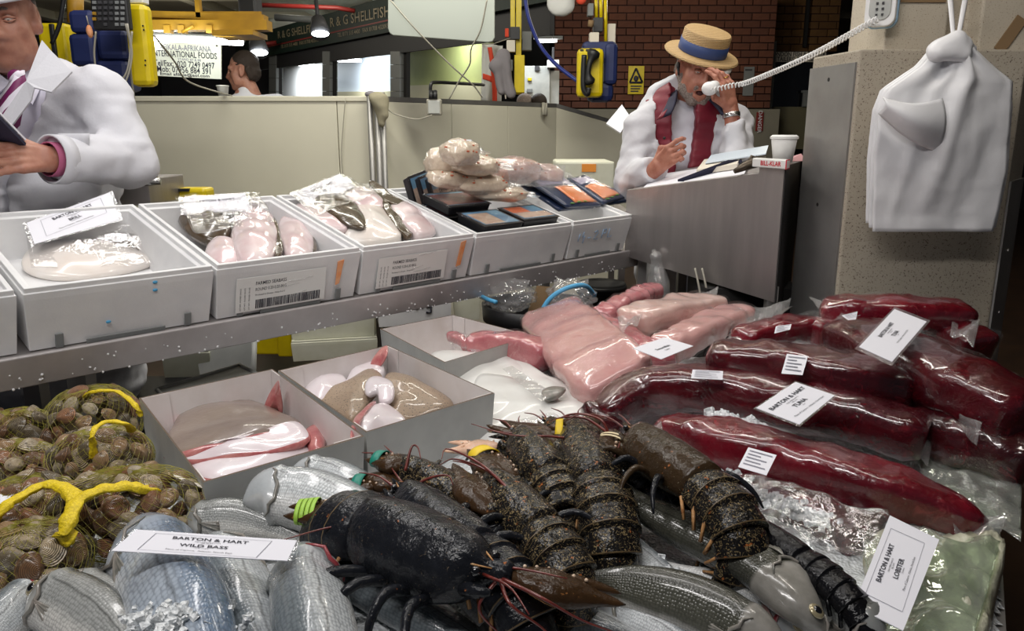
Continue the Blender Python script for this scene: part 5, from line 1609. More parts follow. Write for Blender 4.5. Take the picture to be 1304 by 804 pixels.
# ---------------------------------------------------------------- loins in clear bags
def loin(name, label, cat, group, pts, w, h, m, filmm='film_tight', flaps=(), stickers=(), rot=0.0, seed=0, sq=.55, ends=.55, taper=None, hint=(0, 0, 1), ridge=0.0, film_gap=.004, extra=()):
    n, seg = 30, 28
    sp = catmull([pz(*p) for p in pts], n)
    c0 = sum(sp, Vector()) / n
    t = thing(name, label, cat, (c0.x, c0.y, c0.z - h), group)
    def rings(gap, wr, ns):
        R = []
        for i in range(n):
            tg = (sp[min(i + 1, n - 1)] - sp[max(i - 1, 0)]).normalized()
            u_ = Vector(hint); u_ = (u_ - tg * u_.dot(tg)).normalized()
            s_ = tg.cross(u_)
            u = i / (n - 1)
            tp = sinterp(taper, u) if taper else 1.0
            e = min(1, (1 - abs(2 * u - 1)) / .16)
            k = (ends + (1 - ends) * math.sqrt(max(0, 1 - (1 - e) ** 2))) * tp
            ring = []
            for j in range(seg):
                a = 2 * math.pi * j / seg + rot
                ca, sa = math.cos(a), math.sin(a)
                x = math.copysign(abs(sa) ** sq, sa) * w * k
                y = math.copysign(abs(ca) ** sq, ca) * h * k
                q = sp[i] + s_ * x + u_ * y
                nn = (s_ * sa + u_ * ca)
                q += nn * (gap + wr * nz(q, 16, seed + ns) + wr * .5 * nz(q, 45, seed) + ridge * math.sin(u * 60 + sa * 2) * (ca > -.2))
                ring.append(q)
            R.append(ring)
        return R
    mt_ = MB().loft(rings(0, .010, 0)).build('meat', MT[m], t)
    if filmm:
        MB().loft(rings(film_gap, .013, 5), cap=False).build('film_sleeve', MT[filmm], t)
    for fl in flaps:
        q = [pz(*p) for p in fl]
        ns = seed + len(q)
        def fp(a, b, q=q):
            p = q[0].lerp(q[1], a).lerp(q[3].lerp(q[2], a), b)
            return p + up * (.010 * nz(p, 22, ns) + .006 * math.sin(a * 7 + b * 4))
        MB().grid(fp, 14, 14).build('film_flap', MT['film_milky'], t, solid=.0006)
    for st4 in stickers:
        q = [pz(*p) for p in st4]
        s = MB().quad(*q).build('sticker', MT['paper'], t, smooth=False, solid=.0006)
        e1 = (q[1] - q[0]); e2 = (q[3] - q[0]); nn = e1.cross(e2).normalized()
        if nn.dot(EYE - q[0]) < 0: nn = -nn
        mb = MB()
        for k in range(5):
            a0 = .10; a1 = (.9, .55, .8, .65, .85)[k]
            y0, y1 = .12 + k * .16, .17 + k * .16
            mb.quad(*[q[0] + e1 * a + e2 * b + nn * .0012 for a, b in ((a0, y0), (a1, y0), (a1, y1), (a0, y1))])
        mb.build('print', MT['ink_grey'], s, smooth=False)
    return t
GS = 'bagged pink loins'
loin('bagged_swordfish_loin', 'large flat pink loin in clear film, nearest of the pink ones', 'fish loin', GS, [(700, 400, .79), (728, 428, .80), (760, 462, .795), (792, 492, .775)], .100, .038, 'sword', rot=.0, seed=1, ends=.8, sq=.45, hint=(-.35, -.35, 1))
loin('bagged_swordfish_loin', 'short rosy loin left of the large flat pink one', 'fish loin', GS, [(596, 442, .755), (630, 438, .77), (672, 446, .77), (700, 458, .76)], .042, .036, 'sword_deep', seed=2, ends=.5, flaps=[[(574, 425, .765), (610, 430, .775), (612, 448, .765), (576, 440, .755)]])
o = loin('twisted_bag_end', 'twisted end of a film bag tied off at the back left of the pink loins', 'plastic bag', None, [(576, 428, .765), (586, 434, .765), (600, 440, .762), (612, 444, .76)], .020, .016, 'sword_deep', 'film', seed=3, ends=.3)
loin('bagged_swordfish_loin', 'long rosy loin with ridged flesh behind the large flat pink one', 'fish loin', GS, [(735, 398, .80), (770, 420, .805), (805, 440, .80), (850, 465, .79)], .040, .034, 'sword_deep', seed=4, ridge=.0016, flaps=[[(718, 392, .82), (740, 386, .825), (772, 412, .83), (750, 416, .82)]])
loin('bagged_swordfish_loin', 'rosy loin with a ribbed top, farthest of the pink ones', 'fish loin', GS, [(762, 408, .80), (790, 392, .815), (815, 380, .82), (834, 372, .815)], .036, .034, 'sword_deep', seed=5, ridge=.003)
loin('bagged_swordfish_loin', 'pale pink loin with a clear bag end sticking out at the upper right', 'fish loin', GS, [(800, 412, .835), (840, 400, .845), (880, 392, .84), (908, 388, .83)], .062, .036, 'sword_pale', seed=6, sq=.5, flaps=[[(880, 378, .85), (915, 366, .86), (910, 392, .85), (892, 396, .84)], [(785, 402, .84), (822, 392, .865), (812, 412, .87), (790, 424, .845)]])
loin('bagged_swordfish_loin', 'smooth rose loin running behind the blank price card to the upper right', 'fish loin', GS, [(838, 450, .80), (875, 430, .82), (915, 412, .825), (948, 402, .815)], .050, .036, 'sword', seed=7, flaps=[[(930, 400, .83), (1008, 380, .85), (1004, 392, .84), (950, 432, .82)]])
loin('bagged_swordfish_loin', 'dark rosy strip of loin under the smooth rose one', 'fish loin', GS, [(850, 425, .80), (890, 412, .81), (925, 404, .80)], .03, .026, 'sword_deep', seed=8)
GT = 'bagged dark red loins'
TT = 'bagged_tuna_loin'
loin(TT, 'long dark red loin with the laminated card, second from the front', 'fish loin', GT, [(762, 532, .745), (815, 500, .78), (880, 494, .80), (970, 506, .805), (1080, 530, .80), (1180, 560, .785)], .058, .048, 'tuna', seed=11, ends=.75, taper=[(0, .45), (.15, .95), (.4, 1), (1, 1)],
     flaps=[[(1150, 560, .79), (1192, 540, .80), (1182, 590, .75), (1150, 582, .76)]], stickers=[[(882, 471, .865), (921, 473, .867), (920, 484, .855), (880, 482, .855)]])
loin(TT, 'dark red loin with folded film edge under the left end of the long one', 'fish loin', GT, [(755, 545, .725), (800, 520, .745), (860, 515, .755), (930, 528, .75)], .045, .04, 'tuna_shaded', seed=12, ends=.5)
loin(TT, 'bright red loin with a printed sticker, nearest to the lobsters', 'fish loin', GT, [(838, 548, .76), (920, 566, .772), (1020, 592, .77), (1130, 628, .76), (1255, 668, .735)], .052, .043, 'tuna_bright', seed=13, ends=.6, taper=[(0, .7), (.2, 1), (.7, 1), (1, .6)],
     flaps=[[(812, 545, .775), (842, 540, .80), (846, 566, .79), (820, 562, .77)], [(1205, 640, .76), (1285, 660, .75), (1270, 684, .73), (1220, 690, .73)]], stickers=[[(953, 570, .822), (989, 580, .822), (976, 606, .808), (940, 595, .808)]])
loin(TT, 'dark red loin with a small sticker in the middle of the heap', 'fish loin', GT, [(905, 462, .84), (980, 462, .86), (1070, 478, .86), (1160, 494, .845)], .055, .042, 'tuna', seed=14, ends=.7,
     flaps=[[(1070, 505, .82), (1160, 512, .83), (1130, 526, .80), (1098, 522, .80)]], stickers=[[(1002, 451, .905), (1029, 454, .905), (1022, 478, .89), (995, 476, .89)]])
loin(TT, 'dark red loin at the very back against the pillar', 'fish loin', GT, [(1045, 400, .885), (1100, 398, .90), (1170, 400, .90), (1228, 404, .885)], .065, .040, 'tuna_bright', seed=15, ends=.6, stickers=[[(1072, 402, .945), (1092, 397, .95), (1090, 407, .945), (1080, 408, .945)]],
     flaps=[[(1215, 395, .90), (1248, 408, .90), (1240, 440, .87), (1210, 425, .88)]])
loin(TT, 'broad dark red loin running down to the right edge under clear film', 'fish loin', GT, [(1085, 430, .865), (1150, 458, .875), (1220, 490, .865), (1315, 535, .84)], .085, .052, 'tuna', seed=16, ends=.7,
     flaps=[[(1030, 378, .89), (1075, 400, .91), (1120, 460, .90), (1062, 428, .87)], [(1170, 488, .855), (1250, 540, .845), (1244, 566, .81), (1190, 510, .83)]])
loin(TT, 'short dark red loin with a white sticker left of the back one', 'fish loin', GT, [(940, 438, .845), (980, 424, .86), (1030, 420, .86), (1060, 428, .855)], .045, .034, 'tuna_bright', seed=17, stickers=[[(988, 416, .90), (1008, 413, .905), (1006, 420, .90), (986, 425, .895)]],
     flaps=[[(925, 432, .85), (985, 404, .87), (1010, 388, .87), (950, 440, .86)]])
loin(TT, 'nearly black-red loin in the shade at the right edge', 'fish loin', GT, [(1170, 545, .77), (1240, 560, .78), (1320, 590, .765)], .07, .05, 'tuna_shaded', seed=18)
loin(TT, 'shaded dark loin under the middle of the heap', 'fish loin', GT, [(1000, 500, .77), (1090, 515, .775), (1200, 540, .77)], .07, .05, 'tuna_shaded', seed=19)
loin(TT, 'dark red end of a loin behind the broad one at the pillar foot', 'fish loin', GT, [(1190, 420, .85), (1225, 432, .85), (1250, 448, .835)], .05, .04, 'tuna', seed=20)
loin(TT, 'torn reddish loin under loose clear film beside the jet black lobster', 'fish loin', GT, [(920, 606, .715), (985, 628, .72), (1050, 655, .715), (1110, 690, .705)], .050, .030, 'tuna', seed=21, ridge=.002)
# loose clear film lying over it towards the camera, and the big greenish bag in the corner
def sheet(name, label, corners, m, amp=.02, seed=0, n=34, cat='plastic film', fr=10):
    q = [pz(*p) for p in corners]
    c = sum(q, Vector()) / 4
    def fp(a, b):
        p = q[0].lerp(q[1], a).lerp(q[3].lerp(q[2], a), b)
        return p + up * (amp * (1 - abs(nz(p, fr, seed)) * 3) * .6 + amp * .4 * nz(p, fr * 3, seed + 4) - amp * .3 * abs(nz(p, fr * 2.2, seed + 8)))
    o = MB().grid(fp, n, n).build(name, MT[m], solid=.0008)
    return tag(o, label, cat)
sheet('loose_film', 'loose crinkled clear film over the torn loin behind the price card', [(885, 590, .755), (1130, 655, .78), (1190, 740, .745), (960, 690, .73)], 'film', .022, 3)
sheet('polythene_bag', 'greenish crumpled polythene bag of ice in the lower right corner', [(1095, 680, .74), (1275, 690, .735), (1235, 830, .71), (1120, 830, .70)], 'film_green', .03, 7, fr=8)
sheet('polythene_bag', 'pale polythene sheet on the ice at the right edge below the dark loins', [(1165, 578, .735), (1300, 600, .735), (1300, 690, .72), (1190, 640, .73)], 'film_green', .02, 12)
o = outline_slab('clear_ice_bag', [(1110, 690, .715), (1200, 680, .72), (1275, 690, .715), (1262, 760, .705), (1240, 830, .70), (1150, 840, .70), (1120, 760, .70)], .03, .016, 'white_fish', None, rings=26, seed=4, wav=.016, sub=9, fine=.008); o.data.materials[0] = M('greenish_slush', (.56, .55, .43), .3, coat=.5, col2=(.36, .36, .25), scale=22, bump=(45, .8, .01)); tag(o, 'greenish bag of slush under the polythene in the lower right corner', 'ice bag')

# ---------------------------------------------------------------- price cards
def card(label, q, lines, frame_in=True, border=.0, th=.0012, name='price_card', lam=.035, extra=None):
    """q: corners top-left, top-right, bottom-right, bottom-left as read on the card (world points)"""
    nn = (q[3] - q[0]).cross(q[1] - q[0]).normalized()
    dr = q[2] - EYE; q = list(q); q[2] = EYE + dr * ((q[0] - EYE).dot(nn) / dr.dot(nn))      # keep the card flat
    c = sum(q, Vector()) / 4
    ex, ey = (q[1] - q[0]), (q[3] - q[0])
    t = thing(name, label, 'price card', c, 'price cards')
    mb = MB(); mb.quad(q[0], q[3], q[2], q[1]); mb.build('card', MT['paper'], t, smooth=False, solid=th)
    if lam:
        a = [c + (p - c) * (1 + lam * 2) - nn * .0004 for p in q]
        MB().quad(a[0], a[3], a[2], a[1]).build('laminate', MT['film'], t, smooth=False, solid=.0009)
    W_, H_ = ex.length, ey.length
    xh = ex.normalized(); yh = -(ey - xh * ey.dot(xh)).normalized()
    mtx = lambda u, v: Matrix(((xh.x, yh.x, nn.x, 0), (xh.y, yh.y, nn.y, 0), (xh.z, yh.z, nn.z, 0), (0, 0, 0, 1)))
    def at(u, v):
        p = q[0] + ex * u + ey * v + nn * (th / 2 + .0009)
        m4 = mtx(u, v); m4.translation = p; return m4
    mb = MB()
    for txt, u, v, s, sx in lines:
        mb.text(txt, s * H_, at(u, v), bold=.018 if s > .085 else .0, sx=sx)
    mb.build('lettering', MT['ink'], t, smooth=False)
    if frame_in:
        mb = MB()
        P = lambda u, v: q[0] + ex * u + ey * v + nn * (th / 2 + .0007)
        f0, f1, g0, g1, e = .14, .86, .12, .88, .004
        for a, b, cc, d in (((f0, g0), (f1, g0), (f1, g0 + e * 2), (f0, g0 + e * 2)), ((f0, g1), (f1, g1), (f1, g1 + e * 2), (f0, g1 + e * 2)), ((f0, g0), (f0 + e, g0), (f0 + e, g1), (f0, g1)), ((f1, g0), (f1 + e, g0), (f1 + e, g1), (f1, g1))):
            mb.quad(P(*a), P(*d), P(*cc), P(*b))
        mb.build('printed_frame', MT['ink_grey'], t, smooth=False)
    return t
def pc(*a): return [pz(*p) for p in a]
def LNX(nm, sci, kx=1.25): return [('BARTON & HART', .5, .27, .15, kx), ('FISH MERCHANTS', .5, .385, .05, kx), ('TEL 0171', .5, .44, .05, kx), (nm, .5, .56, .15, kx)] + ([(sci, .5, .65, .045, kx)] if sci else []) + [('Place of Capture:  Atlantic, North East', .5, .78, .065, kx)]
card('laminated white price card reading WILD BASS lying on the bass at the left', pc((174, 675, .852), (378, 689, .842), (366, 715, .835), (142, 702, .842)), LNX('WILD BASS', 'Line caught', 2.1), lam=.018)
card('white price card reading LOBSTER on the polythene at the lower right', pc((1087, 772, .765), (1133, 657, .80), (1196, 688, .795), (1150, 804, .755)), LNX('LOBSTER', 'Homarus'), lam=0)
card('white laminated price card on the long dark red loin in the middle', pc((963, 520, .868), (1013, 487, .885), (1063, 504, .88), (1018, 541, .86)), LNX('TUNA', 'Loin'), lam=.04, frame_in=False)
card('white laminated price card at the back on the broad dark red loin', pc((1094, 442, .955), (1139, 394, .975), (1180, 410, .97), (1136, 461, .945)), LNX('TUNA', 'Loin'), lam=.06, frame_in=False)
card('white price card with two words between the pink and the dark red loins', pc((806, 444, .868), (846, 430, .875), (883, 441, .87), (842, 458, .862)), [('Swordfish', .5, .5, .14, 1), ('Loin', .5, .66, .1, 1)], lam=.0, frame_in=False)
card('price card reading BRILL standing in the white box on the left', [ps(34, 284, .13), ps(140, 245, .17), ps(152, 280, .14), ps(44, 311, .10)], LNX('BRILL', 'Scophthalmus'), lam=.04)
card('crumpled price card half covered at the back of the second white box', [ps(232, 252, .155), ps(312, 246, .165), ps(320, 268, .14), ps(236, 272, .13)], [('BARTON & HART', .5, .35, .2, 1)], lam=.06, frame_in=False)
card('price card under clear film at the back of the third white box', [ps(374, 246, .165), ps(432, 222, .185), ps(452, 238, .165), ps(392, 262, .145)], [('BARTON & HART', .5, .35, .2, 1), ('SOLE', .5, .6, .15, 1)], lam=.06, frame_in=False)

# ---------------------------------------------------------------- flatfish lying in the white boxes
def SP(pts): return [ps(*p) for p in pts]
def slab_w(name, W_, th, bulge, m, parent=None, rings=9, seed=0, wav=.003, sub=6, lift=None):
    """as outline_slab, but from world points; lift is the direction the dome rises"""
    lift = lift or N
    n0 = len(W_); out = []
    for i in range(n0):
        a, b, c, d = W_[i - 1], W_[i], W_[(i + 1) % n0], W_[(i + 2) % n0]
        for k in range(sub):
            t = k / sub
            out.append(.5 * ((2 * b) + (c - a) * t + (2 * a - 5 * b + 4 * c - d) * t * t + (3 * b - a - 3 * c + d) * t ** 3))
    cen = sum(out, Vector()) / len(out)
    R = []
    for i in range(rings + 1):
        s = 1 - i / rings
        R.append([cen + (p - cen) * s + lift * (bulge * (1 - s ** 2.4) + wav * nz(cen + (p - cen) * s, 16, seed) * 2) for p in out])
    low = [p - lift * th + (cen - p).normalized() * th * .3 for p in out]
    mid = [p - lift * th * .45 - (cen - p).normalized() * th * .15 for p in out]
    return MB().loft([[cen - lift * th + (p - cen) * .02 for p in low], low, mid] + R, cap=True).build(name, MT[m], parent, flip=True)
def flatfish(label, layers, group='flatfish in the white boxes', name='flatfish'):
    P = SP(layers[0][1]); c = sum(P, Vector()) / len(P)
    t = thing(name, label, 'fish', c - N * .03, group)
    for i, (nm, pts, th, bl, m) in enumerate(layers):
        slab_w(nm, SP(pts), th, bl, m, t, seed=len(label) + i * 2.3)
    return t
flatfish('round white brill lying belly up in the first white box', [
    ('belly', [(34, 342, .05), (32, 322, .06), (58, 308, .065), (110, 303, .065), (160, 313, .06), (196, 330, .05), (150, 345, .045), (80, 352, .045)], .02, .022, 'brill'),
    ('dark_fringe', [(96, 305, .062), (158, 306, .062), (186, 318, .055), (182, 321, .054), (150, 312, .058), (110, 307, .06)], .004, .002, 'flat_brown')])
sheet_pts = [ps(30, 280, .12), ps(205, 285, .10), ps(215, 335, .055), ps(40, 345, .055)]
def wsheet(name, label, q, m, amp=.012, seed=0, n=26, fr=14, cat='plastic film', lift=None):
    lift = lift or N
    def fp(a, b):
        p = q[0].lerp(q[1], a).lerp(q[3].lerp(q[2], a), b)
        return p + lift * (amp * nz(p, fr, seed) + amp * .5 * abs(nz(p, fr * 2.5, seed)))
    o = MB().grid(fp, n, n).build(name, MT[m], solid=.0007)
    return tag(o, label, cat)
wsheet('clear_film_sheet', 'clear crinkled film over the round white brill in the first box', sheet_pts, 'film', .014, 2)
# second box
flatfish('brown-backed flatfish at the back left of the second white box', [('back', [(228, 275, .11), (240, 262, .12), (268, 262, .125), (290, 278, .115), (292, 298, .10), (268, 306, .09), (240, 292, .10)], .025, .022, 'flat_brown')])
flatfish('pinkish flatfish under the brown one at the front of the second white box', [('belly', [(262, 318, .10), (276, 300, .11), (296, 306, .115), (308, 326, .11), (300, 338, .10), (276, 334, .10)], .03, .016, 'flat_pink')])
flatfish('plump white flatfish in film bulging over the middle of the second white box rim', [('belly', [(296, 296, .125), (304, 272, .13), (326, 262, .13), (348, 276, .13), (353, 306, .13), (345, 326, .125), (318, 334, .125), (302, 322, .125)], .05, .024, 'flat_pink'),
    ('dark_edge', [(347, 276, .128), (353, 282, .13), (360, 312, .13), (356, 324, .125), (350, 322, .125), (353, 300, .128)], .02, .005, 'flat_brown')])
flatfish('pale flatfish with a dark edge at the right of the second white box', [('belly', [(354, 290, .115), (362, 274, .12), (384, 276, .12), (398, 300, .115), (396, 322, .115), (376, 326, .12), (362, 318, .12)], .04, .020, 'flat_pink'),
    ('dark_edge', [(392, 286, .115), (400, 298, .112), (404, 314, .11), (398, 318, .112), (396, 300, .116)], .02, .003, 'flat_brown')])
wsheet('clear_film_sheet', 'glossy clear film over the back of the second white box', [ps(222, 252, .15), ps(330, 246, .16), ps(352, 285, .145), ps(250, 300, .13)], 'film', .016, 5)
# third box
flatfish('brown-backed sole with a pale underside, leftmost in the third white box', [
    ('belly', [(374, 262, .135), (392, 258, .14), (420, 270, .14), (441, 286, .135), (436, 292, .13), (406, 286, .13), (380, 274, .13)], .02, .012, 'flat_pink'),
    ('back', [(392, 254, .148), (412, 244, .155), (444, 252, .155), (462, 272, .15), (464, 288, .145), (440, 284, .145), (414, 268, .145)], .012, .012, 'flat_brown')])
flatfish('big white-bellied flatfish with a dark rim in the middle of the third white box', [
    ('belly', [(440, 296, .12), (446, 272, .13), (460, 258, .135), (486, 264, .135), (506, 290, .125), (508, 302, .115), (476, 306, .115), (450, 306, .11)], .035, .020, 'brill'),
    ('dark_rim', [(470, 236, .15), (480, 240, .15), (502, 268, .14), (526, 292, .125), (518, 300, .12), (500, 282, .13), (482, 256, .14)], .02, .006, 'flat_brown')])
flatfish('silvery pink flatfish stretched along the right of the third white box', [
    ('belly', [(498, 262, .14), (512, 256, .145), (532, 266, .14), (550, 284, .13), (553, 294, .125), (532, 298, .125), (514, 284, .13)], .03, .016, 'flat_pink'),
    ('tail_fin', [(470, 234, .155), (478, 232, .16), (500, 248, .155), (516, 258, .148), (506, 262, .145), (488, 252, .148)], .008, .004, 'flat_brown')])
flatfish('pale flatfish underneath at the front of the third white box', [('belly', [(400, 290, .10), (430, 282, .11), (460, 296, .105), (468, 308, .10), (440, 312, .095), (412, 304, .095)], .03, .014, 'brill')])
flatfish('white flatfish at the back under the film of the third white box', [('belly', [(440, 246, .15), (456, 236, .155), (480, 244, .15), (488, 262, .14), (462, 262, .14)], .03, .012, 'flat_pink')])
wsheet('clear_film_sheet', 'shiny clear film over the back of the third white box', [ps(366, 248, .17), ps(436, 222, .18), ps(486, 246, .165), ps(402, 276, .155)], 'film', .014, 6)

# ---------------------------------------------------------------- packs of crab meat and salmon
def pack(label, corners, h, top='print_blue', art=(), group='black trays of crab meat', name='crab_meat_pack', cat='food pack', tray_m='tray_black', text=None, textpos=(.5, .55, .16), lift=None):
    """corners of the lid, counter-clockwise from front-left (world); the tray hangs h below"""
    q = corners; c = sum(q, Vector()) / 4
    nn = (q[1] - q[0]).cross(q[3] - q[0]).normalized()
    t = thing(name, label, cat, c - nn * h, group)
    lowr = [c + (p - c) * .92 - nn * h for p in q]
    MB().hexa(lowr, [c + (p - c) * .97 - nn * .003 for p in q]).build('tray', MT[tray_m], t, smooth=False, bevel=.004)
    MB().hexa([p - nn * .003 for p in q], [p for p in q]).build('lid_rim', MT[tray_m], t, smooth=False, bevel=.001)
    P = lambda u, v, k=.0008: q[0].lerp(q[1], u).lerp(q[3].lerp(q[2], u), v) + nn * k
    if top: MB().quad(P(.06, .08), P(.94, .08), P(.94, .92), P(.06, .92)).build('printed_lid', MT[top], t, smooth=False)
    for k, (u0, v0, u1, v1, m, nm) in enumerate(art):
        MB().quad(P(u0, v0, .0012 + .0003 * k), P(u1, v0, .0012 + .0003 * k), P(u1, v1, .0012 + .0003 * k), P(u0, v1, .0012 + .0003 * k)).build(nm, MT[m], t, smooth=False)
    if text:
        xh = (q[1] - q[0]).normalized(); yh = nn.cross(xh)
        for i, ln in enumerate(text):
            p = P(textpos[0], textpos[1] - i * textpos[2] * 1.1, .003)
            m4 = Matrix(((xh.x, yh.x, nn.x, p.x), (xh.y, yh.y, nn.y, p.y), (xh.z, yh.z, nn.z, p.z), (0, 0, 0, 1)))
            MB().text(ln, textpos[2] * (q[3] - q[0]).length, m4, bold=.02).build('lettering', MT['ink'], t, smooth=False)
    MB().hexa([P(-.01, -.01, -.001), P(1.01, -.01, -.001), P(1.01, 1.01, -.001), P(-.01, 1.01, -.001)], [P(.02, .02, .003), P(.98, .02, .003), P(.98, .98, .003), P(.02, .98, .003)]).build('clear_wrap', MT['film_tight'], t, smooth=False)
    return t
ART_A = ((.06, .08, .94, .60, 'print_beige', 'meat_print'), (.06, .70, .94, .92, 'print_blue', 'sea_print'))
ART_B = ((.10, .10, .60, .80, 'print_beige', 'meat_print'), (.62, .10, .90, .88, 'print_blue', 'sea_print'))
ART_C = ((.06, .10, .94, .85, 'print_red', 'crab_print'),)
ART_D = ((.08, .50, .55, .90, 'crab_red', 'crab_print'), (.10, .12, .92, .48, 'print_beige', 'meat_print'))
S = lambda x, y, z: SHELF @ Vector((x, y, z))
X4 = XS[3]
# leaning trays on the left, then two stacks in front
for k in range(3):
    dx = -.035 * k
    pack(['crab meat tray leaning upright, front one of three, with a blue and beige lid', 'crab meat tray leaning upright, middle one of three at the left of the packs', 'crab meat tray leaning upright, rearmost of three at the left of the packs'][k],
         [S(X4 + .085 + dx, .30 + .012 * k, .125), S(X4 + .235 + dx, .355 + .012 * k, .135), S(X4 + .225 + dx, .42 + .012 * k, .235), S(X4 + .075 + dx, .36 + .012 * k, .225)], .03, 'print_blue', ART_A, text=['DEVON', 'CRAB MEAT'] if k == 0 else None, textpos=(.5, .50, .17))
def stack(x0, y0, w_, d_, zs, labels, arts, texts=None):
    for k, z in enumerate(zs):
        pack(labels[k], [S(x0, y0, z), S(x0 + w_, y0, z), S(x0 + w_, y0 + d_, z), S(x0, y0 + d_, z)], .034, 'print_blue', arts)
stack(X4 + .035, .185, .20, .15, (.10, .139, .178), ['bottom crab meat tray of the back left stack', 'middle crab meat tray of the back left stack', 'top crab meat tray of the back left stack, dark red lid'], ART_C)
stack(X4 + .055, .02, .185, .145, (.085, .124, .163), ['bottom crab meat tray of the front left stack', 'middle crab meat tray of the front left stack', 'top crab meat tray of the front left stack with a blue and beige lid'], ART_B)
stack(X4 + .255, .035, .185, .14, (.085, .124, .163), ['bottom crab meat tray of the front right stack', 'middle crab meat tray of the front right stack', 'top crab meat tray of the front right stack, orange crab on the lid'], ART_D)
# vacuum bags of white crab meat piled over the trays
def vac(label, c, r, seed, rot=0.0, flecks=8, m='crabmeat'):
    t = thing('vacuum_bag', label, 'food bag', Vector(c) - N * r[2], 'vacuum bags of pale crab meat')
    vs, fs = [], []
    seg, ring = 36, 22
    ax = U * math.cos(rot) + V * math.sin(rot); ay = -U * math.sin(rot) + V * math.cos(rot)
    P = lambda d, k=1.0: Vector(c) + (ax * (math.copysign(abs(d.x) ** .8, d.x) * r[0]) + ay * (math.copysign(abs(d.y) ** .8, d.y) * r[1]) + N * (math.copysign(abs(d.z) ** .75, d.z) * r[2])) * k * (1 + .16 * nz(d, 2.2, seed) + .07 * nz(d, 6, seed) + .03 * nz(d, 13, seed))
    dirs = [[Vector((math.sin(math.pi * i / ring) * math.cos(2 * math.pi * j / seg), math.sin(math.pi * i / ring) * math.sin(2 * math.pi * j / seg), -math.cos(math.pi * i / ring))) for j in range(seg)] for i in range(ring + 1)]
    MB().loft([[P(d) for d in rw] for rw in dirs], cap=False).build('contents', MT[m], t)
    MB().loft([[P(d, 1.05) + N * .003 * nz(d, 12, seed) for d in rw] for rw in dirs], cap=False).build('film', MT['film'], t)
    a, b = P(Vector((1, 0, 0)), 1.0), P(Vector((1, 0, 0)), 1.0) + ax * .05
    MB().grid(lambda u, v: (a + (b - a) * u) + ay * ((v - .5) * r[1] * (1.1 + .5 * u)) + N * .008 * math.sin(v * 9 + seed + u * 2), 6, 12).build('film_end', MT['film_milky'], t, solid=.0007)
    rr = random.Random(seed)
    for k in range(flecks):
        d = Vector((rr.gauss(0, .6), rr.gauss(-.5, .5), abs(rr.gauss(0, .6)) + .2)).normalized()
        MB().ball(P(d, 1.03), (rr.uniform(.003, .007), .003, .003), 6, 4).build('red_fleck', MT['crab_red'], t)
    return t
def pp(px, py, h): return ps(px, py, h)
vac('vacuum bag of pale crab meat, topmost of the pile', pp(586, 194, .36), (.068, .055, .040), 1, .2)
vac('vacuum bag of pale crab meat, second from the top of the pile', pp(604, 210, .30), (.095, .06, .032), 2, -.2)
vac('vacuum bag of pale crab meat at the left behind the top one', pp(563, 207, .29), (.05, .06, .045), 3, .6, 2)
vac('vacuum bag of pale crab meat in the middle row on the left', pp(580, 228, .245), (.10, .055, .032), 4, -.3)
vac('vacuum bag of pale crab meat in the middle row, second from the left', pp(612, 234, .235), (.105, .055, .032), 5, -.15)
vac('long vacuum bag of pale crab meat lying in front on the right stack', pp(634, 246, .205), (.11, .045, .026), 6, -.35, 4)
vac('greyish vacuum bag of shellfish at the back right of the pile', pp(655, 217, .26), (.11, .07, .045), 7, .1, 5, 'sword_pale')
vac('greyish vacuum bag of shellfish low behind the salmon packets', pp(690, 224, .22), (.10, .07, .04), 8, .0, 3, 'sword_pale')
wsheet('clear_bag', 'empty-looking clear bag draped over the back of the packs', [pp(640, 206, .31), pp(720, 212, .30), pp(716, 240, .22), pp(650, 236, .23)], 'film_milky', .02, 9)
o = MB().quad(*[pp(*a) for a in ((580, 178, .40), (600, 178, .40), (602, 184, .39), (580, 185, .39))]).build('paper_label', MT['paper'], bpy.data.objects['vacuum_bag'], smooth=False, solid=.0006)
# salmon packets
def packet(label, corners, th, salmon=(.30, .08, .95, .60), seed=0):
    q = corners; nn = (q[1] - q[0]).cross(q[3] - q[0]).normalized(); c = sum(q, Vector()) / 4
    t = thing('salmon_packet', label, 'food pack', c - nn * th, 'salmon packets on the numbered box')
    G = lambda u, v, k=0: q[0].lerp(q[1], u).lerp(q[3].lerp(q[2], u), v) + nn * (k + .010 * math.sin(math.pi * u) * math.sin(math.pi * v) + .002 * nz(Vector((u * 9, v * 9, seed)), 1))
    MB().grid(lambda u, v: G(u, v), 12, 12).build('packet', MT['print_navy'], t, solid=th)
    MB().grid(lambda u, v: G(salmon[0] + (salmon[2] - salmon[0]) * u, salmon[1] + (salmon[3] - salmon[1]) * v, th * .55 + .002), 8, 8).build('salmon_slice', MT['salmon'], t, solid=.002)
    MB().grid(lambda u, v: G(.06 + .88 * u, .68 + .26 * v, th * .55 + .001), 6, 4).build('lilac_panel', M('lilac_print', (.22, .20, .32), .4) if 'lilac_print' not in bpy.data.materials else bpy.data.materials['lilac_print'], t)
    for k in range(3): MB().ball(G(.2 + .2 * k, .06 + .02 * k, th * .55 + .003), (.010, .007, .003), 8, 5).build('herb_print', MT['herb'], t)
    MB().grid(lambda u, v: G(u, v, th * .55 + .004 + .002 * nz(Vector((u * 6, v * 6, seed + 3)), 1)), 14, 14).build('clear_front', MT['film_tight'], t)
    return t
pq = lambda a: [pp(*x) for x in a]
packet('salmon packet with a white edge, upper of the pair on the left', pq([(722, 264, .165), (765, 262, .16), (716, 226, .215), (668, 228, .225)]), .010, seed=1)
packet('dark salmon packet under the left one, its black back showing', pq([(712, 268, .148), (756, 264, .145), (706, 232, .19), (648, 226, .205)]), .012, seed=2)
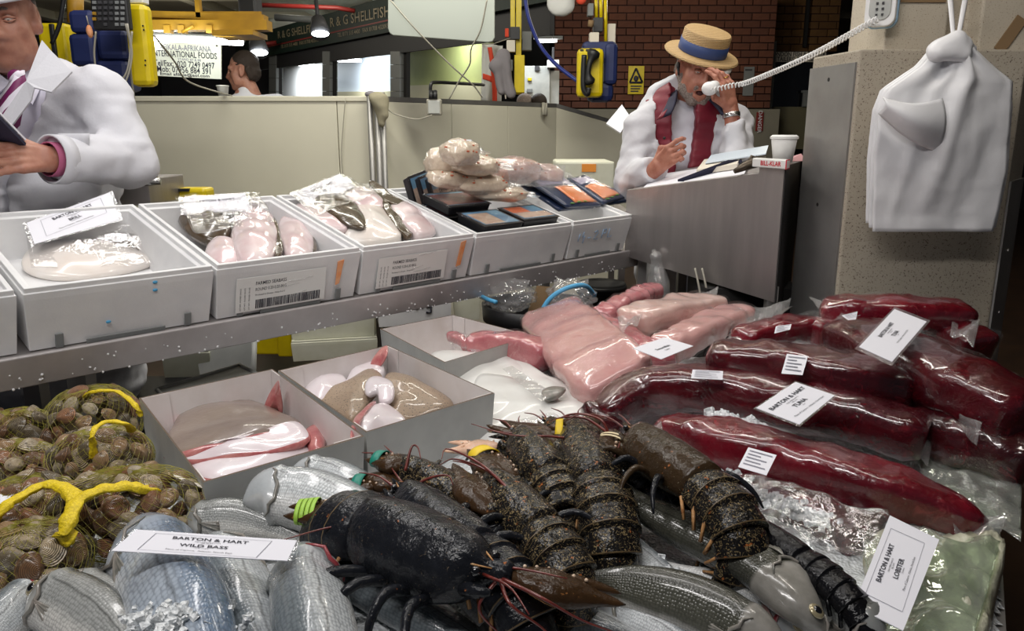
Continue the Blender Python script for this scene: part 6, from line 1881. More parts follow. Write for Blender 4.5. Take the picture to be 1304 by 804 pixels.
packet('salmon packet on the right touching the steel desk', pq([(768, 260, .155), (803, 250, .15), (742, 226, .20), (722, 228, .205)]), .010, (.12, .10, .75, .60), seed=3)
packet('dark salmon packet under the right one, corner raised', pq([(760, 263, .14), (806, 256, .138), (744, 224, .20), (716, 232, .185)]), .012, seed=4)

# ---------------------------------------------------------------- people
def head_prims(open_mouth=False, old=True):
    P = [ell((0, -.018, .035), (.074, .096, .088)), ell((0, .022, -.025), (.064, .068, .085)), ell((0, .040, -.088), (.046, .046, .034)),
         cap((0, .066, -.108), (0, .070, -.106), .019), ell((.043, .050, -.030), (.024, .026, .026)), ell((-.043, .050, -.030), (.024, .026, .026)),
         cap((-.040, .072, .022), (.040, .072, .022), .0155), cap((0, .086, .012), (0, .106, -.034), .0085, .0135),
         cap((.011, .094, -.040), (.011, .096, -.040), .0100), cap((-.011, .094, -.040), (-.011, .096, -.040), .0100),
         ell((.050, .030, -.070), (.022, .034, .034)), ell((-.050, .030, -.070), (.022, .034, .034)),
         cap((0, -.015, -.08), (0, -.045, -.20), .054, .058)]
    if old: P += [cap((.030, .078, -.045), (.040, .066, -.085), .012), cap((-.030, .078, -.045), (-.040, .066, -.085), .012)]
    lo = .016 if open_mouth else 0
    P += [cap((-.020, .080, -.066), (0, .088, -.063), .0075), cap((.020, .080, -.066), (0, .088, -.063), .0075), cap((-.017, .079, -.079 - lo), (.017, .079, -.079 - lo), .0085)]
    # ears
    for s in (1, -1):
        P += [ell((s * .079, -.010, -.005), (.010, .020, .032)), cap((s * .076, .004, -.03), (s * .078, -.002, -.038), .008)]
    cut = [(ell((.031, .094, .000), (.0205, .019, .0125)), .012), (ell((-.031, .094, .000), (.0205, .019, .0125)), .012)]
    if open_mouth: cut.append((ell((0, .090, -.079), (.019, .024, .010)), .005))
    for s in (1, -1): cut.append((ell((s * .087, -.008, .0), (.006, .009, .018)), .005))
    return P, cut
def hand_prims(curl, thumb=.5, spread=.12, wrist=True, curls=None):
    """local: x to the fingertips, y to the thumb, z the back of the hand"""
    P = []
    bases = [(.093, .031), (.097, .010), (.092, -.011), (.084, -.030)]
    lens = [(.044, .027, .021), (.049, .031, .022), (.045, .029, .021), (.034, .021, .018)]
    for i, ((bx, by), ls) in enumerate(zip(bases, lens)):
        P.append(cap((.012, by * .55, 0), (bx, by, .002), .0155, .0115))
        cv = curls[i] if curls else curl
        p = np.array((bx, by, .002)); ang = 0.0; side = (1.5 - i) * spread
        r = (.0095, .0088, .0080, .0068) if i < 3 else (.0082, .0075, .0068, .006)
        for k, l in enumerate(ls):
            ang += cv * (.9, 1.15, .7)[k]
            d = np.array((math.cos(ang) * math.cos(side), math.cos(ang) * math.sin(side), -math.sin(ang)))
            q = p + d * l
            P.append(cap(p, q, r[k], r[k + 1])); p = q
    a = np.array((.022, .026, -.006)); b = a + np.array((.032, .028, -.012)); c = b + np.array((.030 * (1 - thumb * .3), .010 - .026 * thumb, -.010 - .012 * thumb)); d = c + np.array((.024, -.006 - .016 * thumb, -.006 - .006 * thumb))
    P += [cap(a, b, .016, .012), cap(b, c, .0115, .0100), cap(c, d, .0098, .0075)]
    if wrist: P.append(cap((-.05, 0, 0), (.015, 0, 0), .026, .024)); P.append(cap((-.05, .008, 0), (.012, .012, 0), .024, .022)); P.append(cap((-.05, -.008, 0), (.012, -.012, 0), .024, .022))
    return P
def add_geo(mb, geo, M4, mi=0, scale=1.0, mirror=False):
    v, f = geo
    vs = [M4 @ Vector((x[0] * scale, x[1] * scale * (-1 if mirror else 1), x[2] * scale)) for x in v]
    mb.add(vs, [tuple(reversed(q)) for q in f] if mirror else f, mi=mi)
def rot_frame(origin, front, upv):
    """head frame: +y front, +z up, +x the person's right"""
    y = Vector(front).normalized(); z = Vector(upv); z = (z - y * z.dot(y)).normalized(); x = y.cross(z)
    return Matrix(((x.x, y.x, z.x, origin[0]), (x.y, y.y, z.y, origin[1]), (x.z, y.z, z.z, origin[2]), (0, 0, 0, 1)))
def eyes(t, H, look=(0, 1, -.25)):
    for s in (1, -1):
        c = H @ Vector((s * .031, .0735, .000))
        e = MB().ball(c, .0118, 14, 10).build('eye', MT['eye_white'], t)
        d = (H.to_3x3() @ Vector(look)).normalized()
        MB().ball(c + d * .0072, .0058, 10, 8).build('iris', MT['iris'], e)
        # lids
        mb = MB()
        for zz, r, yy in ((.0058, .0036, .0838), (-.0066, .0028, .0825)):
            mb.tube([H @ Vector((s * .031 + a * .0155, yy - abs(a) ** 2 * .007, zz - abs(a) * zz * .6)) for a in (-1, -.6, -.2, .2, .6, 1)], [r * .6, r, r, r, r, r * .6], 8)
        mb.build('eyelids', t['skin'] if False else SKIN_NOW, t)
SKIN_NOW = None
def brows(t, H, m):
    mb = MB()
    for s in (1, -1):
        mb.tube([H @ Vector((s * a, y, z)) for a, y, z in ((.012, .089, .021), (.025, .090, .026), (.042, .082, .023), (.052, .070, .016))], [.003, .0042, .0036, .002], 8)
    o = mb.build('eyebrows', m, t); o['kind'] = 'stuff'
    return o
def garment(name, prims, k, h, m, parent, seed=0, freq=20, amp=.006, cut=None, extra=None):
    e = (lambda p: folds(p, seed, freq, amp) + folds(p, seed + 7, freq * 2.3, amp * .35) + (extra(p) if extra else 0)) if amp else extra
    v, f = blob(prims, k, h, .03, e, cut)
    return MB().add(v, f).build(name, m, parent)

# ---- the man on the telephone, behind the desk
def phone_man():
    global SKIN_NOW
    SKIN_NOW = MT['skin_red']
    Y = 3.42
    hc = pY(890, 86, Y)
    t = thing('person', 'person in a straw boater and white coat over a maroon gilet, telephoning behind the desk', 'person', (hc.x - .03, Y + .05, 0))
    H = rot_frame(hc, (.13, -1, -.34), (.16, -.28, 1)) @ Matrix.Scale(1.04, 4)
    P, cut = head_prims(True)
    body = MB()
    add_geo(body, blob(P, .016, .0034, .02, None, cut), H)
    # joints
    neck = H @ Vector((0, -.045, -.19))
    shR, shL = pY(816, 160, Y + .04), pY(938, 158, Y + .06)        # his right is on the left of the picture
    elR, wrR = pY(802, 232, Y - .02), pY(836, 214, Y - .22)
    elL, wrL = pY(938, 204, Y - .20), pY(930, 136, Y - .16)
    hip = Vector((hc.x - .03, Y + .12, .95))
    # torso, arms and legs of the body itself
    low = [cap(neck, hip + up * .25, .06, .09), cap(hip + up * .35, hip, .09, .10), cap(shR, neck - up * .08, .05, .05), cap(shL, neck - up * .08, .05, .05),
           cap(shR, elR, .045, .038), cap(elR, wrR, .038, .028), cap(shL, elL, .045, .038), cap(elL, wrL, .038, .027)]
    for s in (1, -1):
        low += [cap(hip + Vector((s * .09, 0, -.02)), Vector((hip.x + s * .10, Y + .14, .50)), .085, .06), cap(Vector((hip.x + s * .10, Y + .14, .50)), Vector((hip.x + s * .11, Y + .16, .09)), .058, .04), cap(Vector((hip.x + s * .11, Y + .16, .05)), Vector((hip.x + s * .12, Y + .02, .04)), .042, .036)]
    body.add(*blob(low, .03, .012))
    # right hand, loosely closed, moving in front of the chest
    d = pY(862, 190, Y - .30) - wrR
    MR = frame(wrR, d, (-.25, -1, .35))
    add_geo(body, blob(hand_prims(.95, .9, .04, curls=(.62, .95, 1.0, 1.0)), .007, .0026), MR, mirror=False)
    # left hand holding the receiver at the ear
    hd = pY(920, 86, Y - .19) - wrL
    ML = frame(wrL, hd, (.45, -.9, .2))
    add_geo(body, blob(hand_prims(.5, .7, .05, curls=(.42, .50, .56, .60)), .007, .0026), ML, mirror=False)
    body.build('body', MT['skin_red'], t)
    eyes(t, H, (.1, 1, -.55)); brows(t, H, MT['hair_grey'])
    # mouth, lips and beard
    MB().ball(H @ Vector((0, .078, -.080)), (.016, .010, .012), 12, 8).build('mouth_inside', MT['mouth'], t)
    mb = MB()
    for z0, z1, y in ((-.0665, -.064, .0895), (-.0955, -.097, .0850)):
        mb.tube([H @ Vector((x, y - abs(x) * .32, z0 + (z1 - z0) * (1 - abs(x) / .02))) for x in (-.019, -.01, 0, .01, .019)], [.0022, .004, .0046, .004, .0022], 8)
    mb.build('lips', MT['lip'], t)
    bp = [cap((.068, .008, -.040), (.056, .036, -.082), .015), cap((-.068, .008, -.040), (-.056, .036, -.082), .015), cap((.055, .038, -.082), (.022, .070, -.114), .021), cap((-.055, .038, -.082), (-.022, .070, -.114), .021), cap((.056, .050, -.066), (.040, .066, -.092), .012), cap((-.056, .050, -.066), (-.040, .066, -.092), .012),
          cap((-.020, .070, -.114), (.020, .070, -.114), .017), cap((.026, .084, -.058), (.034, .070, -.096), .0075), cap((-.026, .084, -.058), (-.034, .070, -.096), .0075), cap((-.022, .087, -.0565), (.022, .087, -.0565), .0062)]
    add_geo(b := MB(), blob(bp, .012, .003, .01, lambda p: folds(p, 3, 260, .0018)), H)
    b.build('grey_beard', MT['beard'], t)
    hp = [cap((.070, -.035, .02), (.074, -.03, -.03), .014), cap((-.070, -.035, .02), (-.074, -.03, -.03), .014), ell((0, -.06, -.01), (.068, .058, .07))]
    add_geo(b := MB(), blob(hp, .012, .004, .01, lambda p: folds(p, 5, 220, .002)), H); b.build('grey_hair', MT['hair_grey'], t)
    # black earpiece in his right ear
    MB().ball(H @ Vector((.088, .004, -.006)), (.008, .011, .020), 12, 8).build('earpiece', MT['black'], t)
    MB().tube([H @ Vector((.088, .010, -.012)), H @ Vector((.086, .030, -.034))], [.006, .004], 8).build('earpiece_boom', MT['black'], t)
    # straw boater
    B = H @ Matrix.Translation((0, -.012, .050)) @ Matrix.Rotation(-.10, 4, 'X')
    hat = thing_part('straw_boater', t)
    MB().lathe([(.098, .0), (.148, -.005), (.150, -.001), (.146, .005), (.100, .008), (.096, .010), (.0945, .085), (.090, .091), (.060, .094), (0, .095)], 48, B).build('straw', MT['straw'], hat, sharp=.8)
    MB().lathe([(.0975, .010), (.0985, .012), (.0975, .052), (.096, .053)], 48, B).build('blue_hat_band', M('blue_ribbon', (.035, .065, .20), .5, bump=(60, .2, .002)), hat)
    # clothes
    ch = hip + up * .30
    fr = Vector((.06, -1, -.10)).normalized()
    tee = [cap(neck - up * .03, ch + fr * .02, .070, .14), cap(ch, hip, .15, .15), ell(tuple(ch + up * .10 + fr * .02), (.17, .125, .16))]
    garment('white_tee', tee, .03, .009, MT['tee'], t, 2, 60, .004)
    gp = [ell(tuple(ch + up * .12 + fr * .03), (.205, .150, .21)), cap(ch - up * .05 + fr * .03, hip + fr * .03, .175, .175), cap(shR, neck - up * .03, .055, .055), cap(shL, neck - up * .03, .055, .055)]
    xa = hc.x - .035
    def vcut(x0, half, half_low, ztop_, zlow):
        """opening down the front of a garment, wider at the top"""
        def fnc(p):
            f = np.clip((p[:, 2] - zlow) / (ztop_ - zlow), 0, 1)
            w = half_low + (half - half_low) * f
            return np.minimum(w - np.abs(p[:, 0] - x0), np.minimum(Y + .04 - p[:, 1], 1.0) * 5)
        return fnc
    xg = pY(876, 180, Y - .1).x
    garment('maroon_gilet', gp, .03, .009, MT['gilet'], t, 4, 16, .004, [(vcut(xg - .010, .052, .012, neck.z - .05, 1.05), 0)], lambda p: .002 * np.sin(p[:, 2] * 140))
    cp = [ell(tuple(ch + up * .12 + fr * .02), (.225, .165, .22)), cap(ch - up * .05 + fr * .03, hip - up * .2 + fr * .03, .19, .20), cap(shR + Vector((.02, 0, .0)), neck - up * .045, .066, .058), cap(shL - Vector((.02, 0, 0)), neck - up * .045, .066, .058),
          cap(shR, elR, .074, .070), cap(elR, wrR + (elR - wrR) * .14, .070, .052), cap(shL, elL, .072, .070), cap(elL, wrL + (elL - wrL) * .30, .070, .048)]
    garment('white_coat', cp, .035, .0095, MT['coat'], t, 11, 48, .010, [(lambda p: np.maximum(np.where(np.linalg.norm(p - np.array(wrL), axis=1) < .13, (p - np.array(wrL + (elL - wrL) * .28)) @ np.array((wrL - elL).normalized()), -1.0), np.where(np.linalg.norm(p - np.array(wrR), axis=1) < .13, (p - np.array(wrR + (elR - wrR) * .10)) @ np.array((wrR - elR).normalized()), -1.0)), 0), (vcut(xg + .002, .125, .095, neck.z - .05, 1.15), 0)])
    # navy and maroon collar of the gilet
    for sx, px0, px1 in ((-1, 846, 862), (1, 922, 912)):
        mbn, mbm = MB(), MB()
        top_, bot = H @ Vector((-sx * .062, -.03, -.105)), pY(px0, 146, Y - .13)
        fp = lambda a, b, o=0.0: (top_.lerp(bot, a) + Vector((sx * (.028 + .030 * a) * (b - .35), -.055 * math.sin(math.pi * a * .8) - .03 * b * a - o, -.02 * b)))
        mbn.grid(lambda a, b: fp(a, b), 10, 6)
        mbm.grid(lambda a, b: fp(a, .62 + b * .48, .004), 10, 4)
        mbn.build('navy_collar', MT['navy'], t, solid=.010); mbm.build('maroon_collar_edge', MT['gilet'], t, solid=.006)
    # coat lapels and press studs
    for px, py in ((846, 176), (846, 218)):
        MB().ball(pY(px, py, Y - .185), (.006, .004, .006), 8, 6).build('press_stud', MT['steel_dark'], t)
    # watch and ring
    a = wrL + (elL - wrL) * .16
    Wm = frame(a, wrL - elL, (0, -1, 0))
    MB().loft([[Wm @ Vector((x, math.cos(w) * .033, math.sin(w) * .031)) for w in [2 * math.pi * j / 24 for j in range(24)]] for x in (-.009, -.004, .004, .009)], cap=False).build('watch_strap', MT['chrome'], t, solid=.004)
    MB().ball(Wm @ Vector((0, 0, .034)), (.015, .015, .006), 16, 8).build('watch_case', MT['chrome'], t)
    MB().loft([[ML @ Vector((.115 + x, -.013 + math.cos(w) * .0105, -.006 + math.sin(w) * .0105)) for w in [2 * math.pi * j / 14 for j in range(14)]] for x in (0, .004)], cap=False).build('gold_ring', MT['gold'], t, solid=.0016)
    # the receiver in that hand
    r = thing('telephone_receiver', 'white telephone receiver held to the ear of the person in the boater', 'telephone', pY(905, 112, Y - .2))
    m0, m1 = pY(906, 112, Y - .235), pY(926, 85, Y - .06)
    sp = catmull([m0, m0.lerp(m1, .3) + Vector((.014, .02, -.004)), m0.lerp(m1, .7) + Vector((.012, .015, -.004)), m1], 16)
    MB().tube(sp, [.020, .023, .021, .017, .015, .0145, .014, .014, .014, .0145, .015, .017, .020, .022, .022, .018], 14).build('handle', MT['handset'], r)
    MB().ball(m0 + Vector((-.004, .012, -.002)), (.032, .026, .027), 16, 10).build('mouthpiece', MT['handset'], r)
    MB().ball(m1 + Vector((-.012, .02, .0)), (.024, .022, .026), 16, 10).build('earpiece', MT['handset'], r)
    return m0, H
PHONE_MOUTH, HM = phone_man()
# coiled cord from the receiver up to the wall telephone
ph = pY(1118, 24, 2.42)
mid = [PHONE_MOUTH + Vector((0, -.01, -.01)), PHONE_MOUTH + Vector((.06, -.06, .005)), pY(955, 104, 3.05), pY(1030, 72, 2.70), ph]
base = catmull(mid, 900)
pts = []
ln = 0
for i, p in enumerate(base):
    tg = (base[min(i + 1, 899)] - base[max(i - 1, 0)]).normalized()
    a = tg.cross(up).normalized(); b = a.cross(tg)
    if i: ln += (base[i] - base[i - 1]).length
    w = ln / .0145 * 2 * math.pi
    pts.append(p + (a * math.cos(w) + b * math.sin(w)) * .0082)
o = MB().tube(pts, .0026, 6).build('coiled_cord', MT['handset']); tag(o, 'white coiled telephone cord stretched from the receiver to the pillar', 'cord')
wp = thing('wall_telephone', 'white and pale blue wall telephone on the left of the pillar shaft', 'telephone', pY(1122, 10, 2.46))
c = pY(1124, 2, 2.47)
M4 = frame(c, (0, 0, 1), (-.55, -.8, 0))
def rrect(w, h, r, n=6):
    out = []
    for cx, cy, a0 in ((w - r, h - r, 0), (-w + r, h - r, 90), (-w + r, -h + r, 180), (w - r, -h + r, 270)):
        for k in range(n + 1):
            a = math.radians(a0 + 90 * k / n); out.append((cx + r * math.cos(a), cy + r * math.sin(a)))
    return out
for nm, w, h, z0, z1, m in (('back_plate', .075, .045, -.02, .0, 'blue_rope'), ('body', .072, .042, 0, .025, 'handset'), ('keypad_panel', .055, .030, .025, .029, 'grey_plastic')):
    rr_ = rrect(w, h, .025)
    MB().loft([[M4 @ Vector((x, y, z)) for x, y in rr_] for z in (z0, z1)]).build(nm, MT[m] if m != 'blue_rope' else M('pale_blue_plastic', (.30, .48, .66), .4), wp, smooth=False, bevel=.003)
for k in range(6):
    MB().box((0, 0, 0), (.006, .006, .004), M4 @ Matrix.Translation((-.04 + .016 * (k // 2), -.008 + .016 * (k % 2), .031))).build('key', MT['black'], wp, smooth=False)

# ---- the man at the left edge reading a dark folder
def left_man():
    global SKIN_NOW
    SKIN_NOW = MT['skin_chin']
    Y = 2.42
    hc = pY(2, 22, Y)
    t = thing('person', 'person in a white hat, white coat and striped tie, reading at the left edge', 'person', (hc.x, Y + .05, 0))
    H = rot_frame(hc, (.36, -1, -.20), (-.03, -.2, 1)) @ Matrix.Scale(1.10, 4)
    P, cut = head_prims(False)
    body = MB()
    add_geo(body, blob(P + [ell((0, .03, -.10), (.062, .05, .04))], .018, .0036, .02, None, cut), H)
    neck = H @ Vector((0, -.045, -.19))
    shL = pY(128, 124, Y + .06); shR = Vector((2 * hc.x - shL.x, shL.y, shL.z))
    elL = pY(164, 206, Y - .02); wrL = pY(66, 203, Y - .26)
    elR = Vector((2 * hc.x - elL.x, elL.y, elL.z)); wrR = Vector((hc.x - .14, Y - .32, wrL.z + .02))
    hip = Vector((hc.x, Y + .10, .95))
    low = [cap(neck, hip + up * .25, .06, .10), cap(hip + up * .35, hip, .10, .11), cap(shR, neck - up * .08, .05, .05), cap(shL, neck - up * .08, .05, .05),
           cap(shR, elR, .05, .042), cap(elR, wrR, .04, .03), cap(shL, elL, .05, .042), cap(elL, wrL, .04, .03)]
    for s in (1, -1):
        low += [cap(hip + Vector((s * .09, 0, -.02)), Vector((hip.x + s * .10, Y + .12, .50)), .09, .065), cap(Vector((hip.x + s * .10, Y + .12, .50)), Vector((hip.x + s * .11, Y + .14, .09)), .06, .042), cap(Vector((hip.x + s * .11, Y + .14, .05)), Vector((hip.x + s * .12, Y, .04)), .044, .038)]
    body.add(*blob(low, .03, .014))
    d = pY(-10, 200, Y - .40) - wrL
    ML = frame(wrL, d, (.1, -1, .30))
    add_geo(body, blob(hand_prims(.22, .3, .03, curls=(.18, .24, .28, .32)), .008, .0028), ML, scale=1.05, mirror=True)
    MR_ = frame(wrR, Vector((.6, -.2, .1)), (.1, -.9, -.3))
    add_geo(body, blob(hand_prims(.45, .5, .04), .008, .0035), MR_)
    body.build('body', MT['skin_chin'], t)
    eyes(t, H, (0, 1, -.6)); brows(t, H, MT['hair_grey'])
    MB().tube([H @ Vector((x, .0885 - abs(x) * .35, -.072 + abs(x) * .05)) for x in (-.024, -.012, 0, .012, .024)], [.0012, .002, .0022, .002, .0012], 8).build('mouth_line', MT['lip'], t)
    hp = [cap((.072, -.03, .03), (.075, -.03, -.03), .012), cap((-.072, -.03, .03), (-.075, -.03, -.03), .012), ell((0, -.06, -.0), (.068, .058, .08))]
    add_geo(b := MB(), blob(hp, .012, .004, .01, lambda p: folds(p, 5, 220, .002)), H); b.build('grey_hair', MT['hair_grey'], t)
    B = H @ Matrix.Translation((0, -.008, .052)) @ Matrix.Rotation(-.06, 4, 'X') @ Matrix.Rotation(.10, 4, 'Y')
    hat = thing_part('white_hat', t)
    MB().lathe([(.094, .004), (.130, -.010), (.134, -.004), (.128, .006), (.098, .016), (.098, .06), (.092, .105), (.06, .128), (0, .132)], 40, B).build('crown_and_brim', MT['coat'], hat)
    ch = hip + up * .28
    shirt = [cap(neck + up * .03, neck - up * .05, .066, .075), ell(tuple(ch + up * .12 + Vector((0, -.02, 0))), (.18, .125, .20)), cap(ch, hip, .16, .16)]
    garment('pale_shirt', shirt, .03, .009, MT['shirt'], t, 3, 24, .003)
    for s in (1, -1):                                                   # shirt collar points
        a = H @ Vector((s * -.0, .030, -.155)); b_ = H @ Vector((s * -.068, -.02, -.110)); c_ = a + Vector((s * .070, -.055, -.075))
        MB().add([a + Vector((0, -.03, -.012)), b_ + Vector((s * .004, -.03, .012)), b_ + Vector((s * .022, -.02, -.04)), c_], [(0, 1, 2, 3)]).build('collar', MT['shirt'], t, smooth=False, solid=.005)
    # tie
    kx = pY(20, 98, Y - .14)
    tp = [pY(19, 90, Y - .125), pY(21, 100, Y - .15), pY(14, 125, Y - .165), pY(4, 160, Y - .18), pY(-4, 220, Y - .17)]
    wt = [.020, .016, .034, .040, .042]
    sp, n = catmull(tp, 20), 20
    ws = [interp(list(zip((0, .22, .45, .75, 1), wt)), i / 19) for i in range(20)]
    MB().loft([[sp[i] + Vector((-ws[i], .012, 0)), sp[i] + Vector((0, -.008, 0)), sp[i] + Vector((ws[i], .012, 0))] for i in range(20)], closed=False, cap=False).build('striped_tie', MT['tie'], t, solid=.006)
    MB().ball(kx, (.022, .016, .020), 14, 10).build('tie_knot', MT['tie'], t)
    cp = [ell(tuple(ch + up * .10 + Vector((0, .01, 0))), (.265, .175, .25)), cap(ch - up * .05, hip - up * .35, .215, .24), cap(shR + Vector((.03, 0, 0)), neck - up * .06, .085, .068), cap(shL - Vector((.03, 0, 0)), neck - up * .06, .085, .068),
          cap(shR, elR, .084, .076), cap(elR, wrR, .076, .058), cap(shL, elL, .084, .076), cap(elL, wrL + (elL - wrL) * .04, .078, .062)]
    def vcut(p):
        f = np.clip((p[:, 2] - 1.22) / (neck.z - .06 - 1.22), 0, 1)
        w = .01 + .085 * f
        return np.minimum(w - np.abs(p[:, 0] - (hc.x + .005)), (Y + .02 - p[:, 1]) * 5)
    garment('white_coat', cp, .04, .0095, MT['coat'], t, 21, 42, .010, [(vcut, 0), (lambda p: np.where(np.linalg.norm(p - np.array(wrL), axis=1) < .16, (p - np.array(wrL + (elL - wrL) * .06)) @ np.array((wrL - elL).normalized()), -1.0), 0)])
    # lapel on his left side, with its notch
    lp = [pY(54, 52, Y - .06), pY(66, 66, Y - .10), pY(92, 92, Y - .15), pY(66, 118, Y - .195), pY(44, 112, Y - .20), pY(40, 128, Y - .205), pY(2, 178, Y - .225), pY(2, 150, Y - .215), pY(34, 104, Y - .19)]
    MB().add(lp, [(0, 1, 8), (1, 2, 3, 4, 8), (4, 5, 6, 7, 8)]).build('lapel', MT['coat'], t, smooth=False, solid=.006)
    MB().grid(lambda a, b: pY(74 + 40 * a, 170 + 32 * b, Y - .215 + .02 * a), 4, 4).build('breast_pocket', MT['coat'], t, solid=.005)
    cuff = frame(wrL + (elL - wrL) * .03, elL - wrL)
    MB().loft([[cuff @ Vector((x, math.cos(w) * .060, math.sin(w) * .064)) for w in [2 * math.pi * j / 24 for j in range(24)]] for x in (-.012, .03)], cap=False).build('coat_cuff', MT['coat'], t, solid=.005)
    MB().loft([[cuff @ Vector((x, math.cos(w) * .042, math.sin(w) * .045)) for w in [2 * math.pi * j / 24 for j in range(24)]] for x in (-.02, .02)], cap=False).build('pink_shirt_cuff', M('pink_cuff', (.42, .10, .20), .8), t, solid=.003)
    q = [pY(-60, 178, Y - .36), pY(33, 184, Y - .33), pY(-2, 148, Y - .44), pY(-70, 140, Y - .46)]
    f = thing('dark_folder', 'dark navy folder held by the person at the left edge', 'folder', q[1] - up * .02)
    MB().add(q, [(0, 1, 2, 3)]).build('cover', MT['navy'], f, smooth=False, solid=.008)
    MB().add([v + Vector((.0, .010, .010)) * 1.0 + (sum(q, Vector()) / 4 - v) * .04 for v in q], [(0, 1, 2, 3)]).build('pages', MT['paper'], f, smooth=False, solid=.006)
left_man()

# ---- the far man behind the partition, seen from behind his shoulder
def far_man():
    Y = 6.3
    hc = pY(309, 90, Y)
    t = thing('person', 'person with short dark hair and a white coat, in profile behind the partition', 'person', (hc.x, Y, 0))
    H = rot_frame(hc, (-1, -.10, -.10), (0, 0, 1)) @ Matrix.Scale(1.12, 4)
    P, cut = head_prims(False, False)
    b = MB(); add_geo(b, blob(P, .016, .006, .02, None, cut), H)
    low = [cap(hc - up * .2, hc - up * .7, .08, .14), cap(hc - up * .7, Vector((hc.x, Y, .1)), .14, .10)]
    b.add(*blob(low, .03, .02)); b.build('body', MT['skin_chin'], t)
    hp = [ell((0, -.026, .048), (.078, .094, .084)), cap((.07, -.05, 0), (.06, -.06, -.05), .02), cap((-.07, -.05, 0), (-.06, -.06, -.05), .02), ell((0, -.07, -.02), (.066, .05, .06))]
    add_geo(b := MB(), blob(hp, .014, .005, .01, lambda p: folds(p, 8, 200, .002)), H); b.build('dark_hair', MT['hair_dark'], t)
    n_ = hc - up * .20
    cp = [cap(n_ + Vector((.02, 0, .035)), n_ + Vector((.03, 0, -.05)), .072, .09), cap(n_ + Vector((-.10, -.05, -.10)), n_ + Vector((.24, .05, -.06)), .10, .10), ell(tuple(n_ - up * .32), (.24, .17, .36)), cap(n_ + Vector((-.12, -.1, -.1)), n_ + Vector((-.16, -.15, -.4)), .08, .07)]
    garment('white_coat', cp, .04, .012, MT['coat'], t, 31, 14, .010)
    c = pY(284, 117, 6.0)
    k = thing('paper_cup', 'small white cup beside the person with dark hair behind the partition', 'cup', c - up * .03)
    MB().lathe([(.030, -.06), (.042, .035), (.046, .04), (.040, .04), (.028, -.05), (0, -.05)], 20, Matrix.Translation(c)).build('cup', MT['white'], k)
    MB().lathe([(.045, .036), (.047, .042), (.043, .046)], 20, Matrix.Translation(c)).build('rim', MT['white'], k)
far_man()
for px, py, lab, m in ((669, 128, 'person of whom only a fair crown shows over the partition', 'beard'), (687, 128, 'person of whom only a dark crown shows over the partition', 'hair_dark')):
    c = pY(px, py + 2, 8.0)
    t = thing('person', lab, 'person', (c.x, 8.0, 0))
    b = MB(); P, cut = head_prims(False, False); H = rot_frame(c - up * .05, (.3, 1, 0), (0, 0, 1))
    add_geo(b, blob(P, .016, .009, .02), H)
    b.add(*blob([cap(c - up * .2, c - up * .5, .07, .12), ell(tuple(c - up * .62), (.22, .14, .32)), cap(c - up * .8, (c.x, 8, .1), .16, .10)], .04, .03)); b.build('body', MT['skin_chin'], t)
    add_geo(b := MB(), blob([ell((0, -.024, .05), (.079, .096, .084)), ell((0, -.07, -.02), (.066, .05, .06))], .014, .008, .01), H); b.build('hair', MT[m], t)

# ---------------------------------------------------------------- things over and behind the partition
def onY(name, label, cat, px, py, Y): return thing(name, label, cat, pY(px, py, Y))
def pbox(t, nm, px0, py0, px1, py1, Y, th, m, bevel=.004):
    mb = MB(); vb(mb, px0, py0, px1, py1, Y, th); return mb.build(nm, MT[m], t, smooth=False, bevel=bevel)
def ptube(t, nm, pts, r, m, seg=8, n=0):
    q = [pY(*p) for p in pts]
    return MB().tube(catmull(q, n) if n else q, r, seg).build(nm, MT[m], t)
# whiteboard hung over the partition
t = onY('hanging_board', 'blank white board hanging above the partition', 'board', 562, 40, 4.6)
rr_ = [pY(x, y, 4.6) for x, y in ((494, -40), (630, -40), (630, 48), (627, 53), (621, 54), (500, 45), (496, 42), (494, 36))]
MB().loft([[p for p in rr_], [p + Vector((0, .02, 0)) for p in rr_]]).build('board', M('glossy_white_board', (.34, .37, .33), .3), t, smooth=False, bevel=.004, flip=True)
ptube(t, 'hook', [(500, 0, 4.6), (500, -30, 4.6)], .008, 'steel')
o = ptube(None, 'hanging_wire', [(497, 0, 4.5), (530, 38, 4.5), (575, 84, 4.6), (602, 108, 4.7), (614, 124, 4.75)], .0045, 'cable', 6, 30); tag(o, 'thin slack wire running down across the white board to the right', 'wire')
o = ptube(None, 'hanging_wire', [(621, -4, 4.5), (612, 38, 4.55), (600, 62, 4.6), (598, 82, 4.65), (584, 104, 4.7), (572, 126, 4.72)], .0045, 'cable', 6, 30); tag(o, 'thin wire hanging in front of the right end of the white board', 'wire')
o = ptube(None, 'hanging_wire', [(196, 45, 2.9), (222, 78, 3.2), (240, 104, 3.6), (280, 118, 4.6), (296, 122, 4.65)], .004, 'cable', 6, 30); tag(o, 'thin cable slanting across the white trade sign', 'wire')
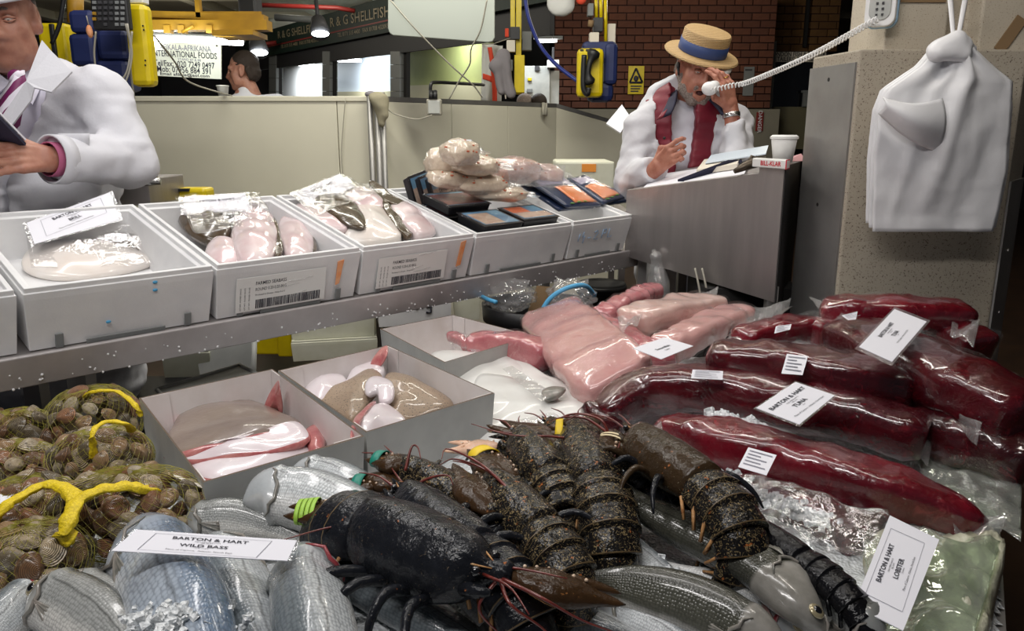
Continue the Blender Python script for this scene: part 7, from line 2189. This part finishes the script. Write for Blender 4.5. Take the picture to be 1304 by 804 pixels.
# trade sign
t = onY('trade_sign', 'white trade sign with black phone numbers above the partition at the left', 'sign', 235, 80, 5.4)
sgn = [pY(x, y, 5.4) for x, y in ((191, 52), (282, 57), (282, 101), (190, 96))]
MB().add(sgn, [(0, 3, 2, 1)]).build('sign_board', M('sign_white', (.78, .80, .70), .5), t, smooth=False, solid=.01)
for ln, v, hpx, u0, u1, m in (('AFIKALA-AFRIKANA', .16, 6.5, .14, .86, 'ink_grey'), ('INTERNATIONAL FOODS', .35, 7.0, .04, .94, 'ink'), ('STAND 87 & 88', .49, 2.8, .40, .72, 'ink_grey'), ('Tel/Fax:  020 7249 0497', .63, 7.0, .07, .91, 'ink'), ('Mob: 07956 884 391', .80, 7.0, .12, .86, 'ink'), ('Email afikala@aol.com', .93, 4.5, .16, .84, 'ink')):
    P_ = lambda u: sgn[0].lerp(sgn[1], u).lerp(sgn[3].lerp(sgn[2], u), v) + Vector((0, -.008, 0))
    vs, _ = text_geo(ln, 'CENTER', .012)
    wd = max(q[0] for q in vs) - min(q[0] for q in vs); hh = max(q[1] for q in vs) - min(q[1] for q in vs)
    a, b = P_(u0), P_(u1); exn = (b - a).normalized(); p = (a + b) / 2
    sz = hpx * 5.5 / 1000 / hh
    MB().text(ln, sz, Matrix(((exn.x, 0, 0, p.x), (0, 0, -1, p.y), (exn.z, 1, 0, p.z), (0, 0, 0, 1))), bold=.012, sx=(b - a).length / (wd * sz)).build('lettering', MT[m], t, smooth=False)
for px, py in ((194, 54), (276, 58)): MB().ball(pY(px, py, 5.39), .006, 8, 6).build('fixing', MT['steel_dark'], t)
for px in (194, 276): ptube(t, 'hanging_wire', [(px, 53, 5.4), (px, 40, 5.35)], .003, 'cable', 6)
t = onY('strip_light', 'lit fluorescent strip light above the white trade sign', 'lamp', 250, 52, 5.45)
MB().tube([pY(192, 50, 5.35), pY(308, 54, 5.9)], .022, 10).build('tube', MT['lamp'], t)
MB().tube([pY(190, 46, 5.4), pY(310, 50, 5.95)], .03, 6).build('batten', MT['midgrey'], t)
area('strip_light_glow', pY(238, 46, 5.05), pY(236, 84, 5.4), (.55, .06), 2.2, (.95, 1, .95))
# amber steel beam rig
t = onY('amber_steel_beam', 'amber painted steel I-beam overhead behind the white trade sign', 'beam', 265, 30, 5.2)
def beam(nm, a, b, h, dpt, m):
    A_, B_ = pY(*a), pY(*b)
    hh = up * h; dd = Vector((0, dpt, 0))
    return MB().hexa([A_, B_, B_ + dd, A_ + dd], [A_ + hh, B_ + hh, B_ + dd + hh, A_ + dd + hh]).build(nm, MT[m], t, smooth=False)
beam('lower_flange', (190, 38, 5.2), (340, 38, 5.2), .06, .12, 'yellow_dark')
beam('upper_flange', (190, 22, 5.25), (336, 27, 5.25), .04, .10, 'yellow_dark')
beam('web', (190, 40, 5.27), (334, 40, 5.27), .12, .02, 'yellow_dark')
beam('under_plate', (270, 45, 5.1), (322, 44, 5.1), .03, .3, 'yellow_dark')
mb = MB(); vb(mb, 248, -10, 254, 22, 5.25, .04); mb.build('hanger', MT['yellow_dark'], t, smooth=False)
for px in (212, 230, 266):
    mb = MB(); vb(mb, px - 4, 32, px + 4, 42, 5.18, .06); mb.build('bracket', MT['yellow_dark'], t, smooth=False)
ptube(t, 'brace', [(232, 41, 5.17), (246, 33, 5.17)], .01, 'yellow_dark')
for px, py, lab, rot in ((405, 36, 'dark spotlight with a lit lens above the second stall bay', 0), (327, 60, 'dark spotlight with a lit lens at the left of the stall sign', 0)):
    t = onY('spotlight', lab, 'spotlight', px, py, 6.5)
    MB().tube([pY(px, py - 10, 6.5), pY(px + 3, py + 6, 6.4)], [.055, .075], 16).build('housing', MT['darkgrey'], t)
    MB().ball(pY(px + 3, py + 7, 6.38), (.068, .05, .025), 14, 8).build('lens', MT['lamp_w'], t)
    ptube(t, 'arm', [(px - 3, py - 40, 6.6), (px, py - 9, 6.5)], .015, 'darkgrey')
t = onY('loudspeaker', 'dark box loudspeaker hanging under the ceiling beyond the amber beam', 'loudspeaker', 314, 8, 5.6)
pbox(t, 'cabinet', 303, -14, 325, 20, 5.6, .15, 'darkgrey'); pbox(t, 'bracket', 310, -24, 318, -12, 5.65, .05, 'steel')
pbox(t, 'grille', 305, -10, 323, 17, 5.59, .008, 'black')
t = onY('hall_tube_light', 'pale strip light fitting high above the stall sign', 'lamp', 385, 24, 7.5)
MB().tube([pY(350, 22, 7.5), pY(402, 25, 7.5)], .03, 8).build('batten', MT['midgrey'], t)
MB().tube([pY(352, 23.5, 7.49), pY(400, 26.5, 7.49)], .012, 8).build('tube', MT['handset'], t)
# back of the yellow telephone hood at the left with navy pads and the calculator
t = onY('yellow_hood', 'tall yellow plastic hood at the right of the navy pads', 'hood', 178, 60, 2.95)
pbox(t, 'shell', 160, 4, 189, 110, 2.95, .07, 'yellow', .02)
for px, py in ((182, 33), (183, 38), (185, 77), (185, 83)): MB().ball(pY(px, py, 2.945), .0035, 8, 6).build('vent_hole', MT['dark'], t)
pbox(t, 'white_sticker', 148, -8, 182, 4, 2.98, .05, 'white')
t = onY('yellow_hood', 'yellow plastic hood half hidden behind the hat of the reading person', 'hood', 70, 50, 3.1)
pbox(t, 'shell', 52, 29, 88, 124, 3.1, .12, 'yellow', .012); pbox(t, 'black_strip', 64, 30, 70, 78, 3.09, .02, 'black')
t = onY('navy_pads', 'dark navy padded cover hanging between the two yellow hoods', 'cover', 125, 70, 3.0)
for k, (x0, y0, x1, y1) in enumerate(((86, 12, 118, 42), (87, 42, 120, 84), (122, 38, 161, 76), (122, 76, 162, 116))):
    pbox(t, 'pad', x0, y0, x1, y1, 3.0 + .004 * k, .12, 'blue_pad', .018)
t = onY('hanging_calculator', 'black desk calculator hung up in front of the navy pads', 'calculator', 140, 15, 2.85)
pbox(t, 'case', 115, -26, 162, 38, 2.85, .03, 'black', .006)
K = MT['midgrey']
for i in range(6):
    for j in range(5):
        px = 119.5 + i * 7.2; py = 3 + j * 7
        if i == 0 and j > 3 or (j == 4 and i in (1, 3)): continue
        pbox(t, 'key', px - 2.3, py - 2, px + 2.3, py + 2, 2.844, .008, 'yellow_dark' if (i == 0 and j in (2, 3)) else ('darkgrey' if 0 < i < 4 else 'midgrey'), .001)
for k, pts in enumerate(([(160, 30, 2.83), (166, 60, 2.84), (160, 95, 2.84), (140, 112, 2.85)], [(162, 30, 2.83), (168, 70, 2.84), (160, 104, 2.84), (146, 116, 2.85)], [(122, 40, 2.83), (120, 70, 2.84), (124, 100, 2.85)], [(168, 40, 2.84), (166, 84, 2.85), (171, 126, 2.9)])):
    o = ptube(None, 'hanging_cable', pts, .0035, 'cable', 6, 20); tag(o, ['thin pale cable looping right of the calculator, inner one', 'thin pale cable looping right of the calculator, outer one', 'thin pale cable hanging below the calculator corner', 'thin pale cable hanging straight down over the yellow hood'][k], 'cable')
t = onY('orange_tag', 'small orange tag tied to a cord left of the calculator', 'tag', 113, 45, 2.86)
MB().tube(catmull([pY(113, 32, 2.85), pY(114, 40, 2.85), pY(116, 48, 2.85)], 8), [.004, .008, .010, .011, .011, .010, .008, .004], 8).build('cover', MT['orange'], t)
ptube(t, 'cord', [(113, 32, 2.85), (110, 20, 2.85)], .002, 'cable')
o = ptube(None, 'black_strap', [(82, -6, 3.0), (76, 30, 3.0), (66, 56, 3.0)], .008, 'black', 8, 12); tag(o, 'black strap slanting down beside the hat of the reading person', 'strap')
o = ptube(None, 'yellow_post', [(96, -10, 3.3), (96, 30, 3.3)], .03, 'yellow_dark', 10); tag(o, 'short amber post behind the navy pads at the top edge', 'post')
# yellow drop post with its sockets and a grey jacket
t = onY('yellow_drop_post', 'yellow service post with sockets standing behind the partition', 'post', 655, 60, 6.1)
pbox(t, 'post', 650, -10, 656, 38, 6.1, .05, 'yellow'); pbox(t, 'post', 657, -10, 664, 120, 6.1, .05, 'yellow')
pbox(t, 'lower_box', 655, 70, 668, 118, 6.05, .12, 'yellow'); pbox(t, 'clamp', 650, 34, 662, 50, 6.05, .06, 'darkgrey'); pbox(t, 'socket', 645, 51, 656, 66, 6.03, .06, 'paper_cream'); pbox(t, 'grey_case', 665, 40, 677, 64, 6.15, .08, 'midgrey')
pbox(t, 'socket', 642, 76, 653, 90, 6.02, .05, 'midgrey'); pbox(t, 'blue_plug', 641, 90, 650, 103, 6.0, .05, 'blue_cable', .01); ptube(t, 'plug_lead', [(645, 103, 6.0), (643, 112, 6.0), (644, 126, 6.0)], .006, 'paper_cream', 6, 10)
pbox(t, 'orange_switch', 643, 36, 648, 47, 6.03, .04, 'redcloth', .006)
t = onY('grey_jacket', 'grey jacket hung on the yellow service post', 'jacket', 640, 95, 6.0)
v = blob([cap(pY(641, 72, 6.0), pY(650, 118, 6.0), .05, .035), cap(pY(640, 74, 6.0), pY(630, 84, 5.98), .035, .04), cap(pY(632, 82, 5.98), pY(638, 116, 5.98), .03, .03)], .03, .010, .02, lambda p: folds(p, 6, 40, .008))
MB().add(*v).build('jacket', MT['jacket_grey'], t); MB().tube([pY(641, 72, 6.0), pY(648, 68, 6.02)], .006, 6).build('hanging_loop', MT['jacket_grey'], t)
# flag with a red cross
t = onY('cross_flag', 'white flag with a red cross hanging left of the yellow service post', 'flag', 626, 90, 6.4)
fl = lambda u, v, k=0: pY(614 + 26 * u - 1.5 * v, 56 + 74 * v + 2 * u, 6.4) + Vector((0, .03 * math.sin(u * 9 + v * 2) - k, 0))
MB().grid(fl, 16, 12).build('cloth', M('flag_white', (.62, .62, .60), .8), t, solid=.003)
MB().grid(lambda a, b: fl(.06 + .55 * b, .50 + .10 * a + .06 * b, .006), 4, 12).build('cross_bar', MT['redcloth'], t, solid=.002)
MB().grid(lambda a, b: fl(.26 + .30 * (1 - (1 - b) ** 2) * 1.0 + .22 * a - .12 * 0, .05 + .95 * b, .007), 3, 14).build('cross_upright', MT['redcloth'], t, solid=.002)
ptube(t, 'flag_cord', [(614, 56, 6.4), (628, 56, 6.3), (651, 48, 6.12)], .004, 'cable', 6)
t = onY('hanging_flag', 'white flag bunched up at the top edge with a red corner', 'flag', 716, 8, 5.6)
v = blob([ell(tuple(pY(714, 4, 5.6)), (.10, .04, .09)), cap(pY(704, 0, 5.6), pY(708, 16, 5.6), .03, .02), cap(pY(726, -4, 5.6), pY(716, 14, 5.6), .04, .03)], .03, .01, .02, lambda p: folds(p, 9, 35, .008))
MB().add(*v).build('cloth', bpy.data.materials['flag_white'], t); MB().ball(pY(740, 0, 5.62), (.035, .02, .03), 12, 8).build('red_corner', MT['redcloth'], t)
o = ptube(None, 'blue_hose', [(668, -6, 5.8), (674, 26, 5.8), (688, 58, 5.8), (708, 82, 5.7), (736, 104, 5.6)], .013, 'blue_cable', 10, 30); tag(o, 'dark blue hose sagging from the top edge to the yellow telephone', 'hose')
# grey cabinets far behind
t = onY('grey_cabinet', 'pale grey metal cabinet far behind the yellow service post', 'cabinet', 690, 105, 9.0)
pbox(t, 'body', 668, 84, 700, 140, 9.0, .5, 'grey_plastic'); pbox(t, 'side_bay', 700, 90, 712, 140, 9.05, .4, 'grey_plastic')
pbox(t, 'yellow_mark', 672, 99, 677, 103, 8.98, .02, 'yellow'); pbox(t, 'dark_plate', 671, 113, 678, 118, 8.98, .02, 'midgrey'); pbox(t, 'dial', 681, 84, 687, 90, 8.98, .02, 'darkgrey')
pbox(t, 'meter_box', 697, 76, 712, 86, 8.9, .1, 'white'); pbox(t, 'conduit', 703, 60, 706, 80, 8.95, .04, 'darkgrey')
t = onY('hall_strip', 'bright strip light low under the fascia beyond the blue hose', 'lamp', 700, 51, 8.6)
MB().tube([pY(686, 52, 8.6), pY(709, 51, 8.6)], .02, 8).build('tube', MT['lamp'], t); MB().box(pY(698, 48, 8.6), (.3, .05, .03)).build('batten', MT['midgrey'], t, smooth=False)
# yellow wall telephone with navy pad
t = onY('yellow_telephone', 'yellow industrial telephone with a black receiver beside the brick wall', 'telephone', 750, 95, 5.5)
pbox(t, 'back_pad', 742, 52, 786, 80, 5.6, .12, 'blue_pad', .03); pbox(t, 'back_pad', 770, 54, 787, 108, 5.58, .14, 'blue_pad', .03); pbox(t, 'back_pad', 748, 104, 782, 130, 5.6, .12, 'blue_pad', .04)
pbox(t, 'case', 735, 61, 769, 124, 5.5, .08, 'yellow', .03)
MB().tube(catmull([pY(757, 66, 5.46), pY(751, 80, 5.44), pY(749, 94, 5.44), pY(751, 106, 5.46)], 14), [.04, .045, .035, .024, .02, .018, .017, .017, .018, .02, .026, .036, .04, .034], 12).build('receiver', MT['black'], t)
ptube(t, 'cord', [(744, 70, 5.45), (743, 90, 5.45), (743, 112, 5.45), (748, 120, 5.45), (750, 112, 5.45)], .018, 'black', 8, 24)
for px in (741, 748, 756): pbox(t, 'maker_mark', px - 2, 62.5, px + 2, 64.5, 5.495, .01, 'darkgrey', .0)
t = onY('yellow_drop_poles', 'yellow poles with sockets dropping to the yellow telephone', 'post', 765, 30, 5.7)
for px, y1 in ((759, 26), (765, 30), (771, 54)): ptube(t, 'pole', [(px, -10, 5.7), (px + .5, y1, 5.7)], .012, 'yellow')
pbox(t, 'socket', 751, 41, 763, 56, 5.62, .08, 'paper_cream'); pbox(t, 'clamp', 756, 22, 768, 40, 5.66, .08, 'darkgrey'); pbox(t, 'grey_case', 749, 4, 756, 20, 5.64, .08, 'midgrey'); pbox(t, 'grey_plate', 774, 30, 784, 56, 5.72, .05, 'paper_cream')
ptube(t, 'orange_plug', [(753, 26, 5.6), (752, 34, 5.6)], .02, 'card_brown')
# yellow warning sign, papers and dark window on the brick wall
t = onY('warning_sign', 'yellow warning sign with a black triangle on the brick wall', 'sign', 810, 102, 9.9)
pbox(t, 'plate', 800, 84, 820, 120, 9.965, .02, 'yellow', .002)
tri = [(810, 87), (818, 105), (802, 105)]
mb = MB()
for i in range(3): mb.tube([pY(*tri[i], 9.955), pY(*tri[(i + 1) % 3], 9.955)], .012, 6)
mb.build('black_triangle', MT['ink'], t)
MB().ball(pY(810, 100, 9.955), (.03, .008, .035), 10, 8).build('hand_symbol', MT['ink'], t)
for k in range(3): pbox(t, 'text_line', 803, 109 + k * 3.2, 817 - 2 * k, 110.6 + k * 3.2, 9.96, .005, 'ink', 0)
t = onY('wall_notice', 'pale grey notice panel on the brick wall right of the raised hand', 'notice', 953, 103, 9.9)
pbox(t, 'panel', 947, 85, 960, 122, 9.965, .02, 'midgrey', .003); pbox(t, 'heading', 949, 88, 958, 90, 9.96, .01, 'darkgrey', 0)
t = onY('danger_sign', 'narrow red sign with white letters on the dado beside the paper cup', 'sign', 967, 155, 9.8)
pbox(t, 'plate', 963, 143, 972, 167, 9.96, .02, 'red', .002)
p = pY(967.5, 155, 9.955)
MB().text('DANGER', .066, Matrix(((0, 1, 0, p.x), (0, 0, -1, p.y), (-1, 0, 0, p.z), (0, 0, 0, 1))), bold=.01).build('lettering', MT['paper'], t, smooth=False)
struct('window_1', vb(MB(), 984, 76, 1066, 136, 10.7, .1), MT['glass_dark'])
struct('trim_1', vb(MB(), 980, 52, 984, 200, 10.6, .06), MT['midgrey'])
struct('trim_2', vb(MB(), 984, 136, 1066, 190, 10.65, .1), M('olive_dado', (.16, .145, .085), .7))
t = onY('trade_board', 'cream trade board with dark lettering above the dark window', 'sign', 1012, 72, 10.5)
pbox(t, 'board', 983, 66, 1052, 79, 10.66, .05, 'paper_cream', .003)
for ln, y in (('LONDON FISH & POULTRY', 69.3), ("RETAILERS' ASSOCIATION", 75.5)):
    p = pY(1018, y, 10.65); MB().text(ln, .075, Matrix(((1, 0, 0, p.x), (0, 0, -1, p.y), (0, 1, 0, p.z), (0, 0, 0, 1))), bold=.012, sx=.82).build('lettering', MT['ink'], t, smooth=False)
t = onY('window_box', 'small grey box fixed inside the dark window', 'box', 1028, 128, 10.6); pbox(t, 'body', 1023, 117, 1034, 136, 10.6, .05, 'midgrey'); pbox(t, 'lid', 1022, 115, 1035, 118, 10.59, .06, 'midgrey')
o = MB(); vb(o, 1026, -8, 1030, 60, 10.9, .05); o = o.build('downpipe', MT['dark'], smooth=False); tag(o, 'dark downpipe on the far orange brick wall', 'pipe')
# junction box with cables and the rag on the partition rail
t = onY('junction_box', 'grey junction box with two black plugs hanging on the partition', 'box', 552, 135, 4.75)
pbox(t, 'case', 543, 126, 562, 147, 4.66, .06, 'cable', .008); pbox(t, 'lid', 545, 128, 560, 145, 4.655, .01, 'grey_plastic', .004)
for px in (549, 554): ptube(t, 'plug', [(px, 126, 4.66), (px, 116, 4.68)], .014, 'black')
ptube(t, 'black_pipe', [(548, 118, 4.7), (549, 107, 4.7), (556, 105, 4.75), (580, 106, 4.9), (616, 108, 5.2)], .010, 'black', 8, 30)
ptube(t, 'cable', [(550, 147, 4.65), (530, 152, 4.66), (505, 146, 4.66), (494, 140, 4.68)], .004, 'cable', 6, 20)
t = onY('rag', 'grey-beige rag draped over the partition posts', 'cloth', 482, 140, 4.65)
v = blob([cap(pY(474, 122, 4.68), pY(488, 126, 4.66), .03, .03), cap(pY(480, 126, 4.64), pY(486, 158, 4.63), .04, .012), cap(pY(486, 126, 4.64), pY(490, 146, 4.63), .03, .02)], .03, .008, .02, lambda p: folds(p, 12, 50, .008))
MB().add(*v).build('cloth', M('dirty_rag', (.32, .29, .20), .9, bump=(90, .4, .004)), t); MB().ball(pY(472, 120, 4.66), (.035, .02, .02), 10, 8).build('knot', MT['jacket_grey'], t)
o = ptube(None, 'hanging_cable', [(440, 124, 4.66), (437, 160, 4.66), (435, 200, 4.66), (439, 245, 4.66)], .003, 'cable', 6, 16); tag(o, 'thin cable hanging down the face of the cream partition', 'cable')
t = onY('rail_clip', 'metal clip hooked over the sloping end of the partition', 'clip', 694, 135, 5.85)
ptube(t, 'clip', [(692, 131, 5.84), (692, 146, 5.82), (695, 147, 5.82), (695, 132, 5.86)], .012, 'cable', 8)
# steel case beside the reading person
t = onY('steel_case', 'open steel case beside the elbow of the reading person', 'case', 170, 235, 2.75)
pbox(t, 'body', 130, 228, 190, 262, 2.75, .3, 'steel', .004)
a = [pY(142, 234, 2.70), pY(204, 231, 2.70), pY(188, 216, 2.95), pY(150, 218, 2.95)]
MB().add(a, [(0, 1, 2, 3)]).build('lid', MT['steel_dark'], t, smooth=False, solid=.01)
ptube(t, 'handle', [(178, 233, 2.68), (204, 231, 2.68)], .012, 'chrome'); ptube(t, 'edge', [(150, 229, 2.69), (200, 223, 2.69)], .008, 'chrome')

o = MB().add([pY(772, 158, 3.75), pY(790, 170, 3.7), pY(803, 150, 3.75), pY(792, 134, 3.8)], [(0, 1, 2, 3)]).build('paper_sheaf', MT['paper'], smooth=False, solid=.01); tag(o, 'white paper sheaf sticking out left of the person in the boater', 'paper')
# ---------------------------------------------------------------- on the desk
tz = lambda s, v: tl(s) + bk2 * v
def dpaper(name, label, s0, v0, s1, v1, z, m, cat='paper', th=.002, rot=0.0):
    q = [tz(s0, v0), tz(s1, v0 + rot), tz(s1, v1 + rot), tz(s0, v1)]
    o = MB().hexa([p + up * z for p in q], [p + up * (z + th) for p in q]).build(name, MT[m], smooth=False); return tag(o, label, cat)
dpaper('paper_sheet', 'large white sheet at the left end of the sloping desk', .10, .05, .52, .8, .000, 'paper')
dpaper('paper_sheet', 'white sheet in the middle of the sloping desk under the pen', .40, .06, .78, .7, .005, 'paper', rot=.05)
dpaper('notepad', 'beige notepad lying on the papers of the desk', .46, .35, .72, .9, .010, 'paper_cream', 'notepad', .018)
dpaper('blue_folder', 'pale blue folder at the back of the desk papers', .50, .55, .88, 1.0, .032, 'light_blue_panel', 'folder', .004)
a = tz(.36, .10) + up * .012; b = tz(.66, .42) + up * .034
o = MB().hexa([a, a + Vector((.05, .0, .0)), b + Vector((.05, 0, 0)), b], [v + up * .008 for v in (a, a + Vector((.05, 0, 0)), b + Vector((.05, 0, 0)), b)]).build('navy_diary', MT['navy'], smooth=False, flip=True); tag(o, 'long dark navy diary lying aslant on the desk papers', 'diary')
t = thing('bulldog_clip', 'dull bronze bulldog clip on the papers beside the raised end of the desk', 'clip', tz(.80, .15))
p = tz(.82, .12)
MB().tube([p + Vector((-.06, -.01, .012)), p + Vector((-.02, 0, .03)), p + Vector((.02, .0, .045))], [.008, .016, .02], 8).build('jaw', M('bronze', (.10, .08, .06), .4, .8), t)
ptb = [p + Vector((-.02, .0, .03)), p + Vector((.0, .01, .06)), p + Vector((.03, .01, .05))]
MB().tube(ptb, .006, 6).build('lever', bpy.data.materials['bronze'], t)
# rolled label tape, cup, papers on the raised block
e_ = e1 + Vector((0, 0, 0))
RB = lambda s, v, z=0: e1.lerp(e1 - fx * .13, s) + back * v + up * z
t = thing('paper_cup', 'white lidded paper cup on the raised end of the steel desk', 'cup', RB(.1, .20))
cc = pY(997, 200, 2.62); cb = Matrix.Translation((cc.x, 2.62, pY(997, 207, 2.62).z))
sc_ = 2.62 / 1000
MB().lathe([(.0, 0), (.030, 0), (.041, .076), (.040, .078)], 28, cb).build('cup', MT['white'], t)
MB().lathe([(.041, .074), (.0445, .076), (.0445, .083), (.041, .085), (.038, .088), (0, .087)], 28, cb).build('lid', MT['white'], t, sharp=.7)
t = thing('label_roll_box', 'white carton with red print lying on the raised end of the desk', 'carton', RB(.5, .1))
A_, B_ = pY(958, 207, 2.60), pY(1002, 210, 2.46)
mb = MB(); dz = up * .014; dd = Vector((.03, .06, 0))
mb.hexa([A_ - dz, B_ - dz, B_ - dz + dd, A_ - dz + dd], [A_ + dz, B_ + dz, B_ + dz + dd, A_ + dz + dd]); mb.build('carton', MT['white'], t, smooth=False, bevel=.003)
xh = (B_ - A_).normalized(); nn = xh.cross(up).normalized(); p = A_.lerp(B_, .55) + nn * .002
MB().text('BILL-KLAR', .020, Matrix(((xh.x, 0, nn.x, p.x), (xh.y, 0, nn.y, p.y), (xh.z, 1, nn.z, p.z), (0, 0, 0, 1))), bold=.02).build('lettering', MT['red_ink'], t, smooth=False)
q = A_.lerp(B_, .97); MB().hexa([q - dz * 1.05 + nn * .001, B_ - dz * 1.05 + nn * .001, B_ - dz + dd, q - dz + dd], [q + dz * 1.05 + nn * .001, B_ + dz * 1.05 + nn * .001, B_ + dz * 1.05 + dd, q + dz * 1.05 + dd]).build('red_end', MT['red_ink'], t, smooth=False)
q = [pY(1002, 206, 2.6), pY(1027, 205, 2.75), pY(1020, 196, 2.8), pY(1004, 201, 2.7)]
o = MB().add(q, [(0, 1, 2, 3)]).build('pink_slip', M('pink_paper', (.75, .42, .46), .7), smooth=False, solid=.002); tag(o, 'pink paper slip curling up behind the paper cup', 'paper')
# clear bag and stuff hanging under the desk
t = thing('hanging_clear_bag', 'clear plastic bag hanging under the left end of the steel desk', 'plastic bag', pY(838, 375, 2.95))
v = blob([cap(pY(836, 330, 2.95), pY(840, 384, 2.92), .03, .05)], .02, .008, .02, lambda p: folds(p, 4, 45, .010)); MB().add(*v).build('film', MT['film_milky'], t)
MB().tube([pY(836, 328, 2.95), pY(832, 318, 2.96)], .008, 6).build('twisted_neck', MT['film_milky'], t)
for k, px in enumerate((889, 898)):
    o = ptube(None, 'dangling_cord', [(px - 4, 342, 2.75), (px, 360, 2.72), (px + 4, 382, 2.7)], .004, 'cable', 6, 12); tag(o, ['grey cord dangling in the dark under the desk, left one', 'grey cord dangling in the dark under the desk, right one'][k], 'cord')

# ---------------------------------------------------------------- white carrier bags hanging on the pillar
t = thing('carrier_bags', 'bundle of white carrier bags hanging by its handles on the pillar', 'carrier bag', pY(1190, 297, 2.25))
BY = 2.26
def sheetbag(nm, xl, xr, y0, off, seed, amp, y1=None, th=.004):
    """xl, xr: (py, px) tables of the two edges"""
    def fp(a, b):
        py = y0 + ((y1 or 295) - y0) * b
        px = interp(xl, py) * (1 - a) + interp(xr, py) * a
        p = pY(px, py, BY - off)
        gath = max(0, 1 - b * 3.2)
        bulge = .030 * math.sin(math.pi * a) * math.sin(math.pi * min(b * 1.1, 1)) + .012 * math.sin(a * 16) * gath + .010 * abs(math.sin(a * 5.2 + b * 1.8 + seed)) * (1 - .5 * b)
        return p + Vector((0, -bulge - amp * .5 * nz(Vector((a * 4, b * 5, seed)), 1.6) - amp * .30 * abs(nz(Vector((a * 9, b * 14, seed)), 1)) - .028 * (1 - b) * math.exp(-((a - (.60 - .22 * b)) / .07) ** 2) - .012 * math.exp(-((a - .42 + .3 * b) / .05) ** 2) * (1 - b) ** .5, 0))
    return MB().grid(fp, 40, 44).build(nm, MT['bag_white'], t, solid=th)
XL = [(62, 1192), (85, 1172), (115, 1128), (140, 1118), (200, 1112), (293, 1111)]
XR = [(62, 1238), (85, 1264), (104, 1288), (140, 1286), (220, 1279), (293, 1264)]
sheetbag('front_bag', XL, XR, 60, .03, 1.0, .010)
sheetbag('rear_bag', [(a, b - 5) for a, b in XL], [(a, b + 1.5) for a, b in XR], 62, .0, 4.0, .010, 290)
sheetbag('rear_bag', [(a, b - 9) for a, b in XL], [(a, b - 6) for a, b in XR], 66, -.02, 7.0, .010, 284)
# rolled-over corner
rl = lambda a, b: pY(1124 + (1200 - 1124) * a - 6 * b, 124 + 8 * math.sin(a * 3) + 54 * a * b + (34 - 10 * a) * b * .6, BY - .075 + .02 * b - .03 * math.sin(math.pi * a)) + Vector((0, -.03 * math.sin(b * 3.1), 0))
MB().grid(rl, 20, 14).build('rolled_corner', MT['bag_white'], t, solid=.003)
v = blob([ell(tuple(pY(1210, 62, BY - .04)), (.052, .035, .026)), cap(pY(1190, 66, BY - .05), pY(1218, 50, BY - .05), .020, .022), cap(pY(1228, 56, BY - .04), pY(1240, 62, BY - .03), .016, .010), cap(pY(1196, 68, BY - .06), pY(1226, 70, BY - .06), .018, .016)], .012, .004, .02, lambda p: folds(p, 3, 70, .004))
MB().add(*v).build('gathered_knot', MT['bag_white'], t)
for a, b in (((1209, -12), (1214, 48)), ((1231, -12), (1220, 48))):
    pa, pb = pY(*a, BY + .1), pY(*b, BY - .04)
    MB().grid(lambda u, v: pa.lerp(pb, u) + Vector(((v - .5) * .016 * (1 - .3 * u), -.004 * math.sin(v * 3.1), 0)), 10, 4).build('handle_strap', MT['bag_white'], t, solid=.002)
h_ = thing('hook', 'small steel hook on the pillar holding the carrier bags', 'hook', pY(1220, -14, BY + .14))
MB().tube(catmull([pY(1220, -20, 2.50), pY(1220, -16, 2.35), pY(1220, -10, 2.33), pY(1220, -14, 2.30)], 12), .006, 8).build('hook', MT['steel'], h_)
